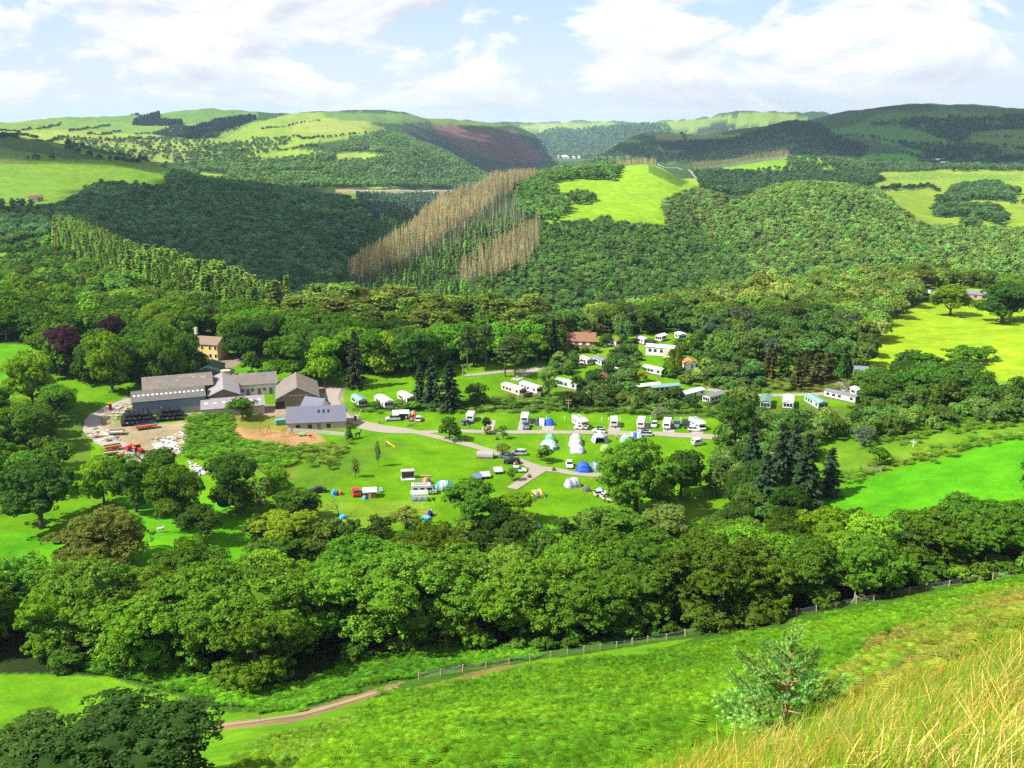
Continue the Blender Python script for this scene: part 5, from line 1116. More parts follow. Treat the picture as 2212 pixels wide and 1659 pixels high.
# ------------------------------------------------------------------ vehicles
def car(x, y, ang, paint, label, style='hatch', box_=False):
    e = thing('parked_car', label, 'car', x, y, ang, 'cars parked about the camp site')
    L, W, Hh = {'hatch': (4.0, 1.75, 1.48), 'estate': (4.7, 1.8, 1.52), 'saloon': (4.6, 1.8, 1.42), 'suv': (4.6, 1.9, 1.80)}[style]; h2 = L/2
    rear = {'hatch': .05, 'estate': .04, 'saloon': .75, 'suv': .03}[style]; b = .30; wl = .86 if style != 'suv' else 1.02
    low = [(-h2, b), (-h2, wl - .08), (-h2 + .12, wl), (h2 - 1.15, wl + .02), (h2 - .15, wl - .16), (h2, wl - .30), (h2, b)]
    v, f = prismy([(q[0], q[1]) for q in low], -W/2, W/2)
    link('body', bm_mesh('body', v, f, paint, bev=.07), e)
    cab = [(-h2 + rear + .05, wl - .02), (-h2 + rear + .35, Hh - .06), (-h2 + rear + .8, Hh), (h2 - 2.1, Hh), (h2 - 1.75, Hh - .10), (h2 - 1.15, wl - .02)]
    v, f = prismy(cab, -W/2 + .10, W/2 - .10); n = len(cab)
    v = [(p[0] if p[2] < wl + .1 else p[0], p[1] * (1 if p[2] < wl + .1 else .86), p[2]) for p in v]
    link('cabin', bm_mesh('cabin', v, f, 'glass_dark', bev=.05), e)
    pbox(e, 'roof', (-h2 + rear + .42, h2 - 2.0, -W*.39, W*.39, Hh - .03, Hh + .035), paint, bev=.03)
    for sx_ in (-h2 + rear + .30, -h2 + L*.42, h2 - 1.62):
        pass
    pbox(e, 'pillar', [(-h2 + L*.40, -h2 + L*.40 + .09, -W*.455, -W*.40, wl, Hh - .05), (-h2 + L*.40, -h2 + L*.40 + .09, W*.40, W*.455, wl, Hh - .05)], paint)
    for sx_ in (-h2 + .78, h2 - .82):
        for sy_ in (-W/2 + .08, W/2 - .08): wheel(e, sx_, sy_)
    for sy_ in (-.6, .6):
        pbox(e, 'headlight', (h2 - .06, h2 + .02, sy_ - .18, sy_ + .18, .60, .74), 'steel'); pbox(e, 'tail_light', (-h2 - .02, -h2 + .04, sy_ - .14, sy_ + .14, .70, .86), 'red_paint')
    pbox(e, 'number_plate', (h2 - .01, h2 + .03, -.26, .26, .40, .50), 'white_paint')
    if box_: pbox(e, 'roof_box', (-1.2, .7, -.45, .45, Hh + .06, Hh + .38), 'black_plastic', bev=.1)
    return e
def caravan(x, y, ang, label, L=5.4, W=2.25, H_=2.6, stripe=None):
    e = thing('touring_caravan', label, 'caravan', x, y, ang, 'touring caravans on the pitches'); h = L/2
    prof = [(-h, .5), (-h - .05, 1.4), (-h + .25, H_ - .15), (-h + .6, H_), (h - .6, H_), (h - .12, H_ - .35), (h, 1.3), (h - .1, .5)]
    v, f = prismy(prof, -W/2, W/2); link('body', bm_mesh('body', v, f, 'white_paint', bev=.06), e)
    pbox(e, 'front_window', (h - .10, h + .02, -W*.36, W*.36, 1.35, 1.95), 'glass_dark', bev=.02); pbox(e, 'rear_window', (-h - .06, -h + .06, -W*.32, W*.32, 1.4, 1.95), 'glass_dark', bev=.02)
    for sy_ in (-1, 1):
        for a, b in ((-h + .6, -h + 1.7), (h - 1.9, h - .8)): pbox(e, 'side_window', (a, b, sy_*W/2 - .03, sy_*W/2 + .03, 1.35, 1.9), 'glass_dark')
        wheel(e, -.1, sy_*(W/2 - .15))
        if stripe: pbox(e, 'stripe', (-h + .3, h - .3, sy_*W/2 - .015, sy_*W/2 + .015, .95, 1.1), stripe)
    pbox(e, 'door', (.15, .75, -W/2 - .03, -W/2 + .02, .6, 2.35), 'off_white'); pbox(e, 'roof_vent', (-.5, .2, -.35, .35, H_, H_ + .12), 'off_white', bev=.03)
    pbox(e, 'tow_hitch', (h - .2, h + 1.1, -.08, .08, .42, .55), 'steel'); return e
def static_caravan(x, y, ang, label, L=9.5, W=3.2, roof='roof_white', wall='white_paint', deck=None):
    e = thing('static_caravan', label, 'static caravan', x, y, ang, 'static caravans on the terraces'); h = L/2; e0, e1 = 2.35, 2.85
    v, f = prism([(-W/2, .55), (W/2, .55), (W/2, e0), (0, e1 - .08), (-W/2, e0)], -h, h)
    link('body', bm_mesh('body', v, f, wall), e)
    for sg in (-1, 1):
        P = [(-h - .15, sg*(W/2 + .14), e0 - .02), (h + .15, sg*(W/2 + .14), e0 - .02), (h + .15, 0, e1), (-h - .15, 0, e1)]
        v = P + [(a, b, c + .09) for a, b, c in P]; link('roof_panel', bm_mesh('roof_panel', v, [(0, 1, 2, 3), (4, 5, 6, 7), (0, 1, 5, 4), (1, 2, 6, 5), (2, 3, 7, 6), (3, 0, 4, 7)], roof), e)
    pbox(e, 'skirt', (-h + .1, h - .1, -W/2 + .1, W/2 - .1, -.2, .55), 'decking')
    for k, a in enumerate(np.linspace(-h + .8, h - 1.9, 5)):
        for sg in (-1, 1):
            if k == 3: pbox(e, 'door', (a, a + .8, sg*W/2 - .03, sg*W/2 + .03, .6, 2.2), 'off_white')
            else: pbox(e, 'window', (a, a + 1.05, sg*W/2 - .03, sg*W/2 + .03, 1.15, 2.0), 'glass_dark')
    for sg, nm in ((1, 'bay_window'), (-1, 'bay_window')):
        for yy in (-.95, 0, .95): pbox(e, nm, (sg*h - .03, sg*h + .04, yy - .40, yy + .40, 1.0, 2.05), 'glass_dark')
    if deck:
        s_ = 1 if deck == 'end' else -1
        d_ = pbox(e, 'deck', (h, h + 2.2, -W/2, W/2 + .8, .35, .55), 'decking') if deck == 'end' else pbox(e, 'deck', (-h*.2, h + 1.2, -W/2 - 1.9, -W/2, .35, .55), 'decking')
        if deck == 'end': R_ = [(h + 2.1, h + 2.2, -W/2, W/2 + .8, .55, 1.45), (h, h + 2.2, -W/2, -W/2 + .08, .55, 1.45)]
        else: R_ = [(-h*.2, h + 1.2, -W/2 - 1.9, -W/2 - 1.8, .55, 1.45), (h + 1.1, h + 1.2, -W/2 - 1.9, -W/2, .55, 1.45)]
        for r_ in R_: link('railing', bm_mesh('railing', *box(*r_), 'decking'), d_)
    return e
def tunnel_tent(x, y, ang, label, L, W, H_, m1, m2=None, hoops=3, name='tunnel_tent'):
    """a tent on hoops along x, tapering at both ends, flysheet in panels"""
    e = thing(name, label, 'tent', x, y, ang, 'tents pitched on the camp field'); h = L/2; n = 2 + hoops * 2; xs = np.linspace(-h, h, n); k = 9
    rings = []
    for i, q in enumerate(xs):
        u = abs(q)/h; s_ = 1.0 if u < .62 else 1 - (u - .62)/.38 * .75; s_ += .03 * (1 if i % 2 else -1)
        rings.append([(q, math.cos(a)*W/2 * (s_*.5 + .5), max(0, math.sin(a)) * H_ * s_) for a in np.linspace(0, math.pi, k)])
    for i in range(n - 1):
        V = rings[i] + rings[i+1]; F = [(j, j+1, k+j+1, k+j) for j in range(k-1)]
        link('panel', bm_mesh('panel', V, F, (m2 if (m2 and (i // 2) % 2) else m1)), e)
    for i in (0, n - 1): link('end_panel', bm_mesh('end_panel', rings[i], [tuple(range(k))], m1), e)
    for i in range(1, n - 1, 2):
        g = G(); tube(g, [(a, b*1.02, c*1.02 + .01) for a, b, c in rings[i]], [.035]*k, 4, 0); link('pole_sleeve', g.mesh('pole_sleeve', ['black_plastic']), e)
    pbox(e, 'doorway', (-.02, .02, -W*.2, W*.2, 0, H_*.7), 'tent_navy').location = (h*.78, 0, 0)
    for sg in (-1, 1):
        for q in (-h*.5, h*.5):
            g = G(); tube(g, [(q, sg*W/2*.8, H_*.6), (q, sg*(W/2 + .9), 0)], [.014]*2, 3, 0); link('guy_rope', g.mesh('guy_rope', ['white_paint']), e)
    return e
def dome_tent(x, y, ang, label, W, H_, m1, m2=None, name='dome_tent'):
    e = thing(name, label, 'tent', x, y, ang, 'tents pitched on the camp field'); k = 8; R3 = [0, .28, .56, .82, 1.0]
    top = (0, 0, H_)
    for i in range(k):
        a0, a1 = i * 2*math.pi/k, (i+1) * 2*math.pi/k; V, F = [], []
        for r in R3:
            z = H_ * math.sqrt(max(0, 1 - r*r)) * (1 if r else 1); V += [(math.cos(a0)*r*W/2, math.sin(a0)*r*W/2, z), (math.cos(a1)*r*W/2, math.sin(a1)*r*W/2, z)]
        for j in range(len(R3) - 1): F.append((2*j, 2*j+1, 2*j+3, 2*j+2) if j else (0, 3, 2))
        link('panel', bm_mesh('panel', V, F, m2 if (m2 and i % 4 in (1, 2)) else m1), e)
    for s_ in (0, 1):
        g = G(); aa = math.pi/4 + s_*math.pi/2; tube(g, [(math.cos(aa)*W/2*math.cos(q)*1.02, math.sin(aa)*W/2*math.cos(q)*1.02, H_*math.sin(q)*1.02) for q in np.linspace(0, math.pi, 11)], [.03]*11, 4, 0)
        link('pole_sleeve', g.mesh('pole_sleeve', ['tent_grey']), e)
    pbox(e, 'doorway', (-.02, .02, -W*.13, W*.13, 0, H_*.6), 'tent_navy').location = (W*.43, 0, 0)
    return e
def barn(x, y, ang, label, L, W, eave, ridge, roof, wall, name='barn', cat='barn', skew=0, base=None, over=.3, sky=0, lights=None):
    """x, y: picture position of the middle of the front wall foot; length L along x, depth W away from the camera"""
    e = thing(name, label, cat, x, y, ang); h = L/2
    v, f = prism([(0, -1), (W, -1), (W, eave), (W/2 + skew, ridge - .12), (0, eave)], -h, h); link('wall', bm_mesh('wall', v, f, wall), e)
    if base: pbox(e, 'base_wall', (-h - .04, h + .04, -.06, .4, -1, base), 'concrete')
    for sg, (ya, yb) in ((0, (-over, W/2 + skew)), (1, (W/2 + skew, W + over))):
        za, zb = (eave - .1, ridge) if sg == 0 else (ridge, eave - .1)
        P = [(-h - over, ya, za), (h + over, ya, za), (h + over, yb, zb), (-h - over, yb, zb)]; V = P + [(a, b, c + .12) for a, b, c in P]
        rf = link('roof', bm_mesh('roof', V, [(0, 1, 2, 3), (4, 5, 6, 7), (0, 1, 5, 4), (1, 2, 6, 5), (2, 3, 7, 6), (3, 0, 4, 7)], roof), e)
        if sg == 0 and sky:
            for i in range(sky):
                q = -h + (i + .5) * L/sky; f0, f1 = (.50, .62) if lights is None else lights; ww_ = min(.45, L/sky*.24)
                PP = [(q - ww_, ya + (yb - ya)*f0, za + (zb - za)*f0 + .14), (q + ww_, ya + (yb - ya)*f0, za + (zb - za)*f0 + .14), (q + ww_, ya + (yb - ya)*f1, za + (zb - za)*f1 + .14), (q - ww_, ya + (yb - ya)*f1, za + (zb - za)*f1 + .14)]
                link('skylight', bm_mesh('skylight', PP + [(a, b, c - .05) for a, b, c in PP], [(0, 1, 2, 3), (4, 5, 6, 7), (0, 1, 5, 4), (1, 2, 6, 5), (2, 3, 7, 6), (3, 0, 4, 7)], 'roof_white' if lights is None else 'glass_dark'), rf)
    return e
def gable_barn(x, y, ang, label, W, D, eave, ridge, roof, wall, name='barn', cat='barn', over=.3):
    """gable end faces the camera: width W along x, depth D away"""
    e = thing(name, label, cat, x, y, ang); h = W/2
    v, f = prismy([(-h, -1), (h, -1), (h, eave), (0, ridge - .12), (-h, eave)], 0, D); link('wall', bm_mesh('wall', v, f, wall), e)
    for sg in (-1, 1):
        P = [(sg*(h + over), -over, eave - .12), (0, -over, ridge), (0, D + over, ridge), (sg*(h + over), D + over, eave - .12)]; V = P + [(a, b, c + .12) for a, b, c in P]
        link('roof', bm_mesh('roof', V, [(0, 1, 2, 3), (4, 5, 6, 7), (0, 1, 5, 4), (1, 2, 6, 5), (2, 3, 7, 6), (3, 0, 4, 7)], roof), e)
    return e
def px2m(x, y, d0=100):
    p = at(x, y, d0); return (p - Vector((0, 0, EYE))).length / math.sqrt(FPX**2 + (x - 1106)**2 + (y - 829.5)**2)
# ------------------------------------------------------------------ lanes, pitches
def ribbon(name, px, w_, mat, z=.10, d0=100, step=1.5):
    P = [at(x, y, d0) for x, y in px]; D = [0]
    for a, b in zip(P[:-1], P[1:]): D.append(D[-1] + (b - a).length)
    D = np.array(D); n = max(4, int(D[-1]/step)); q = np.linspace(0, D[-1], n)
    X = pchip(D, np.array([p.x for p in P]), q); Y = pchip(D, np.array([p.y for p in P]), q)
    ww = np.interp(q, D, w_ if hasattr(w_, '__len__') else [w_]*len(P)) * (1 + (fbm(q/3, q*0, 2, 3) - .5)*.3)
    T = np.stack([np.gradient(X), np.gradient(Y)], 1); T /= np.linalg.norm(T, axis=1, keepdims=True); Nn = np.stack([-T[:, 1], T[:, 0]], 1); V = []
    for f in (-.5, -.17, .17, .5):
        xx = X + Nn[:, 0]*ww*f; yy = Y + Nn[:, 1]*ww*f; V.append(np.stack([xx, yy, H(xx, yy) + z], 1))
    V = np.stack(V, 1).reshape(-1, 3); F = [(i*4 + j, i*4 + j + 1, i*4 + j + 5, i*4 + j + 4) for i in range(n-1) for j in range(3)]
    me = bpy.data.meshes.new(name); me.from_pydata(V.tolist(), [], F); me.materials.append(MAT[mat]); o = bpy.data.objects.new(name, me); C.objects.link(o); o['kind'] = 'structure'; return o
ribbon('lane', [(722, 838), (714, 862), (722, 885), (752, 906), (830, 924), (905, 935), (960, 948), (1010, 960), (1060, 975), (1100, 988), (1140, 1003), (1165, 1014)], [5, 5, 6, 4.5, 3.4, 3.2, 3, 3, 3, 3, 3.4, 4.5], 'lane')
ribbon('lane', [(1160, 1012), (1200, 1016), (1245, 1024), (1300, 1028), (1340, 1030)], [4, 3, 2.8, 2.8, 2.8], 'lane', .12)
ribbon('lane', [(1168, 1012), (1150, 1026), (1130, 1040), (1105, 1056)], [4.5, 3.4, 3, 2.8], 'lane', .13)
ribbon('road', [(770, 921), (860, 934), (985, 932), (1100, 934), (1200, 934), (1300, 935), (1400, 937), (1480, 941), (1545, 945), (1600, 950)], [3, 2, 2.6, 2.8, 2.8, 3, 3.6, 4, 4, 4], 'lane', .11)
ribbon('road', [(1000, 812), (1060, 806), (1110, 800), (1160, 796)], 3, 'lane', .1); ribbon('road', [(1110, 822), (1140, 806), (1170, 792)], 3.4, 'gravel', .1)
ribbon('road', [(1790, 820), (1812, 822), (1822, 832), (1812, 843), (1790, 850), (1740, 853), (1640, 855), (1560, 846), (1500, 838)], [3, 4, 4.5, 4, 3.4, 3, 3, 3, 3], 'lane', .12)
for i, (x0, y0, x1, y1) in enumerate([(1060, 908, 1052, 931), (1136, 906, 1130, 932), (1186, 914, 1182, 932), (1330, 912, 1326, 933), (1390, 912, 1388, 934), (1445, 915, 1444, 937), (1506, 917, 1506, 940), (1255, 912, 1254, 933)]):
    ribbon('gravel_pitch', [(x0, y0), ((x0+x1)/2, (y0+y1)/2), (x1, y1)], 3.4, 'gravel', .09)
ribbon('track', [(300, 1004), (270, 975), (225, 950), (200, 925), (208, 898), (240, 880), (285, 862)], [5, 5, 6, 5, 4, 4, 4], 'gravel', .1)
ribbon('track', [(724, 412), (800, 413), (900, 414), (1035, 412)], 7, 'rubble', .6, 1500, 8)
ribbon('track', [(1420, 354), (1470, 365), (1496, 376), (1506, 388)], 4, 'lane', .4, 900, 6)
ribbon('track', [(430, 1574), (520, 1562), (620, 1548), (720, 1524), (800, 1500), (860, 1484)], [1.8, 2.0, 2.1, 1.9, 1.5, .8], 'path_tan', .06, 60, .8)
# ------------------------------------------------------------------ the camp: cars
for a in [(849, 908, 180, 'silver_paint', 'silver blue four wheel drive car beside the white folding caravan', 'suv'), (905, 908, 80, 'white_paint', 'small white car beside the orange tents', 'hatch'),
          (1009, 916, 35, 'blue_grey_paint', 'dark car in front of the leftmost touring caravan', 'hatch'), (1136, 924, -90, 'blue_grey_paint', 'dark car parked nose out before the second caravan', 'suv'),
          (1120, 982, 180, 'silver_paint', 'silver estate car on the grass above the lane fork', 'estate'), (1090, 989, 150, 'blue_grey_paint', 'dark blue car beside the corrugated shelter', 'hatch'),
          (1106, 1001, 180, 'black_paint', 'black estate car on the lane edge above the fork', 'estate'), (1121, 1019, 0, 'white_paint', 'white car parked by the lane fork, lowest of that group', 'hatch'),
          (1230, 1008, -85, 'white_paint', 'white car facing the camera left of the blue dome tent', 'hatch'), (686, 1063, 180, 'black_paint', 'black car alone at the left of the camp field', 'saloon'),
          (769, 1068, 95, 'red_paint', 'bright red car beside the brown and white trailer tent', 'suv'), (1254, 927, 180, 'white_paint', 'white car in front of the big motorhome', 'hatch'),
          (1413, 921, -95, 'silver_paint', 'silver car under the pale flowering tree', 'hatch'), (1461, 921, -92, 'blue_grey_paint', 'dark grey car right of the last but one caravan', 'suv'),
          (1482, 921, -80, 'black_paint', 'black jeep beside the right motorhome', 'suv'), (1500, 931, 0, 'white_paint', 'white car before the right motorhome', 'hatch'),
          (1190, 968, -40, 'black_paint', 'dark car half under the large pale green tent', 'hatch'), (1300, 1070, 20, 'white_paint', 'white car at the foot of the biggest camp oak', 'hatch'), (1310, 1080, -60, 'white_paint', 'white car under the branches at the field corner', 'hatch'),
          (1149, 1141, 10, 'blue_paint', 'bright blue car half hidden in the front trees', 'hatch')]:
    car(*a)
car(1294, 934, 170, 'white_paint', 'white car with black roof box behind the grey gazebo tent', 'hatch', True); car(1392, 941, 180, 'silver_paint', 'silver car with roof box beside the blue checked tent', 'estate', True)
# touring caravans and motorhomes
for a in [(1017, 908, -100, 'leftmost white touring caravan on the pitches', 4.6), (1134, 911, -95, 'white touring caravan second from the left behind a dark car', 5.0), (1326, 919, -90, 'small white touring caravan alone on its gravel pitch', 4.4),
          (1385, 921, -95, 'white touring caravan right of the small one', 5.6), (1441, 923, -95, 'white touring caravan beside the pale tree', 5.6)]:
    caravan(a[0], a[1], a[2], a[3], a[4])
caravan(1506, 962, 25, 'tiny white caravan with red windows on the lower lawn', 3.0, 2.0, 2.2, 'red_paint')
def motorhome(x, y, ang, label, L=6.6, van=False):
    e = thing('motorhome', label, 'motorhome', x, y, ang, None); h = L/2; W = 2.25; H_ = 2.95 if not van else 2.6
    prof = [(-h, .45), (-h, H_ - .15), (-h + .2, H_), (h - (.6 if not van else 1.5), H_), (h - .25 if not van else h - 1.1, H_ - .55), (h - .9, 1.85), (h - .35, 1.15), (h, 1.05), (h, .45)]
    v, f = prismy(prof, -W/2, W/2); link('body', bm_mesh('body', v, f, 'white_paint' if not van else 'off_white', bev=.05), e)
    pbox(e, 'windscreen', (h - .95, h - .40, -W*.42, W*.42, 1.2, 1.75), 'glass_dark')
    for sg in (-1, 1):
        for a, b in ((-h + .5, -h + 1.5), (-h + 2.2, -h + 3.2), (h - 2.4, h - 1.1)): pbox(e, 'side_window', (a, b, sg*W/2 - .03, sg*W/2 + .03, 1.35, 1.95), 'glass_dark')
        pbox(e, 'side_band', (-h + .02, h - .4, sg*W/2 - .015, sg*W/2 + .018, .7, 1.0), 'tent_grey')
        for sx_ in (-h + 1.1, h - 1.0): wheel(e, sx_, sg*(W/2 - .12), .36)
        pbox(e, 'headlight', (h - .03, h + .03, sg*.75 - .15, sg*.75 + .15, .75, .92), 'steel')
    pbox(e, 'rear_window', (-h - .03, -h + .03, -.8, .8, 1.5, 2.1), 'glass_dark'); pbox(e, 'roof_rack', (-h + .6, h - 2.2, -.8, .8, H_, H_ + .14), 'steel'); return e
motorhome(1253, 921, -62, 'large white motorhome in the middle of the pitch row', 6.8); motorhome(1506, 926, -60, 'large white motorhome at the right end of the pitch row', 6.8)
motorhome(916, 1066, 0, 'grey and white coach built camper van with pale green awning', 6.2, True)
e = thing('camper_awning', 'pale green awning with side windows before the camper van', 'awning', 906, 1080, 0)
pprism(e, 'canvas', [(-1.6, 0), (1.1, 0), (1.1, 2.2), (-1.3, 2.0)], -2.1, 2.1, 'awning_green')
for q in (-1.4, 0, 1.4): pbox(e, 'plastic_window', (q - .5, q + .5, -1.66, -1.5, .7, 1.5), 'tent_lilac')
for sg in (-1, 1):
    for q in (-1, 1): g = G(); tube(g, [(sg*2.1, -1.4, 2.0), (sg*3.6, -2.4 - q*.8, 0)], [.03, .03], 3, 0); link('guy_strap', g.mesh('guy_strap', ['tent_lime']), e)
e = thing('folding_caravan', 'white folding caravan awning between the silver car and orange tents', 'caravan', 866, 904, 0)
pprism(e, 'roof', [(-1.4, 1.9), (1.4, 2.3), (1.4, 2.4), (-1.4, 2.0)], -2.6, 2.6, 'white_paint'); pbox(e, 'body', (-2.4, 2.4, -1.1, 1.3, .5, 1.9), 'off_white'); pbox(e, 'opening_shade_panel', (-.4, 2.2, -1.14, -1.08, .3, 1.8), 'tent_navy')  # navy panel painted in for the shade inside the awning opening
wheel(e, 0, -1.0); wheel(e, 0, 1.1)
# tents
tunnel_tent(1168, 917, 0, 'blue and white tunnel tent on the pitches', 3.6, 3.2, 2.0, 'tent_navy', 'white_paint', 2); tunnel_tent(1186, 917, 90, 'blue tent joined to the right of the blue and white one', 3.0, 2.8, 2.1, 'tent_blue', 'tent_teal', 2)
tunnel_tent(1188, 954, 90, 'green tunnel tent, farther one of the left pair', 4.5, 3.2, 2.2, 'tent_green'); tunnel_tent(1185, 967, 85, 'large pale green tent, nearer one of the left pair', 3.8, 5.2, 2.1, 'tent_mist', 'tent_green')
tunnel_tent(1243, 958, 88, 'tall cream and green tunnel tent in the middle of the row', 7.5, 3.8, 2.4, 'tent_cream', 'tent_mist', 4); tunnel_tent(1247, 976, 88, 'grey blue tent joined in front of the cream tunnel tent', 3.6, 4.2, 2.0, 'tent_lilac', 'tent_mist')
e = thing('gazebo_tent', 'grey six sided gazebo tent with pale sides', 'tent', 1296, 953, 0); k = 6
for i in range(k):
    a0, a1 = i*math.pi/3, (i+1)*math.pi/3; q = [(0, 0, 2.9), (2.1*math.cos(a0), 2.1*math.sin(a0), 1.9), (2.1*math.cos(a1), 2.1*math.sin(a1), 1.9)]
    link('roof_panel', bm_mesh('roof_panel', q + [(x_*1.03, y_*1.03, z_ - .3) for x_, y_, z_ in q[1:]], [(0, 1, 2), (1, 3, 4, 2)], 'tent_grey'), e)
    if i != 4: link('side_panel', bm_mesh('side_panel', [(2.0*math.cos(a0), 2.0*math.sin(a0), 1.9), (2.0*math.cos(a1), 2.0*math.sin(a1), 1.9), (2.9*math.cos(a1), 2.9*math.sin(a1), 0), (2.9*math.cos(a0), 2.9*math.sin(a0), 0)], [(0, 1, 2, 3)], 'tent_grey' if i % 2 else 'tent_cream'), e)
dome_tent(1307, 971, -20, 'lime green pop up tent beside the biggest camp oak', 3.0, 1.5, 'tent_lime'); dome_tent(1352, 953, 0, 'pale green dome tent right of the gazebo tent', 3.6, 2.0, 'tent_mist', 'tent_green')
tunnel_tent(1374, 947, 0, 'blue checked low tent by the road', 4.4, 3.0, 1.8, 'tent_lilac', 'tent_blue', 3)
tunnel_tent(1260, 1017, -88, 'bright blue dome shaped tunnel tent right of the white car', 3.6, 3.9, 2.5, 'tent_blue', 'tent_blue', 3); tunnel_tent(1285, 1014, 0, 'grey green tent with red top beside the blue one', 3.0, 3.0, 2.1, 'tent_teal', 'tent_grey', 2)
tunnel_tent(1236, 1050, 30, 'grey tunnel tent with window below the lane', 4.2, 3.2, 2.2, 'tent_grey', 'tent_lilac', 2); dome_tent(1266, 1060, 0, 'small dark olive dome tent', 2.3, 1.4, 'tent_olive')
tunnel_tent(1160, 1073, 30, 'yellow and grey tent at the front of the camp field', 4.4, 2.6, 1.9, 'tent_yellow', 'tent_grey', 3); dome_tent(1296, 1063, 0, 'teal tent at the foot of the biggest camp oak', 2.4, 1.4, 'tent_teal')
dome_tent(893, 903, -90, 'orange and grey pointed tent beside the folding caravan', 2.4, 2.4, 'tent_orange', 'tent_grey'); dome_tent(888, 910, -60, 'small red tent below the orange pointed tent', 1.6, 1.1, 'tent_orange', 'tent_navy')
dome_tent(734, 1068, -60, 'small orange tent left of the red car', 1.7, 1.2, 'tent_orange', 'tent_navy'); dome_tent(722, 1070, -90, 'narrow pale blue tent left of the small orange one', 1.4, 1.7, 'tent_sky')
dome_tent(922, 1044, -60, 'red brown dome tent behind the camper van', 2.6, 1.7, 'tent_brown', 'tent_orange'); tunnel_tent(960, 1054, 0, 'teal and lilac tunnel tent right of the camper van', 4.9, 3.0, 2.0, 'tent_teal', 'tent_lilac', 3)
dome_tent(926, 1114, -60, 'brown and navy dome tent near the front trees', 2.4, 1.5, 'tent_navy', 'tent_brown'); dome_tent(922, 1121, -60, 'sky blue low tent near the front trees', 2.4, .9, 'tent_sky', 'tent_sky'); dome_tent(739, 1119, -60, 'sky blue low tent under the left front trees', 2.2, 1.0, 'tent_sky')
e = thing('trailer_tent', 'brown and cream trailer tent with a white roof', 'tent', 799, 1072, 0, z=0)
pprism(e, 'roof', [(-1.5, 1.7), (0, 2.4), (1.5, 1.7), (1.5, 1.6), (0, 2.28), (-1.5, 1.6)], -1.7, 1.7, 'white_paint'); pprism(e, 'valance', [(-1.45, 1.3), (1.45, 1.3), (1.45, 1.62), (0, 2.2), (-1.45, 1.62)], -1.62, 1.62, 'tent_lilac')
pbox(e, 'canvas_wall', (-1.6, 1.6, -1.4, 1.4, 0, 1.3), 'tent_brown'); pbox(e, 'door_panel', (-.3, .3, -1.44, -1.38, 0, 1.7), 'cream'); pbox(e, 'awning_rail', (-1.65, 1.65, -1.5, -1.45, 1.55, 1.65), 'steel')
dome_tent(787, 1078, 0, 'little blue play tent beside the trailer tent', 1.2, .9, 'tent_sky')
e = thing('camp_chair', 'white and blue folding chair right of the trailer tent', 'chair', 823, 1063, 0); pbox(e, 'seat', (-.4, .4, -.35, .35, .4, .5), 'tent_sky'); pbox(e, 'backrest', (-.4, .4, .3, .38, .5, 1.2), 'white_paint')
for sx_ in (-.35, .35):
    for sy_ in (-.3, .3): pbox(e, 'leg', (sx_ - .03, sx_ + .03, sy_ - .03, sy_ + .03, 0, .4), 'steel')
for x, y, w_, lb in [(1076, 1022, 2.4, 'grey tilted trailer cover left of the lane fork'), (1048, 1032, 2.6, 'pale grey folding trailer left of the lane fork'), (1030, 1036, 2.2, 'dark flat trailer left of the pale one')]:
    e = thing('camping_trailer', lb, 'trailer', x, y, 8)
    m_ = 'tent_grey' if x > 1040 else 'blue_grey_paint'; pprism(e, 'cover', [(-1.2, .7), (1.2, 1.3), (1.2, 1.38), (-1.2, .78)], -w_/2, w_/2, m_); pbox(e, 'body', (-w_/2 + .1, w_/2 - .1, -1.0, 1.0, .35, .72), 'tent_navy'); wheel(e, 0, -1.0, .28); wheel(e, 0, 1.0, .28)
# corrugated round shelter, concrete shelter, slide, pillars
e = thing('corrugated_shelter', 'round topped corrugated iron shelter beside the lane', 'shelter', 1048, 988, -6); a_ = [math.pi * i/12 for i in range(13)]
V = [(-2.3, math.cos(q)*1.35, .5 + math.sin(q)*1.35) for q in a_] + [(2.3, math.cos(q)*1.35, .5 + math.sin(q)*1.35) for q in a_]
link('curved_roof', bm_mesh('curved_roof', V, [(i, i+1, 14+i, 13+i) for i in range(12)], 'sheet_steel', True), e)
for x_ in (-2.28, 2.28): link('end_wall', bm_mesh('end_wall', [(x_, math.cos(q)*1.3, .5 + math.sin(q)*1.3) for q in a_] + [(x_, -1.3, 0), (x_, 1.3, 0)], [tuple(range(15))], 'white_paint'), e)
pbox(e, 'base', (-2.3, 2.3, -1.3, 1.3, 0, .5), 'brown_wall')
e = thing('open_shelter', 'small concrete framed open shelter in the camp field', 'shelter', 881, 1032, 4)
pbox(e, 'side_wall', [(-1.7, -1.5, -.9, .9, 0, 2.0)], 'concrete'); pbox(e, 'side_wall', [(1.5, 1.7, -.9, .9, 0, 2.0)], 'concrete'); pbox(e, 'roof', (-1.8, 1.8, -1.0, 1.0, 2.0, 2.15), 'concrete'); pbox(e, 'back_wall', (-1.5, 1.5, .8, .9, 0, 2.0), 'timber'); pbox(e, 'floor_slab', (-1.8, 1.8, -1.7, .9, -.1, .08), 'off_white')
e = thing('log_bench', 'long low log bench right of the open shelter', 'bench', 916, 1031, 2); g = G(); tube(g, [(-1.9, 0, .35), (0, .1, .4), (1.9, 0, .3)], [.2, .24, .16], 8, 0); link('log', g.mesh('log', ['pale_wood']), e); pbox(e, 'support', [(-1.2, -.9, -.2, .2, 0, .25)], 'timber'); pbox(e, 'support', [(.9, 1.2, -.2, .2, 0, .25)], 'timber')
e = thing('slide', 'yellow slide on the mown slope', 'slide', 845, 965, -30); pprism(e, 'chute', [(-.25, 0), (.25, 0), (.25, .08), (-.25, .08)], 0, 3.0, 'yellow_paint').rotation_euler = (0, R(28), 0); e.children[0].location = (-1.5, 0, 1.4)
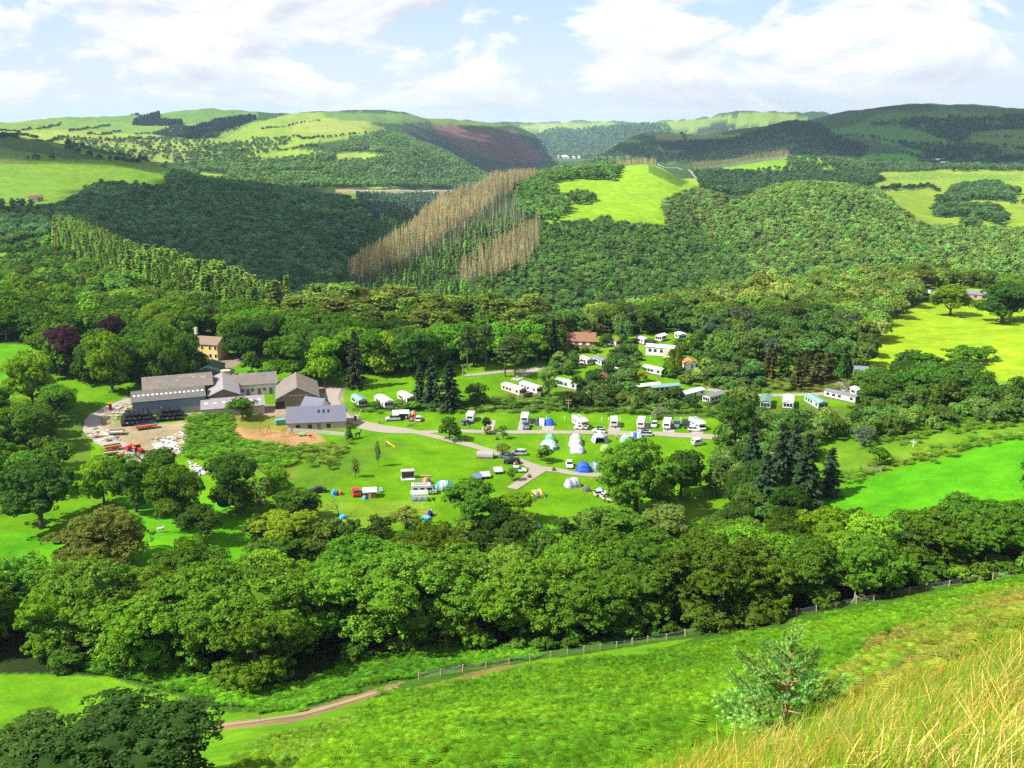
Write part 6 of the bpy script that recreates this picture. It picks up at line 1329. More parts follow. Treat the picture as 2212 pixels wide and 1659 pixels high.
pbox(e, 'ladder', (-1.7, -1.55, -.25, .25, 0, 1.5), 'steel')
e = thing('gate_pillar', 'red brick gate pillar at the end of the farm lane', 'pillar', 768, 908, 0); pbox(e, 'brickwork', (-.45, .45, -.45, .45, -.2, 1.5), 'brick_red'); pbox(e, 'cap', (-.52, .52, -.52, .52, 1.5, 1.62), 'concrete')
e = thing('barrier_pole', 'white raised barrier pole beside the brick gate pillar', 'barrier', 773, 903, 20); g = G(); tube(g, [(0, 0, 0), (1.2, 0, 2.6)], [.07, .06], 6, 0); link('arm', g.mesh('arm', ['white_paint']), e); pbox(e, 'stand', (-.15, .15, -.15, .15, 0, .8), 'white_paint')
# black wooden animal figure on the slope
def body4(name, mat, s_=1.0, neck=1.0):
    """one skin-like mesh of a standing four legged animal"""
    g = G(); tube(g, [(-.75, 0, .95), (-.5, 0, 1.02), (0, 0, .98), (.45, 0, 1.05), (.62, 0, 1.08)], [.10, .25, .27, .28, .14], 8, 0)
    tube(g, [(.5, 0, 1.1), (.75, 0, 1.25 + .2*neck), (.85, 0, 1.3 + .3*neck)], [.18, .12, .10], 7, 0); tube(g, [(.8, 0, 1.36 + .3*neck), (1.0, 0, 1.28 + .3*neck), (1.16, 0, 1.2 + .3*neck)], [.10, .11, .06], 6, 0)
    for x_, k_ in ((-.5, -.06), (.45, .04)):
        for y_ in (-.17, .17): tube(g, [(x_, y_, .95), (x_ + k_, y_, .5), (x_ - k_, y_, 0)], [.12, .06, .05], 5, 0)
    tube(g, [(-.72, 0, 1.0), (-.92, 0, .7)], [.05, .03], 4, 0)
    for y_ in (-.08, .08): tube(g, [(.83, y_, 1.42 + .3*neck), (.80, y_*1.5, 1.56 + .3*neck)], [.04, .01], 4, 0)
    return g.mesh(name, [mat])
e = link('wooden_horse', body4('wooden_horse', 'black_paint', neck=1.3), None, at(773, 945), .5); e.scale = (1.2,) * 3; e['label'] = 'black horse shaped figure on the slope below the lane'; e['category'] = 'sculpture'
for x, y, rz, lb in [(890, 921, .3, 'dark curved driftwood log on the lawn left of the willow'), (1011, 922, 2.0, 'dark curved piece of driftwood under the leftmost caravan')]:
    e = thing('driftwood', lb, 'log', x, y, rz*57); g = G(); tube(g, [(-1.6, 0, .1), (-.8, .1, .5), (.2, 0, .55), (1.2, -.1, .9), (1.5, 0, 1.5)], [.14, .2, .2, .14, .04], 6, 0); link('bough', g.mesh('bough', ['bark']), e)
for x, y, lb in [(1073, 950, 'dark carved seat on the lawn below the pitch road'), (1143, 1032, 'small grey tree stump at the lane fork'), (1196, 1017, 'little pointed boulder at the lane edge')]:
    g = G(); blob(g, (0, 0, .5), (.55, .5, .6), .4, 7, 5); o = link('boulder' if 'boulder' in lb else ('carved_seat' if 'seat' in lb else 'tree_stump'), g.mesh('stone', ['bark']), None, at(x, y)); o['label'] = lb; o['category'] = o.name.replace('_', ' ')
# people
def person(x, y, ang, top, legs, label, h=1.72):
    p = at(x, y); e = thing('person', label, 'person', x, y, ang)
    g = G(); s_ = h/1.75
    tube(g, [(0, 0, .86*s_), (0, 0, 1.05*s_), (0, 0, 1.3*s_), (0, 0, 1.43*s_), (0, 0, 1.52*s_), (0, 0, 1.60*s_), (0, 0, 1.70*s_), (0, 0, 1.76*s_)], [.15, .14, .18, .15, .055, .085, .095, .04], 9, 0)
    for sg in (-1, 1): tube(g, [(0, sg*.19, 1.40*s_), (.04, sg*.26, 1.12*s_), (.16, sg*.24, .88*s_)], [.055, .045, .03], 6, 0); tube(g, [(0, sg*.09, .9*s_), (.05*sg, sg*.11, .48*s_), (-.02*sg, sg*.12, .04)], [.10, .07, .045], 7, 0)
    link('body', g.mesh('body', ['skin']), e)
    g = G(); tube(g, [(0, 0, .90*s_), (0, 0, 1.05*s_), (0, 0, 1.3*s_), (0, 0, 1.46*s_)], [.165, .155, .195, .10], 9, 0)
    for sg in (-1, 1): tube(g, [(0, sg*.18, 1.41*s_), (.03, sg*.25, 1.18*s_)], [.07, .065], 6, 0)
    link('shirt', g.mesh('shirt', [top]), e); g = G()
    for sg in (-1, 1): tube(g, [(0, sg*.09, .95*s_), (.05*sg, sg*.11, .48*s_), (-.02*sg, sg*.12, .10)], [.125, .09, .075], 7, 0)
    link('trousers', g.mesh('trousers', [legs]), e); g = G(); blob(g, (-.02, 0, 1.70*s_), (.105, .105, .09), .3, 8, 5); link('hair', g.mesh('hair', ['brown_wall']), e); return e
for a in [(1111, 1010, 20, 'white_paint', 'tent_navy', 'person in white top between the black and white cars'), (1115, 1008, 200, 'red_paint', 'tent_navy', 'person in red top beside the white car at the fork'), (933, 1112, 0, 'white_paint', 'cream', 'person in pale clothes near the front trees'),
          (1331, 949, 0, 'white_paint', 'tent_navy', 'person in white beside the gazebo tent'), (1140, 916, 0, 'tent_brown', 'tent_navy', 'person beside the second caravan'), (1272, 919, 0, 'red_paint', 'white_paint', 'person in red before the middle motorhome'),
          (820, 915, 0, 'tent_green', 'tent_navy', 'person in green standing on the lawn left of the silver car'), (878, 909, 10, 'white_paint', 'red_paint', 'person in white among the gear by the folding caravan'), (897, 911, 60, 'tent_sky', 'tent_navy', 'child in blue by the orange tents'),
          (1292, 956, 0, 'tent_brown', 'tent_navy', 'person at the door of the gazebo tent'), (1309, 1082, 40, 'white_paint', 'white_paint', 'person in white under the trees at the field corner')]:
    person(*a)
# poles
def pole(x, y, ytop, label, cross=1):
    k = px2m(x, (y + ytop)/2); h = (y - ytop) * k * 1.05; e = thing('utility_pole', label, 'pole', x, y, 0); g = G(); tube(g, [(0, 0, -.5), (0, 0, h)], [.17, .12], 6, 0); link('pole', g.mesh('pole', ['pale_wood']), e)
    for i in range(cross): pbox(e, 'crossarm', (-.9, .9, -.07, .07, h - .5 - i*.9, h - .36 - i*.9), 'pale_wood'); 
    for q in (-.7, 0, .7): pbox(e, 'insulator', (q - .06, q + .06, -.06, .06, h - .36, h - .12), 'off_white')
for a in [(701, 832, 811, 'short pole beside the farm lane', 1), (1000, 814, 788, 'wooden pole right of the spruce group', 1), (1228, 890, 863, 'wooden pole in the scrub bank above the pitches', 2), (1212, 806, 784, 'pole among the upper static caravans', 1), (1604, 955, 926, 'wooden pole behind the right motorhome', 2), (1625, 863, 845, 'pole among the terrace caravans', 1)]: pole(*a)
e = thing('signpost', 'white cross shaped signpost above the bright green field', 'signpost', 1972, 966, 0); pbox(e, 'post', (-.08, .08, -.1, .1, -.2, 2.2), 'white_paint'); pbox(e, 'arm', (-.7, .7, -.13, -.08, 1.4, 1.6), 'white_paint')
e = thing('field_gate', 'pale wooden field gate in the hedge of the green field', 'gate', 1884, 1021, 12)
for z_ in (.3, .6, .9, 1.2): pbox(e, 'rail', (-2.0, 2.0, -.05, .05, z_, z_ + .13), 'pale_wood')
for x_ in (-2.1, 0, 2.1): pbox(e, 'post', (x_ - .12, x_ + .12, -.12, .12, -.2, 1.5), 'pale_wood')
# ------------------------------------------------------------------ static caravans and cabins
for a in [(776, 874, -70, 'small green roofed static caravan nearest the farm lane', 7.0, 3.0, 'roof_teal', 'wall_green', None), (830, 876, -68, 'white static caravan with side deck, second from the farm lane', 8.2, 3.2, 'roof_white', 'white_paint', None),
          (878, 868, -66, 'white static caravan just left of the dark spruces', 7.5, 3.0, 'roof_white', 'white_paint', None), (1110, 849, -50, 'white static caravan with end deck, left of the pair', 9.5, 3.2, 'roof_white', 'cream', 'end'),
          (1148, 846, -50, 'white static caravan with end deck, right of the pair', 9.0, 3.1, 'roof_white', 'white_paint', 'end'), (1228, 838, -40, 'pale green static caravan right of the decked pair', 9.5, 3.2, 'roof_pale', 'wall_green', None),
          (1266, 787, -50, 'small white static caravan on the upper lawn', 4.6, 3.0, 'roof_white', 'white_paint', None), (1297, 788, -60, 'grey roofed white static caravan on the upper lawn', 6.5, 3.0, 'roof_grey', 'white_paint', None),
          (1325, 809, -40, 'pale green cabin in the middle of the shrubs', 5.0, 3.0, 'roof_pale', 'wall_green', None), (1413, 808, -35, 'long white static caravan beside the cypresses', 8.2, 3.0, 'roof_white', 'wall_green', None),
          (1392, 846, 30, 'pale green static caravan angled on the terrace', 11., 3.2, 'roof_white', 'wall_green', None), (1436, 847, 28, 'teal roofed static caravan half hidden by shrubs', 10., 3.2, 'roof_teal', 'wall_green', None),
          (1494, 859, 50, 'bright white static caravan on the terrace', 9.5, 3.1, 'roof_white', 'white_paint', None), (1546, 866, 50, 'grey roofed static caravan on the terrace', 9.5, 3.2, 'roof_grey', 'off_white', None),
          (1595, 858, 60, 'white static caravan roof showing above the shrubs', 6.0, 3.0, 'roof_white', 'white_paint', None), (1654, 876, -92, 'green roofed static caravan end on to the terrace road', 9.0, 3.2, 'roof_green', 'wall_green', None),
          (1702, 877, -90, 'white static caravan end on to the terrace road', 8.6, 3.2, 'roof_white', 'white_paint', None), (1762, 877, -62, 'teal roofed static caravan below the road bend', 9.5, 3.3, 'roof_teal', 'wall_green', None),
          (1818, 864, -28, 'long grey roofed static caravan at the road bend', 11., 3.2, 'roof_grey', 'off_white', None), (1628, 799, -20, 'white static caravan behind the thin pines', 8.0, 3.2, 'roof_white', 'white_paint', None),
          (1320, 746, -30, 'white cabin right of the bungalow', 6.5, 3.6, 'roof_brown', 'white_paint', None), (1388, 742, -50, 'white cabin in the upper garden', 5.5, 3.2, 'roof_pale', 'white_paint', None),
          (1428, 736, 60, 'little white cabin, second highest in the wood', 4.5, 3.0, 'roof_white', 'white_paint', None), (1470, 733, -70, 'little white cabin highest in the wood', 4.5, 3.6, 'roof_white', 'white_paint', None),
          (1851, 855, -60, 'small white cabin hidden at the right end of the terrace', 4.0, 3.0, 'roof_white', 'white_paint', None)]:
    static_caravan(*a)
e = gable_barn(1495, 799, 20, 'white house with bright orange roof among the trees', 5, 5, 2.2, 3.4, 'roof_orange', 'white_paint', 'small_house', 'house'); pbox(e, 'door', (-.4, .4, -.05, .02, 0, 2), 'timber'); pbox(e, 'window', (1.2, 2.2, -.05, .02, 1, 2), 'glass_dark')
e = gable_barn(1299, 830, -8, 'little house with brick red roof among the shrubs', 5, 5, 2.0, 3.8, 'roof_brown', 'brick_red', 'small_house', 'house'); pbox(e, 'door', (-.4, .4, -.05, .02, 0, 2), 'white_paint'); pbox(e, 'window', (-2.2, -1.2, -.05, .02, 1, 2), 'white_paint')
e = barn(1255, 750, -4, 'brown roofed bungalow at the edge of the upper wood', 11, 8, 2.4, 5.2, 'roof_brown', 'brick_red', 'bungalow', 'house'); pbox(e, 'chimney', (2.6, 3.4, 3.6, 4.4, 4.5, 6.2), 'brick_red')
for q in (-4, -1, 2): pbox(e, 'window', (q, q + 1.4, -.05, .03, .9, 2.0), 'white_paint')
e = barn(1424, 768, -12, 'large white flat roofed chalet on the upper terrace', 10.5, 5, 3.2, 3.7, 'roof_white', 'white_paint', 'chalet', 'house')
for q in (-4.2, -2.2, .2, 2.6): pbox(e, 'window', (q, q + 1.1, -.05, .03, 1.2, 2.4), 'glass_dark')
pbox(e, 'porch', (2.2, 5.0, -3.2, 0, -.5, 2.7), 'cream')
e = barn(1868, 818, 6, 'small stone coloured lodge right of the cypresses', 7, 5, 2.6, 3.8, 'roof_grey', 'stone_wall', 'lodge', 'house'); pbox(e, 'window', (-2, -.9, -.05, .03, 1, 2), 'glass_dark'); pbox(e, 'window', (1, 2.1, -.05, .03, 1, 2), 'glass_dark'); pbox(e, 'chimney', (2.2, 2.8, 2.2, 2.8, 3.4, 4.6), 'stone_wall')
# ------------------------------------------------------------------ farm
def farm():
    k = px2m(370, 890)
    e = barn(368, 893, 0, 'long blue grey barn with a row of skylights', 148*k, 11, 4.6, 6.6, 'sheet_dark', 'blue_wall', base=1.7, sky=16, lights=None)
    e = barn(388, 872, 0, 'long brown barn with rusty roof patches behind the blue one', 146*k, 13, 5.4, 8.0, 'sheet_rust', 'dark_green_sheet')
    pbox(e, 'doorway', (146*k/2 - .03, 146*k/2 + .05, 3, 9, -1, 4.5), 'black_plastic')
    gable_barn(486, 884, 0, 'middle barn with a wide grey gable facing the yard', 66*k, 22, 4.6, 6.6, 'sheet_grey', 'brown_wall')
    e = barn(505, 897, 0, 'low lean-to shed with grey roof in front of the middle barn', 130*k, 6.5, 2.6, 4.2, 'sheet_grey', 'cream', skew=2.8, sky=7); pbox(e, 'doorway', (3, 6, -.05, .05, -1, 2.2), 'timber')
    e = barn(553, 853, 0, 'whitewashed stable with stone grey roof and half doors', 96*k, 8, 3.6, 6.6, 'sheet_brown', 'white_paint', 'stable', 'stable')
    for q in (-4.6, -1.4, 2.4): pbox(e, 'window', (q, q + .9, -.05, .03, 1.2, 2.3), 'brown_wall')
    for q in (-3.0, .6, 4.4): pbox(e, 'door', (q, q + 1.1, -.05, .03, -.5, 2.2), 'timber')
    pbox(e, 'chimney', (-6.4, -5.7, 3.6, 4.4, 6, 7.2), 'concrete')
    e = gable_barn(644, 882, 0, 'big brown barn with a broad mossy roof', 92*k, 20, 3.4, 6.8, 'sheet_brown', 'brown_wall'); pbox(e, 'gable_board', (-5.2, 5.2, -.10, 0, 4.2, 4.5), 'concrete')
    pbox(e, 'doorway', (-7, -4.2, -.06, .03, -1, 2.6), 'black_plastic'); pbox(e, 'doorway', (2.4, 3.6, -.06, .03, -1, 2.2), 'timber')
    e = barn(684, 930, -4, 'new long building with slate roof, roof windows and pink walls', 119*k, 10, 2.6, 6.2, 'slate', 'pink_wall', 'amenity_block', 'building', sky=12, lights=(.55, .75))
    rf = [c for c in e.children if c.name.startswith('roof')][0]
    for i, c in enumerate([c for c in rf.children]):
        if i not in (6, 7, 8): bpy.data.objects.remove(c)
    for q in (-6, -2.5, 3): pbox(e, 'window', (q, q + 1.2, -.05, .03, .8, 2.0), 'glass_dark')
    pbox(e, 'door', (.2, 1.3, -.05, .03, -.4, 2.1), 'timber'); pbox(e, 'gable_window', (119*k/2 - .03, 119*k/2 + .05, 4.2, 5.8, 1.2, 2.6), 'red_paint')
    w2 = barn(672, 898, -35, 'slate roofed rear wing with a white gable behind the long slate building', 7, 5.5, 2.6, 5.2, 'slate', 'white_paint', 'rear_wing', 'building')
    e = barn(442, 776, -32, 'yellow farmhouse with white framed windows among the trees', 11, 8, 5.6, 7.8, 'brown_wall', 'yellow_wall', 'farmhouse', 'house')
    for q in (-4.4, -1.2, 2.0, 4.2):
        for z_ in (.8, 3.8): f_ = pbox(e, 'window', (q, q + 1.1, -.08, .03, z_, z_ + 1.5), 'white_paint'); link('pane', bm_mesh('pane', *box(q + .15, q + .95, -.12, -.07, z_ + .15, z_ + 1.35), 'glass_dark'), f_)
    pbox(e, 'door', (-.3, .6, -.06, .03, -.4, 2.0), 'red_paint'); pbox(e, 'chimney', (-5.6, -4.6, 3.5, 4.5, 8.4, 10.8), 'cream')
    e = gable_barn(448, 828, -8, 'dark green sheeted shed below the yellow farmhouse', 9, 15, 3.2, 5.0, 'dark_green_sheet', 'brown_wall', 'shed', 'shed'); pbox(e, 'front_shade_panel', (-4, 4, -.06, .03, -1, 2.6), 'black_plastic')  # solid black panel stands in for the shade inside the shed front
    e = thing('water_tank', 'round tan tank top behind the middle barn', 'tank', 490, 834, 0); link('drum', bm_mesh('drum', *cyl(1.6, 5.5, 14, 'z'), 'cream'), e, (0, 0, 2.7)); link('lid', bm_mesh('lid', *cyl(1.75, .25, 14, 'z'), 'stone_wall'), e, (0, 0, 5.5))
farm()
# silage bales
g = G(); a_ = np.linspace(0, math.pi, 9); prof = [(0, -.62), (.45, -.62), (.60, -.52), (.64, 0), (.60, .52), (.45, .62), (0, .62)]
bpts = []; kk = 12
for i in range(kk):
    q0, q1 = i*2*math.pi/kk, (i+1)*2*math.pi/kk
    for (r0, x0), (r1, x1) in zip(prof[:-1], prof[1:]): bpts.append([(x0, r0*math.cos(q0), r0*math.sin(q0)), (x0, r0*math.cos(q1), r0*math.sin(q1)), (x1, r1*math.cos(q1), r1*math.sin(q1)), (x1, r1*math.cos(q0), r1*math.sin(q0))])
g.quads(np.array(bpts), .5); BALE = g.mesh('silage_bale', ['black_plastic'])
for nm, (x0, y0, nx, ny, nz) in {'left': (303, 916, 7, 6, 3), 'right': (374, 907, 6, 5, 3)}.items():
    base = at(x0, y0); az = math.atan2(base.x, base.y); rt = Vector((math.cos(az), -math.sin(az), 0)); fw = Vector((math.sin(az), math.cos(az), 0))
    for lz in range(nz):
        for ix in range(nx - lz):
            for iy in range(ny - lz):
                if lz == 0 and 0 < ix < nx - 1 and iy > 1: continue        # buried inside the heap
                q = base + rt * ((ix + lz*.5 - nx/2) * 1.33 + random.uniform(-.1, .1)) + fw * ((iy + lz*.5 - .5) * 1.3 + random.uniform(-.1, .1)); q.z = float(H(q.x, q.y)) + .60 + lz * 1.06
                o = link('silage_bale', BALE, None, q); o.rotation_euler = (random.uniform(-.2, .2), random.uniform(-.1, .1), -az + random.uniform(-.3, .3)); o['category'] = 'silage bale'
                front = 'front edge' if iy == 0 else 'back part'; lev = ['bottom', 'middle', 'top'][lz]
                o['label'] = 'black wrapped silage bale in the %s of the %s bale heap, %s layer' % (front, nm, lev); o['group'] = 'silage bales in the %s heap' % nm
# trailers, tractor and farm clutter
def trailer(x, y, ang, label, L=5, c='orange_paint', side='blue_paint', h=.9):
    e = thing('farm_trailer', label, 'trailer', x, y, ang); pbox(e, 'bed', (-L/2, L/2, -1.1, 1.1, h - .15, h), c); pbox(e, 'side_board', (-L/2, L/2, -1.14, -1.06, h, h + .45), c); pbox(e, 'side_board', (-L/2, L/2, 1.06, 1.14, h, h + .45), side)
    pbox(e, 'end_board', (L/2 - .06, L/2 + .02, -1.06, 1.06, h, h + .5), side); pbox(e, 'drawbar', (-L/2 - 1.2, -L/2, -.08, .08, h - .35, h - .2), c)
    for sg in (-1, 1):
        wheel(e, .4, sg*1.0, .38); wheel(e, 1.3, sg*1.0, .38)
trailer(316, 926, 6, 'orange trailer with blue front board before the left bale heap', 6.0); trailer(252, 938, -12, 'pale flat trailer on the yard track', 4.2, 'off_white', 'timber', .7); trailer(244, 972, 8, 'old red brown trailer left of the red machines', 4.4, 'roof_orange', 'timber', 1.0)
trailer(240, 982, 0, 'yellow brown flat cart below the old trailer', 3.6, 'stone_wall', 'roof_orange', .6)
e = thing('tractor', 'orange red tractor facing the yard among the machines', 'tractor', 299, 977, -60); pbox(e, 'bonnet', (.2, 2.0, -.4, .4, .8, 1.5), 'red_paint', bev=.08); pbox(e, 'cab', (-1.1, .2, -.65, .65, 1.0, 2.3), 'glass_dark', bev=.06); pbox(e, 'cab_roof', (-1.2, .3, -.72, .72, 2.3, 2.42), 'orange_paint', bev=.04); pbox(e, 'chassis', (-1.0, 1.9, -.3, .3, .5, .85), 'black_plastic')
for sg in (-1, 1): wheel(e, -.6, sg*.85, .75); wheel(e, 1.5, sg*.7, .42); pbox(e, 'mudguard', (-1.3, .1, sg*.85 - .2, sg*.85 + .2, 1.45, 1.56), 'orange_paint')
for x, y, lb, c, sc_ in [(279, 975, 'small bright red machine left of the tractor', 'red_paint', 1.0), (262, 990, 'dull red plough frame below the machines', 'roof_orange', .9)]:
    e = thing('farm_machine', lb, 'machine', x, y, 30); pbox(e, 'hopper', (-.7, .7, -.6, .6, .7*sc_, 1.7*sc_), c, bev=.1); pbox(e, 'frame', (-1.2, 1.2, -.12, .12, .4, .6), c); pbox(e, 'chute', (.7, 1.0, -.2, .2, 1.2*sc_, 2.1*sc_), c); wheel(e, 0, -.7, .35); wheel(e, 0, .7, .35)
e = thing('red_box', 'tall red phone box like cabinet beside the farm track', 'cabinet', 239, 887, 0); pbox(e, 'body', (-.5, .5, -.5, .5, -.1, 2.2), 'red_paint', bev=.03); pbox(e, 'cap', (-.56, .56, -.56, .56, 2.2, 2.4), 'orange_paint')
for z_ in (.5, 1.0, 1.5): pbox(e, 'pane', (-.3, .3, -.53, -.49, z_, z_ + .38), 'glass_dark')
e = thing('blue_tank', 'bright blue tank on legs behind the long barns', 'tank', 421, 836, 0); link('drum', bm_mesh('drum', *cyl(1.0, 1.6, 12, 'z'), 'blue_paint'), e, (0, 0, 2.0))
for sx_ in (-.7, .7):
    for sy_ in (-.7, .7): pbox(e, 'leg', (sx_ - .08, sx_ + .08, sy_ - .08, sy_ + .08, -.2, 1.2), 'steel')
e = thing('teal_skip', 'dark teal tank left of the long slate roofed building', 'tank', 606, 917, 8); pbox(e, 'body', (-1.5, 1.5, -.8, .8, .3, 1.7), 'tent_teal', bev=.15); pbox(e, 'cradle', (-1.2, 1.2, -.6, .6, 0, .3), 'steel')
# heaps of rubble: stones and boards one cannot count
def heap(name, px, n, mats, s_=(.2, .7), label=None):
    poly = [(p.x, p.y) for p in (at(x, y) for x, y in px)]; xs = [p[0] for p in poly]; ys = [p[1] for p in poly]; gs = {m_: ([], []) for m_ in mats}; c = 0
    while c < n:
        x = random.uniform(min(xs), max(xs)); y = random.uniform(min(ys), max(ys))
        if not inpoly(np.array([x]), np.array([y]), poly)[0]: continue
        c += 1; z = float(H(x, y)); a = random.uniform(0, 3.14); l, b, h = random.uniform(*s_) * random.choice((1, 1, 2.4)), random.uniform(*s_)*.8, random.uniform(*s_)*.6; V, F = gs[random.choice(mats)]
        v, f = box(-l, l, -b, b, -.2, h); k = len(V); tl = random.uniform(-.25, .25)
        V += [(x + p[0]*math.cos(a) - p[1]*math.sin(a), y + p[0]*math.sin(a) + p[1]*math.cos(a), z + p[2] + p[0]*tl + random.uniform(-.05, .05)) for p in v]; F += [tuple(i + k for i in q) for q in f]
    for m_, (V, F) in gs.items():
        if V: o = link(name, bm_mesh(name, V, F, m_)); o['kind'] = 'stuff'
heap('rubble', [(225, 885), (285, 862), (320, 880), (270, 905), (235, 905)], 90, ['rubble', 'stone_wall'], (.2, .6)); heap('rubble', [(330, 950), (420, 925), (430, 905), (440, 925), (400, 960), (385, 990), (340, 985)], 260, ['rubble', 'stone_wall', 'brown_wall', 'off_white'], (.12, .5))
heap('timber_scraps', [(200, 925), (245, 935), (270, 950), (225, 955), (195, 945)], 45, ['pale_wood', 'timber', 'off_white'], (.2, .9)); heap('plastic_sheeting', [(333, 960), (355, 950), (378, 958), (372, 972), (340, 972)], 34, ['white_paint', 'tent_mist'], (.3, .7))
heap('white_rubbish', [(405, 995), (425, 1005), (450, 1020), (440, 1028), (415, 1015)], 40, ['white_paint', 'tent_lilac', 'rubble'], (.2, .6))
# play area
def swing(x, y, label, mat='orange_paint'):
    e = thing('swing_frame', label, 'swing', x, y, 30)
    for x_ in (-1.5, 1.5):
        for sg in (-1, 1): g = G(); tube(g, [(x_, sg*1.0, 0), (x_, 0, 2.4)], [.09, .09], 5, 0); link('leg', g.mesh('leg', ['roof_orange']), e)
    g = G(); tube(g, [(-1.6, 0, 2.4), (1.6, 0, 2.4)], [.09, .09], 5, 0); link('top_bar', g.mesh('top_bar', ['roof_orange']), e)
    for x_ in (-.6, .6): pbox(e, 'seat', (x_ - .22, x_ + .22, -.12, .12, .5, .56), 'black_plastic'); pbox(e, 'chain', [(x_ - .21, x_ - .18, -.015, .015, .56, 2.4), (x_ + .18, x_ + .21, -.015, .015, .56, 2.4)], 'steel')
swing(572, 938, 'brown swing frame at the left of the orange play ground'); swing(621, 942, 'brown swing frame in the middle of the orange play ground')
e = thing('play_bench', 'green picnic bench on the orange play ground', 'bench', 652, 941, 5); pbox(e, 'table_top', (-1.0, 1.0, -.4, .4, .7, .78), 'tent_green'); pbox(e, 'bench_seat', (-1, 1, -.9, -.6, .4, .47), 'tent_green'); pbox(e, 'bench_seat', (-1, 1, .6, .9, .4, .47), 'tent_green'); pbox(e, 'leg', (-.8, -.7, -.8, .8, 0, .7), 'timber'); pbox(e, 'leg', (.7, .8, -.8, .8, 0, .7), 'timber')
e = thing('spring_rider', 'red ride on toy at the right of the play ground', 'toy', 671, 946, 0); pbox(e, 'rider', (-.6, .6, -.2, .2, .5, 1.1), 'red_paint', bev=.1); pbox(e, 'spring', (-.1, .1, -.1, .1, 0, .5), 'steel'); pbox(e, 'handle', (.2, .3, -.35, .35, 1.1, 1.2), 'white_paint')
def paling(px, label, sp=.28, h=1.2, mat='off_white'):
    P = [at(x, y) for x, y in px]; root = thing('picket_fence', label, 'fence', P[0], 0); root.rotation_euler = (0, 0, 0); pm = bm_mesh('picket', *box(-.07, .07, -.03, .03, -.2, h), mat); tot = 0
    for a, b in zip(P[:-1], P[1:]):
        L = (b - a).length; n = int(L / sp); an = math.atan2(b.y - a.y, b.x - a.x)
        for i in range(n): q = a.lerp(b, i/n); q.z = float(H(q.x, q.y)); link('picket', pm, root, q - P[0], an)
        for z_ in (.35, .95): r_ = link('rail', bm_mesh('rail', *box(0, L, .03, .07, z_, z_ + .1), mat), root, a - P[0], an); r_.rotation_euler = (0, -math.asin((b.z - a.z)/L), an)
paling([(640, 925), (622, 932), (700, 938), (744, 942), (748, 936)], 'pale picket fence round the long slate roofed building', .34)
# ------------------------------------------------------------------ far farms, village, sheep
def far_house(x, y, d0, label, L, h, roof='roof_grey', wall='white_paint', ang=0, name='farmhouse'):
    e = barn(at(x, y, d0), 0, ang, label, L, L*.5, h, h*1.6, roof, wall, name, 'house')
    for i in range(3): pbox(e, 'window', (-L*.38 + i*L*.3, -L*.38 + i*L*.3 + L*.1, -.15, .05, h*.4, h*.75), 'glass_dark')
    pbox(e, 'chimney', (L*.32, L*.40, L*.22, L*.30, h*1.3, h*1.9), wall); return e
_t = thing
def thing(name, label, cat, x, y, ang=0, group=None, z=0, dmin=100, scale=1.0):
    return _t(name, label, cat, x, y, ang, group, z, dmin, scale)
for a in [(40, 444, 900, 'white house left of the brown village houses at the left edge', 8, 3.5, 'roof_white'), (72, 436, 900, 'tall white village house with brown roof at the left', 9, 4.5, 'roof_brown'), (86, 434, 900, 'brown village house beside the tall white one', 8, 4, 'roof_brown', 'stone_wall'),
          (62, 492, 700, 'small white cottage among the trees at the left', 7, 3, 'roof_pale'), (90, 502, 700, 'little white house below the cottage at the left', 7, 3, 'roof_grey'), (105, 590, 450, 'white roofed cottage in the near left wood', 9, 2.8, 'roof_pale'), (150, 592, 450, 'small white shed in the near left wood', 5, 2.4, 'roof_white'),
          (313, 345, 2000, 'long white farmhouse on the far plain', 26, 5, 'roof_brown'), (262, 342, 2000, 'small orange walled house on the far plain', 10, 5, 'roof_brown', 'roof_orange'), (408, 290, 2400, 'white farm at the foot of the far moor', 16, 5, 'roof_grey'), (1040, 412, 1900, 'pale hut at the end of the forest road', 12, 3, 'roof_grey'),
          (2025, 350, 2300, 'white roofed farm barn on the right hill', 30, 5, 'roof_white', 'brown_wall'), (2040, 356, 2300, 'white farmhouse below the right hill barn', 18, 5, 'roof_white'), (2095, 357, 2300, 'long white farm shed in the middle of the right hill', 34, 4.5, 'roof_white'), (2115, 343, 2300, 'white house with red gable on the right hill', 24, 5, 'roof_brown'),
          (2160, 342, 2300, 'dim brown house at the far right', 16, 5, 'roof_brown', 'stone_wall'), (1215, 347, 5200, 'white building in the far valley gap', 50, 10, 'roof_white'), (1235, 348, 5200, 'long white works roof in the far valley gap', 90, 8, 'roof_pale'),
          (2022, 646, 430, 'small white roofed shed above the right meadow', 8, 2.6, 'roof_pale', 'brown_wall'), (2108, 646, 430, 'long low grey shed above the right meadow', 12, 2.4, 'roof_grey', 'stone_wall')]:
    far_house(*a)
e = barn(at(145, 478, 700), 0, -4, 'long bright white shed among the dark trees at the left', 15, 7, 4, 5.5, 'roof_white', 'white_paint', 'shed', 'shed'); pbox(e, 'window', (-2, 1, -.1, .05, 2, 3), 'glass_dark')
SHEEP = body4('sheep', 'wool', neck=.2); 
def flock(poly, d0, n, label, grp, s_=1.6):
    c = 0
    while c < n:
        x = random.uniform(min(p[0] for p in poly), max(p[0] for p in poly)); y = random.uniform(min(p[1] for p in poly), max(p[1] for p in poly))
        if not inpoly(np.array([x]), np.array([y]), poly)[0]: continue
        c += 1; o = link('sheep', SHEEP, None, at(x, y, d0), random.uniform(0, 6.28)); o.scale = (s_, s_*1.5, s_); o['label'] = label; o['category'] = 'sheep'; o['group'] = grp
flock([(30, 335), (150, 335), (330, 375), (340, 395), (200, 395), (130, 430), (40, 420), (0, 380)], 1100, 60, 'white sheep grazing on the left hill field', 'sheep on the left hill', .95)
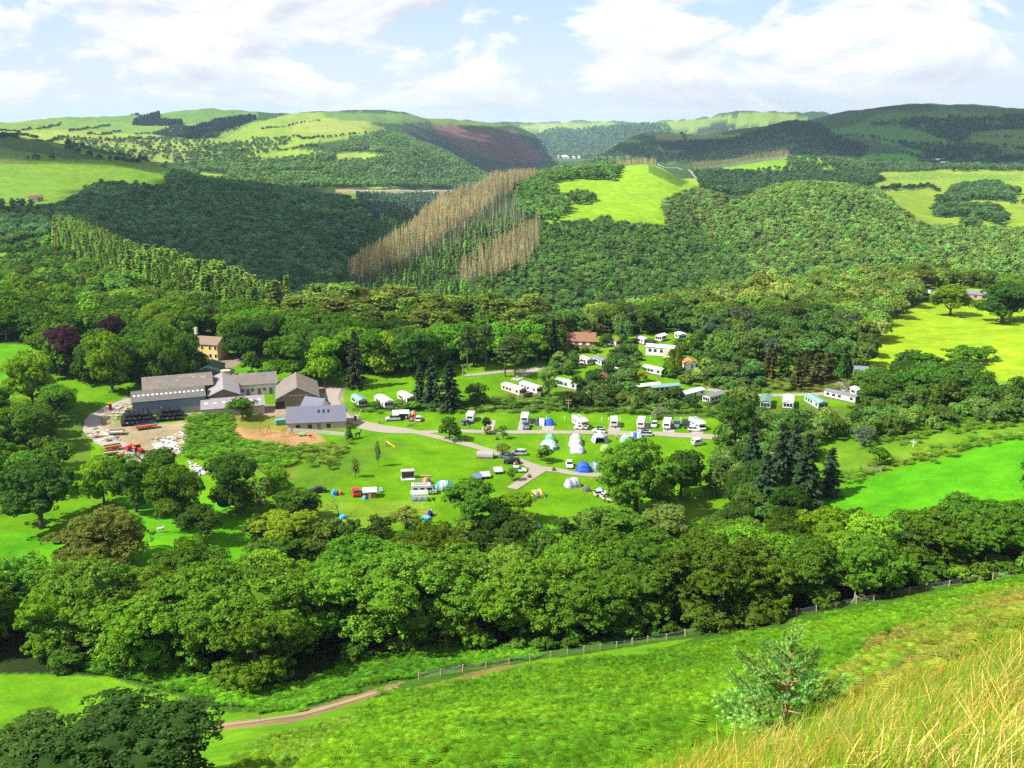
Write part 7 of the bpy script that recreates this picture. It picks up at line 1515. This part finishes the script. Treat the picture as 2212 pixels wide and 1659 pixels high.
flock([(1900, 380), (2212, 378), (2212, 400), (2100, 392), (1960, 412), (1920, 430), (1900, 400)], 1100, 90, 'white sheep grazing on the right hill field', 'sheep on the right hill', 1.3)
flock([(1600, 355), (1800, 355), (1780, 366), (1600, 368)], 1600, 24, 'white sheep on the round topped middle field', 'sheep on the middle field', 1.3); flock([(1330, 380), (1440, 390), (1420, 440), (1330, 430)], 900, 5, 'white sheep on the bright spur field', 'sheep on the spur field', 1.3)
flock([(600, 290), (760, 262), (800, 275), (700, 300)], 2200, 20, 'tiny white sheep on the far yellow green hill', 'sheep on the far hill', 1.8)
o = link('sheep', SHEEP, None, at(348, 1150), .2); o['label'] = 'white sheep on the bare path below the left oaks'; o['category'] = 'sheep'
# pale marker posts of the pitches
for i, x in enumerate((1041, 1049, 1131, 1149, 1180, 1220, 1241, 1300, 1315, 1340, 1405, 1470)):
    g = G(); tube(g, [(0, 0, -.2), (0, 0, 1.0), (0, 0, 1.05)], [.12, .12, .05], 6, 0); o = link('marker_post', g.mesh('marker_post', ['white_paint']), None, at(x, 905 + (x > 1280) * 3)); o['label'] = 'short white marker post at the back of the caravan pitches'; o['category'] = 'post'; o['group'] = 'marker posts behind the pitches'
# ------------------------------------------------------------------ passing clouds whose shadows lie on the hills (they hang above the picture)
m, t = newmat('cloud')
d_ = N(t, 'ShaderNodeBsdfDiffuse'); d_.inputs[0].default_value = (.9, .9, .9, 1); tr = N(t, 'ShaderNodeBsdfTransparent')
mx = N(t, 'ShaderNodeMixShader'); t.links.new(mth(t, 'MULTIPLY', ramp(t, noise(t, .006, 4), [(.3, .25), (.55, 1.0)]), .50), mx.inputs[0])
t.links.new(tr.outputs[0], mx.inputs[1]); t.links.new(d_.outputs[0], mx.inputs[2])
o = N(t, 'ShaderNodeOutputMaterial'); t.links.new(mx.outputs[0], o.inputs[0])
def cloud(ground_px, alt, d0, seed, size=1.0):
    """a flat-bottomed cloud over the outline whose shadow reaches the ground at these picture points"""
    pts = [at(x, y, d0) for x, y in ground_px]; rg = np.random.default_rng(seed)
    k = (alt) / TO_SUN.z
    P = np.array([[p.x + TO_SUN.x*(alt - p.z)/TO_SUN.z, p.y + TO_SUN.y*(alt - p.z)/TO_SUN.z] for p in pts])
    x0, y0 = P.min(0); x1, y1 = P.max(0); g = G(); area = max((x1-x0)*(y1-y0), 1); r = math.sqrt(area) * .09 * size; n = 0
    for _ in range(900):
        q = np.array([rg.uniform(x0, x1), rg.uniform(y0, y1)])
        if not inpoly(q[0:1], q[1:2], [tuple(p) for p in P])[0]: continue
        rr = r * rg.uniform(.6, 1.3); blob(g, (q[0], q[1], alt + rr*.5 + rg.uniform(0, .2)*rr), (rr, rr, rr*.55), .5, 14, 9); n += 1
        if n > 120: break
    me = g.mesh('cloud', ['cloud'])
    for p_ in me.polygons: p_.use_smooth = True
    ob = bpy.data.objects.new('cloud', me); C.objects.link(ob); ob['kind'] = 'structure'; return ob
cloud([(1290, 345), (1380, 292), (1620, 275), (1760, 262), (2000, 236), (2400, 240), (2400, 340), (2050, 360), (1850, 330), (1700, 320), (1480, 345)], 1400, 2400, 1)
cloud([(880, 270), (1000, 274), (1100, 290), (1190, 350), (1100, 400), (1000, 390), (950, 330)], 1400, 3300, 2)
cloud([(215, 402), (330, 397), (380, 392), (600, 402), (720, 432), (800, 490), (790, 570), (720, 655), (640, 672), (450, 630), (300, 572), (180, 500), (60, 480), (-100, 480)], 1300, 700, 3)
cloud([(-150, 290), (40, 300), (150, 325), (60, 325), (-150, 320)], 1300, 1500, 4, 1.3)
# ------------------------------------------------------------------ the air
m, t = newmat('haze')
pv = N(t, 'ShaderNodeVolumePrincipled'); pv.inputs['Color'].default_value = (.50, .74, 1.0, 1); pv.inputs['Density'].default_value = 4.2e-5
pv.inputs['Anisotropy'].default_value = .25
o = N(t, 'ShaderNodeOutputMaterial'); t.links.new(pv.outputs[0], o.inputs['Volume'])
zl, zh = min(zs_, float(GZ.min())) - 1.5, float(GZ.max()) + 45
bx = [(-16000, -900), (16000, -900), (16000, 15500), (-16000, 15500)]
me = bpy.data.meshes.new('haze'); v_ = [(x, y, zl) for x, y in bx] + [(x, y, zh) for x, y in bx]
me.from_pydata(v_, [], [(3, 2, 1, 0), (4, 5, 6, 7), (0, 1, 5, 4), (1, 2, 6, 5), (2, 3, 7, 6), (3, 0, 4, 7)]); me.materials.append(MAT['haze'])
hz = bpy.data.objects.new('haze', me); C.objects.link(hz); hz['kind'] = 'stuff'
print('haze', zl, zh, 'camera ground', float(H(.01, 1.2)))
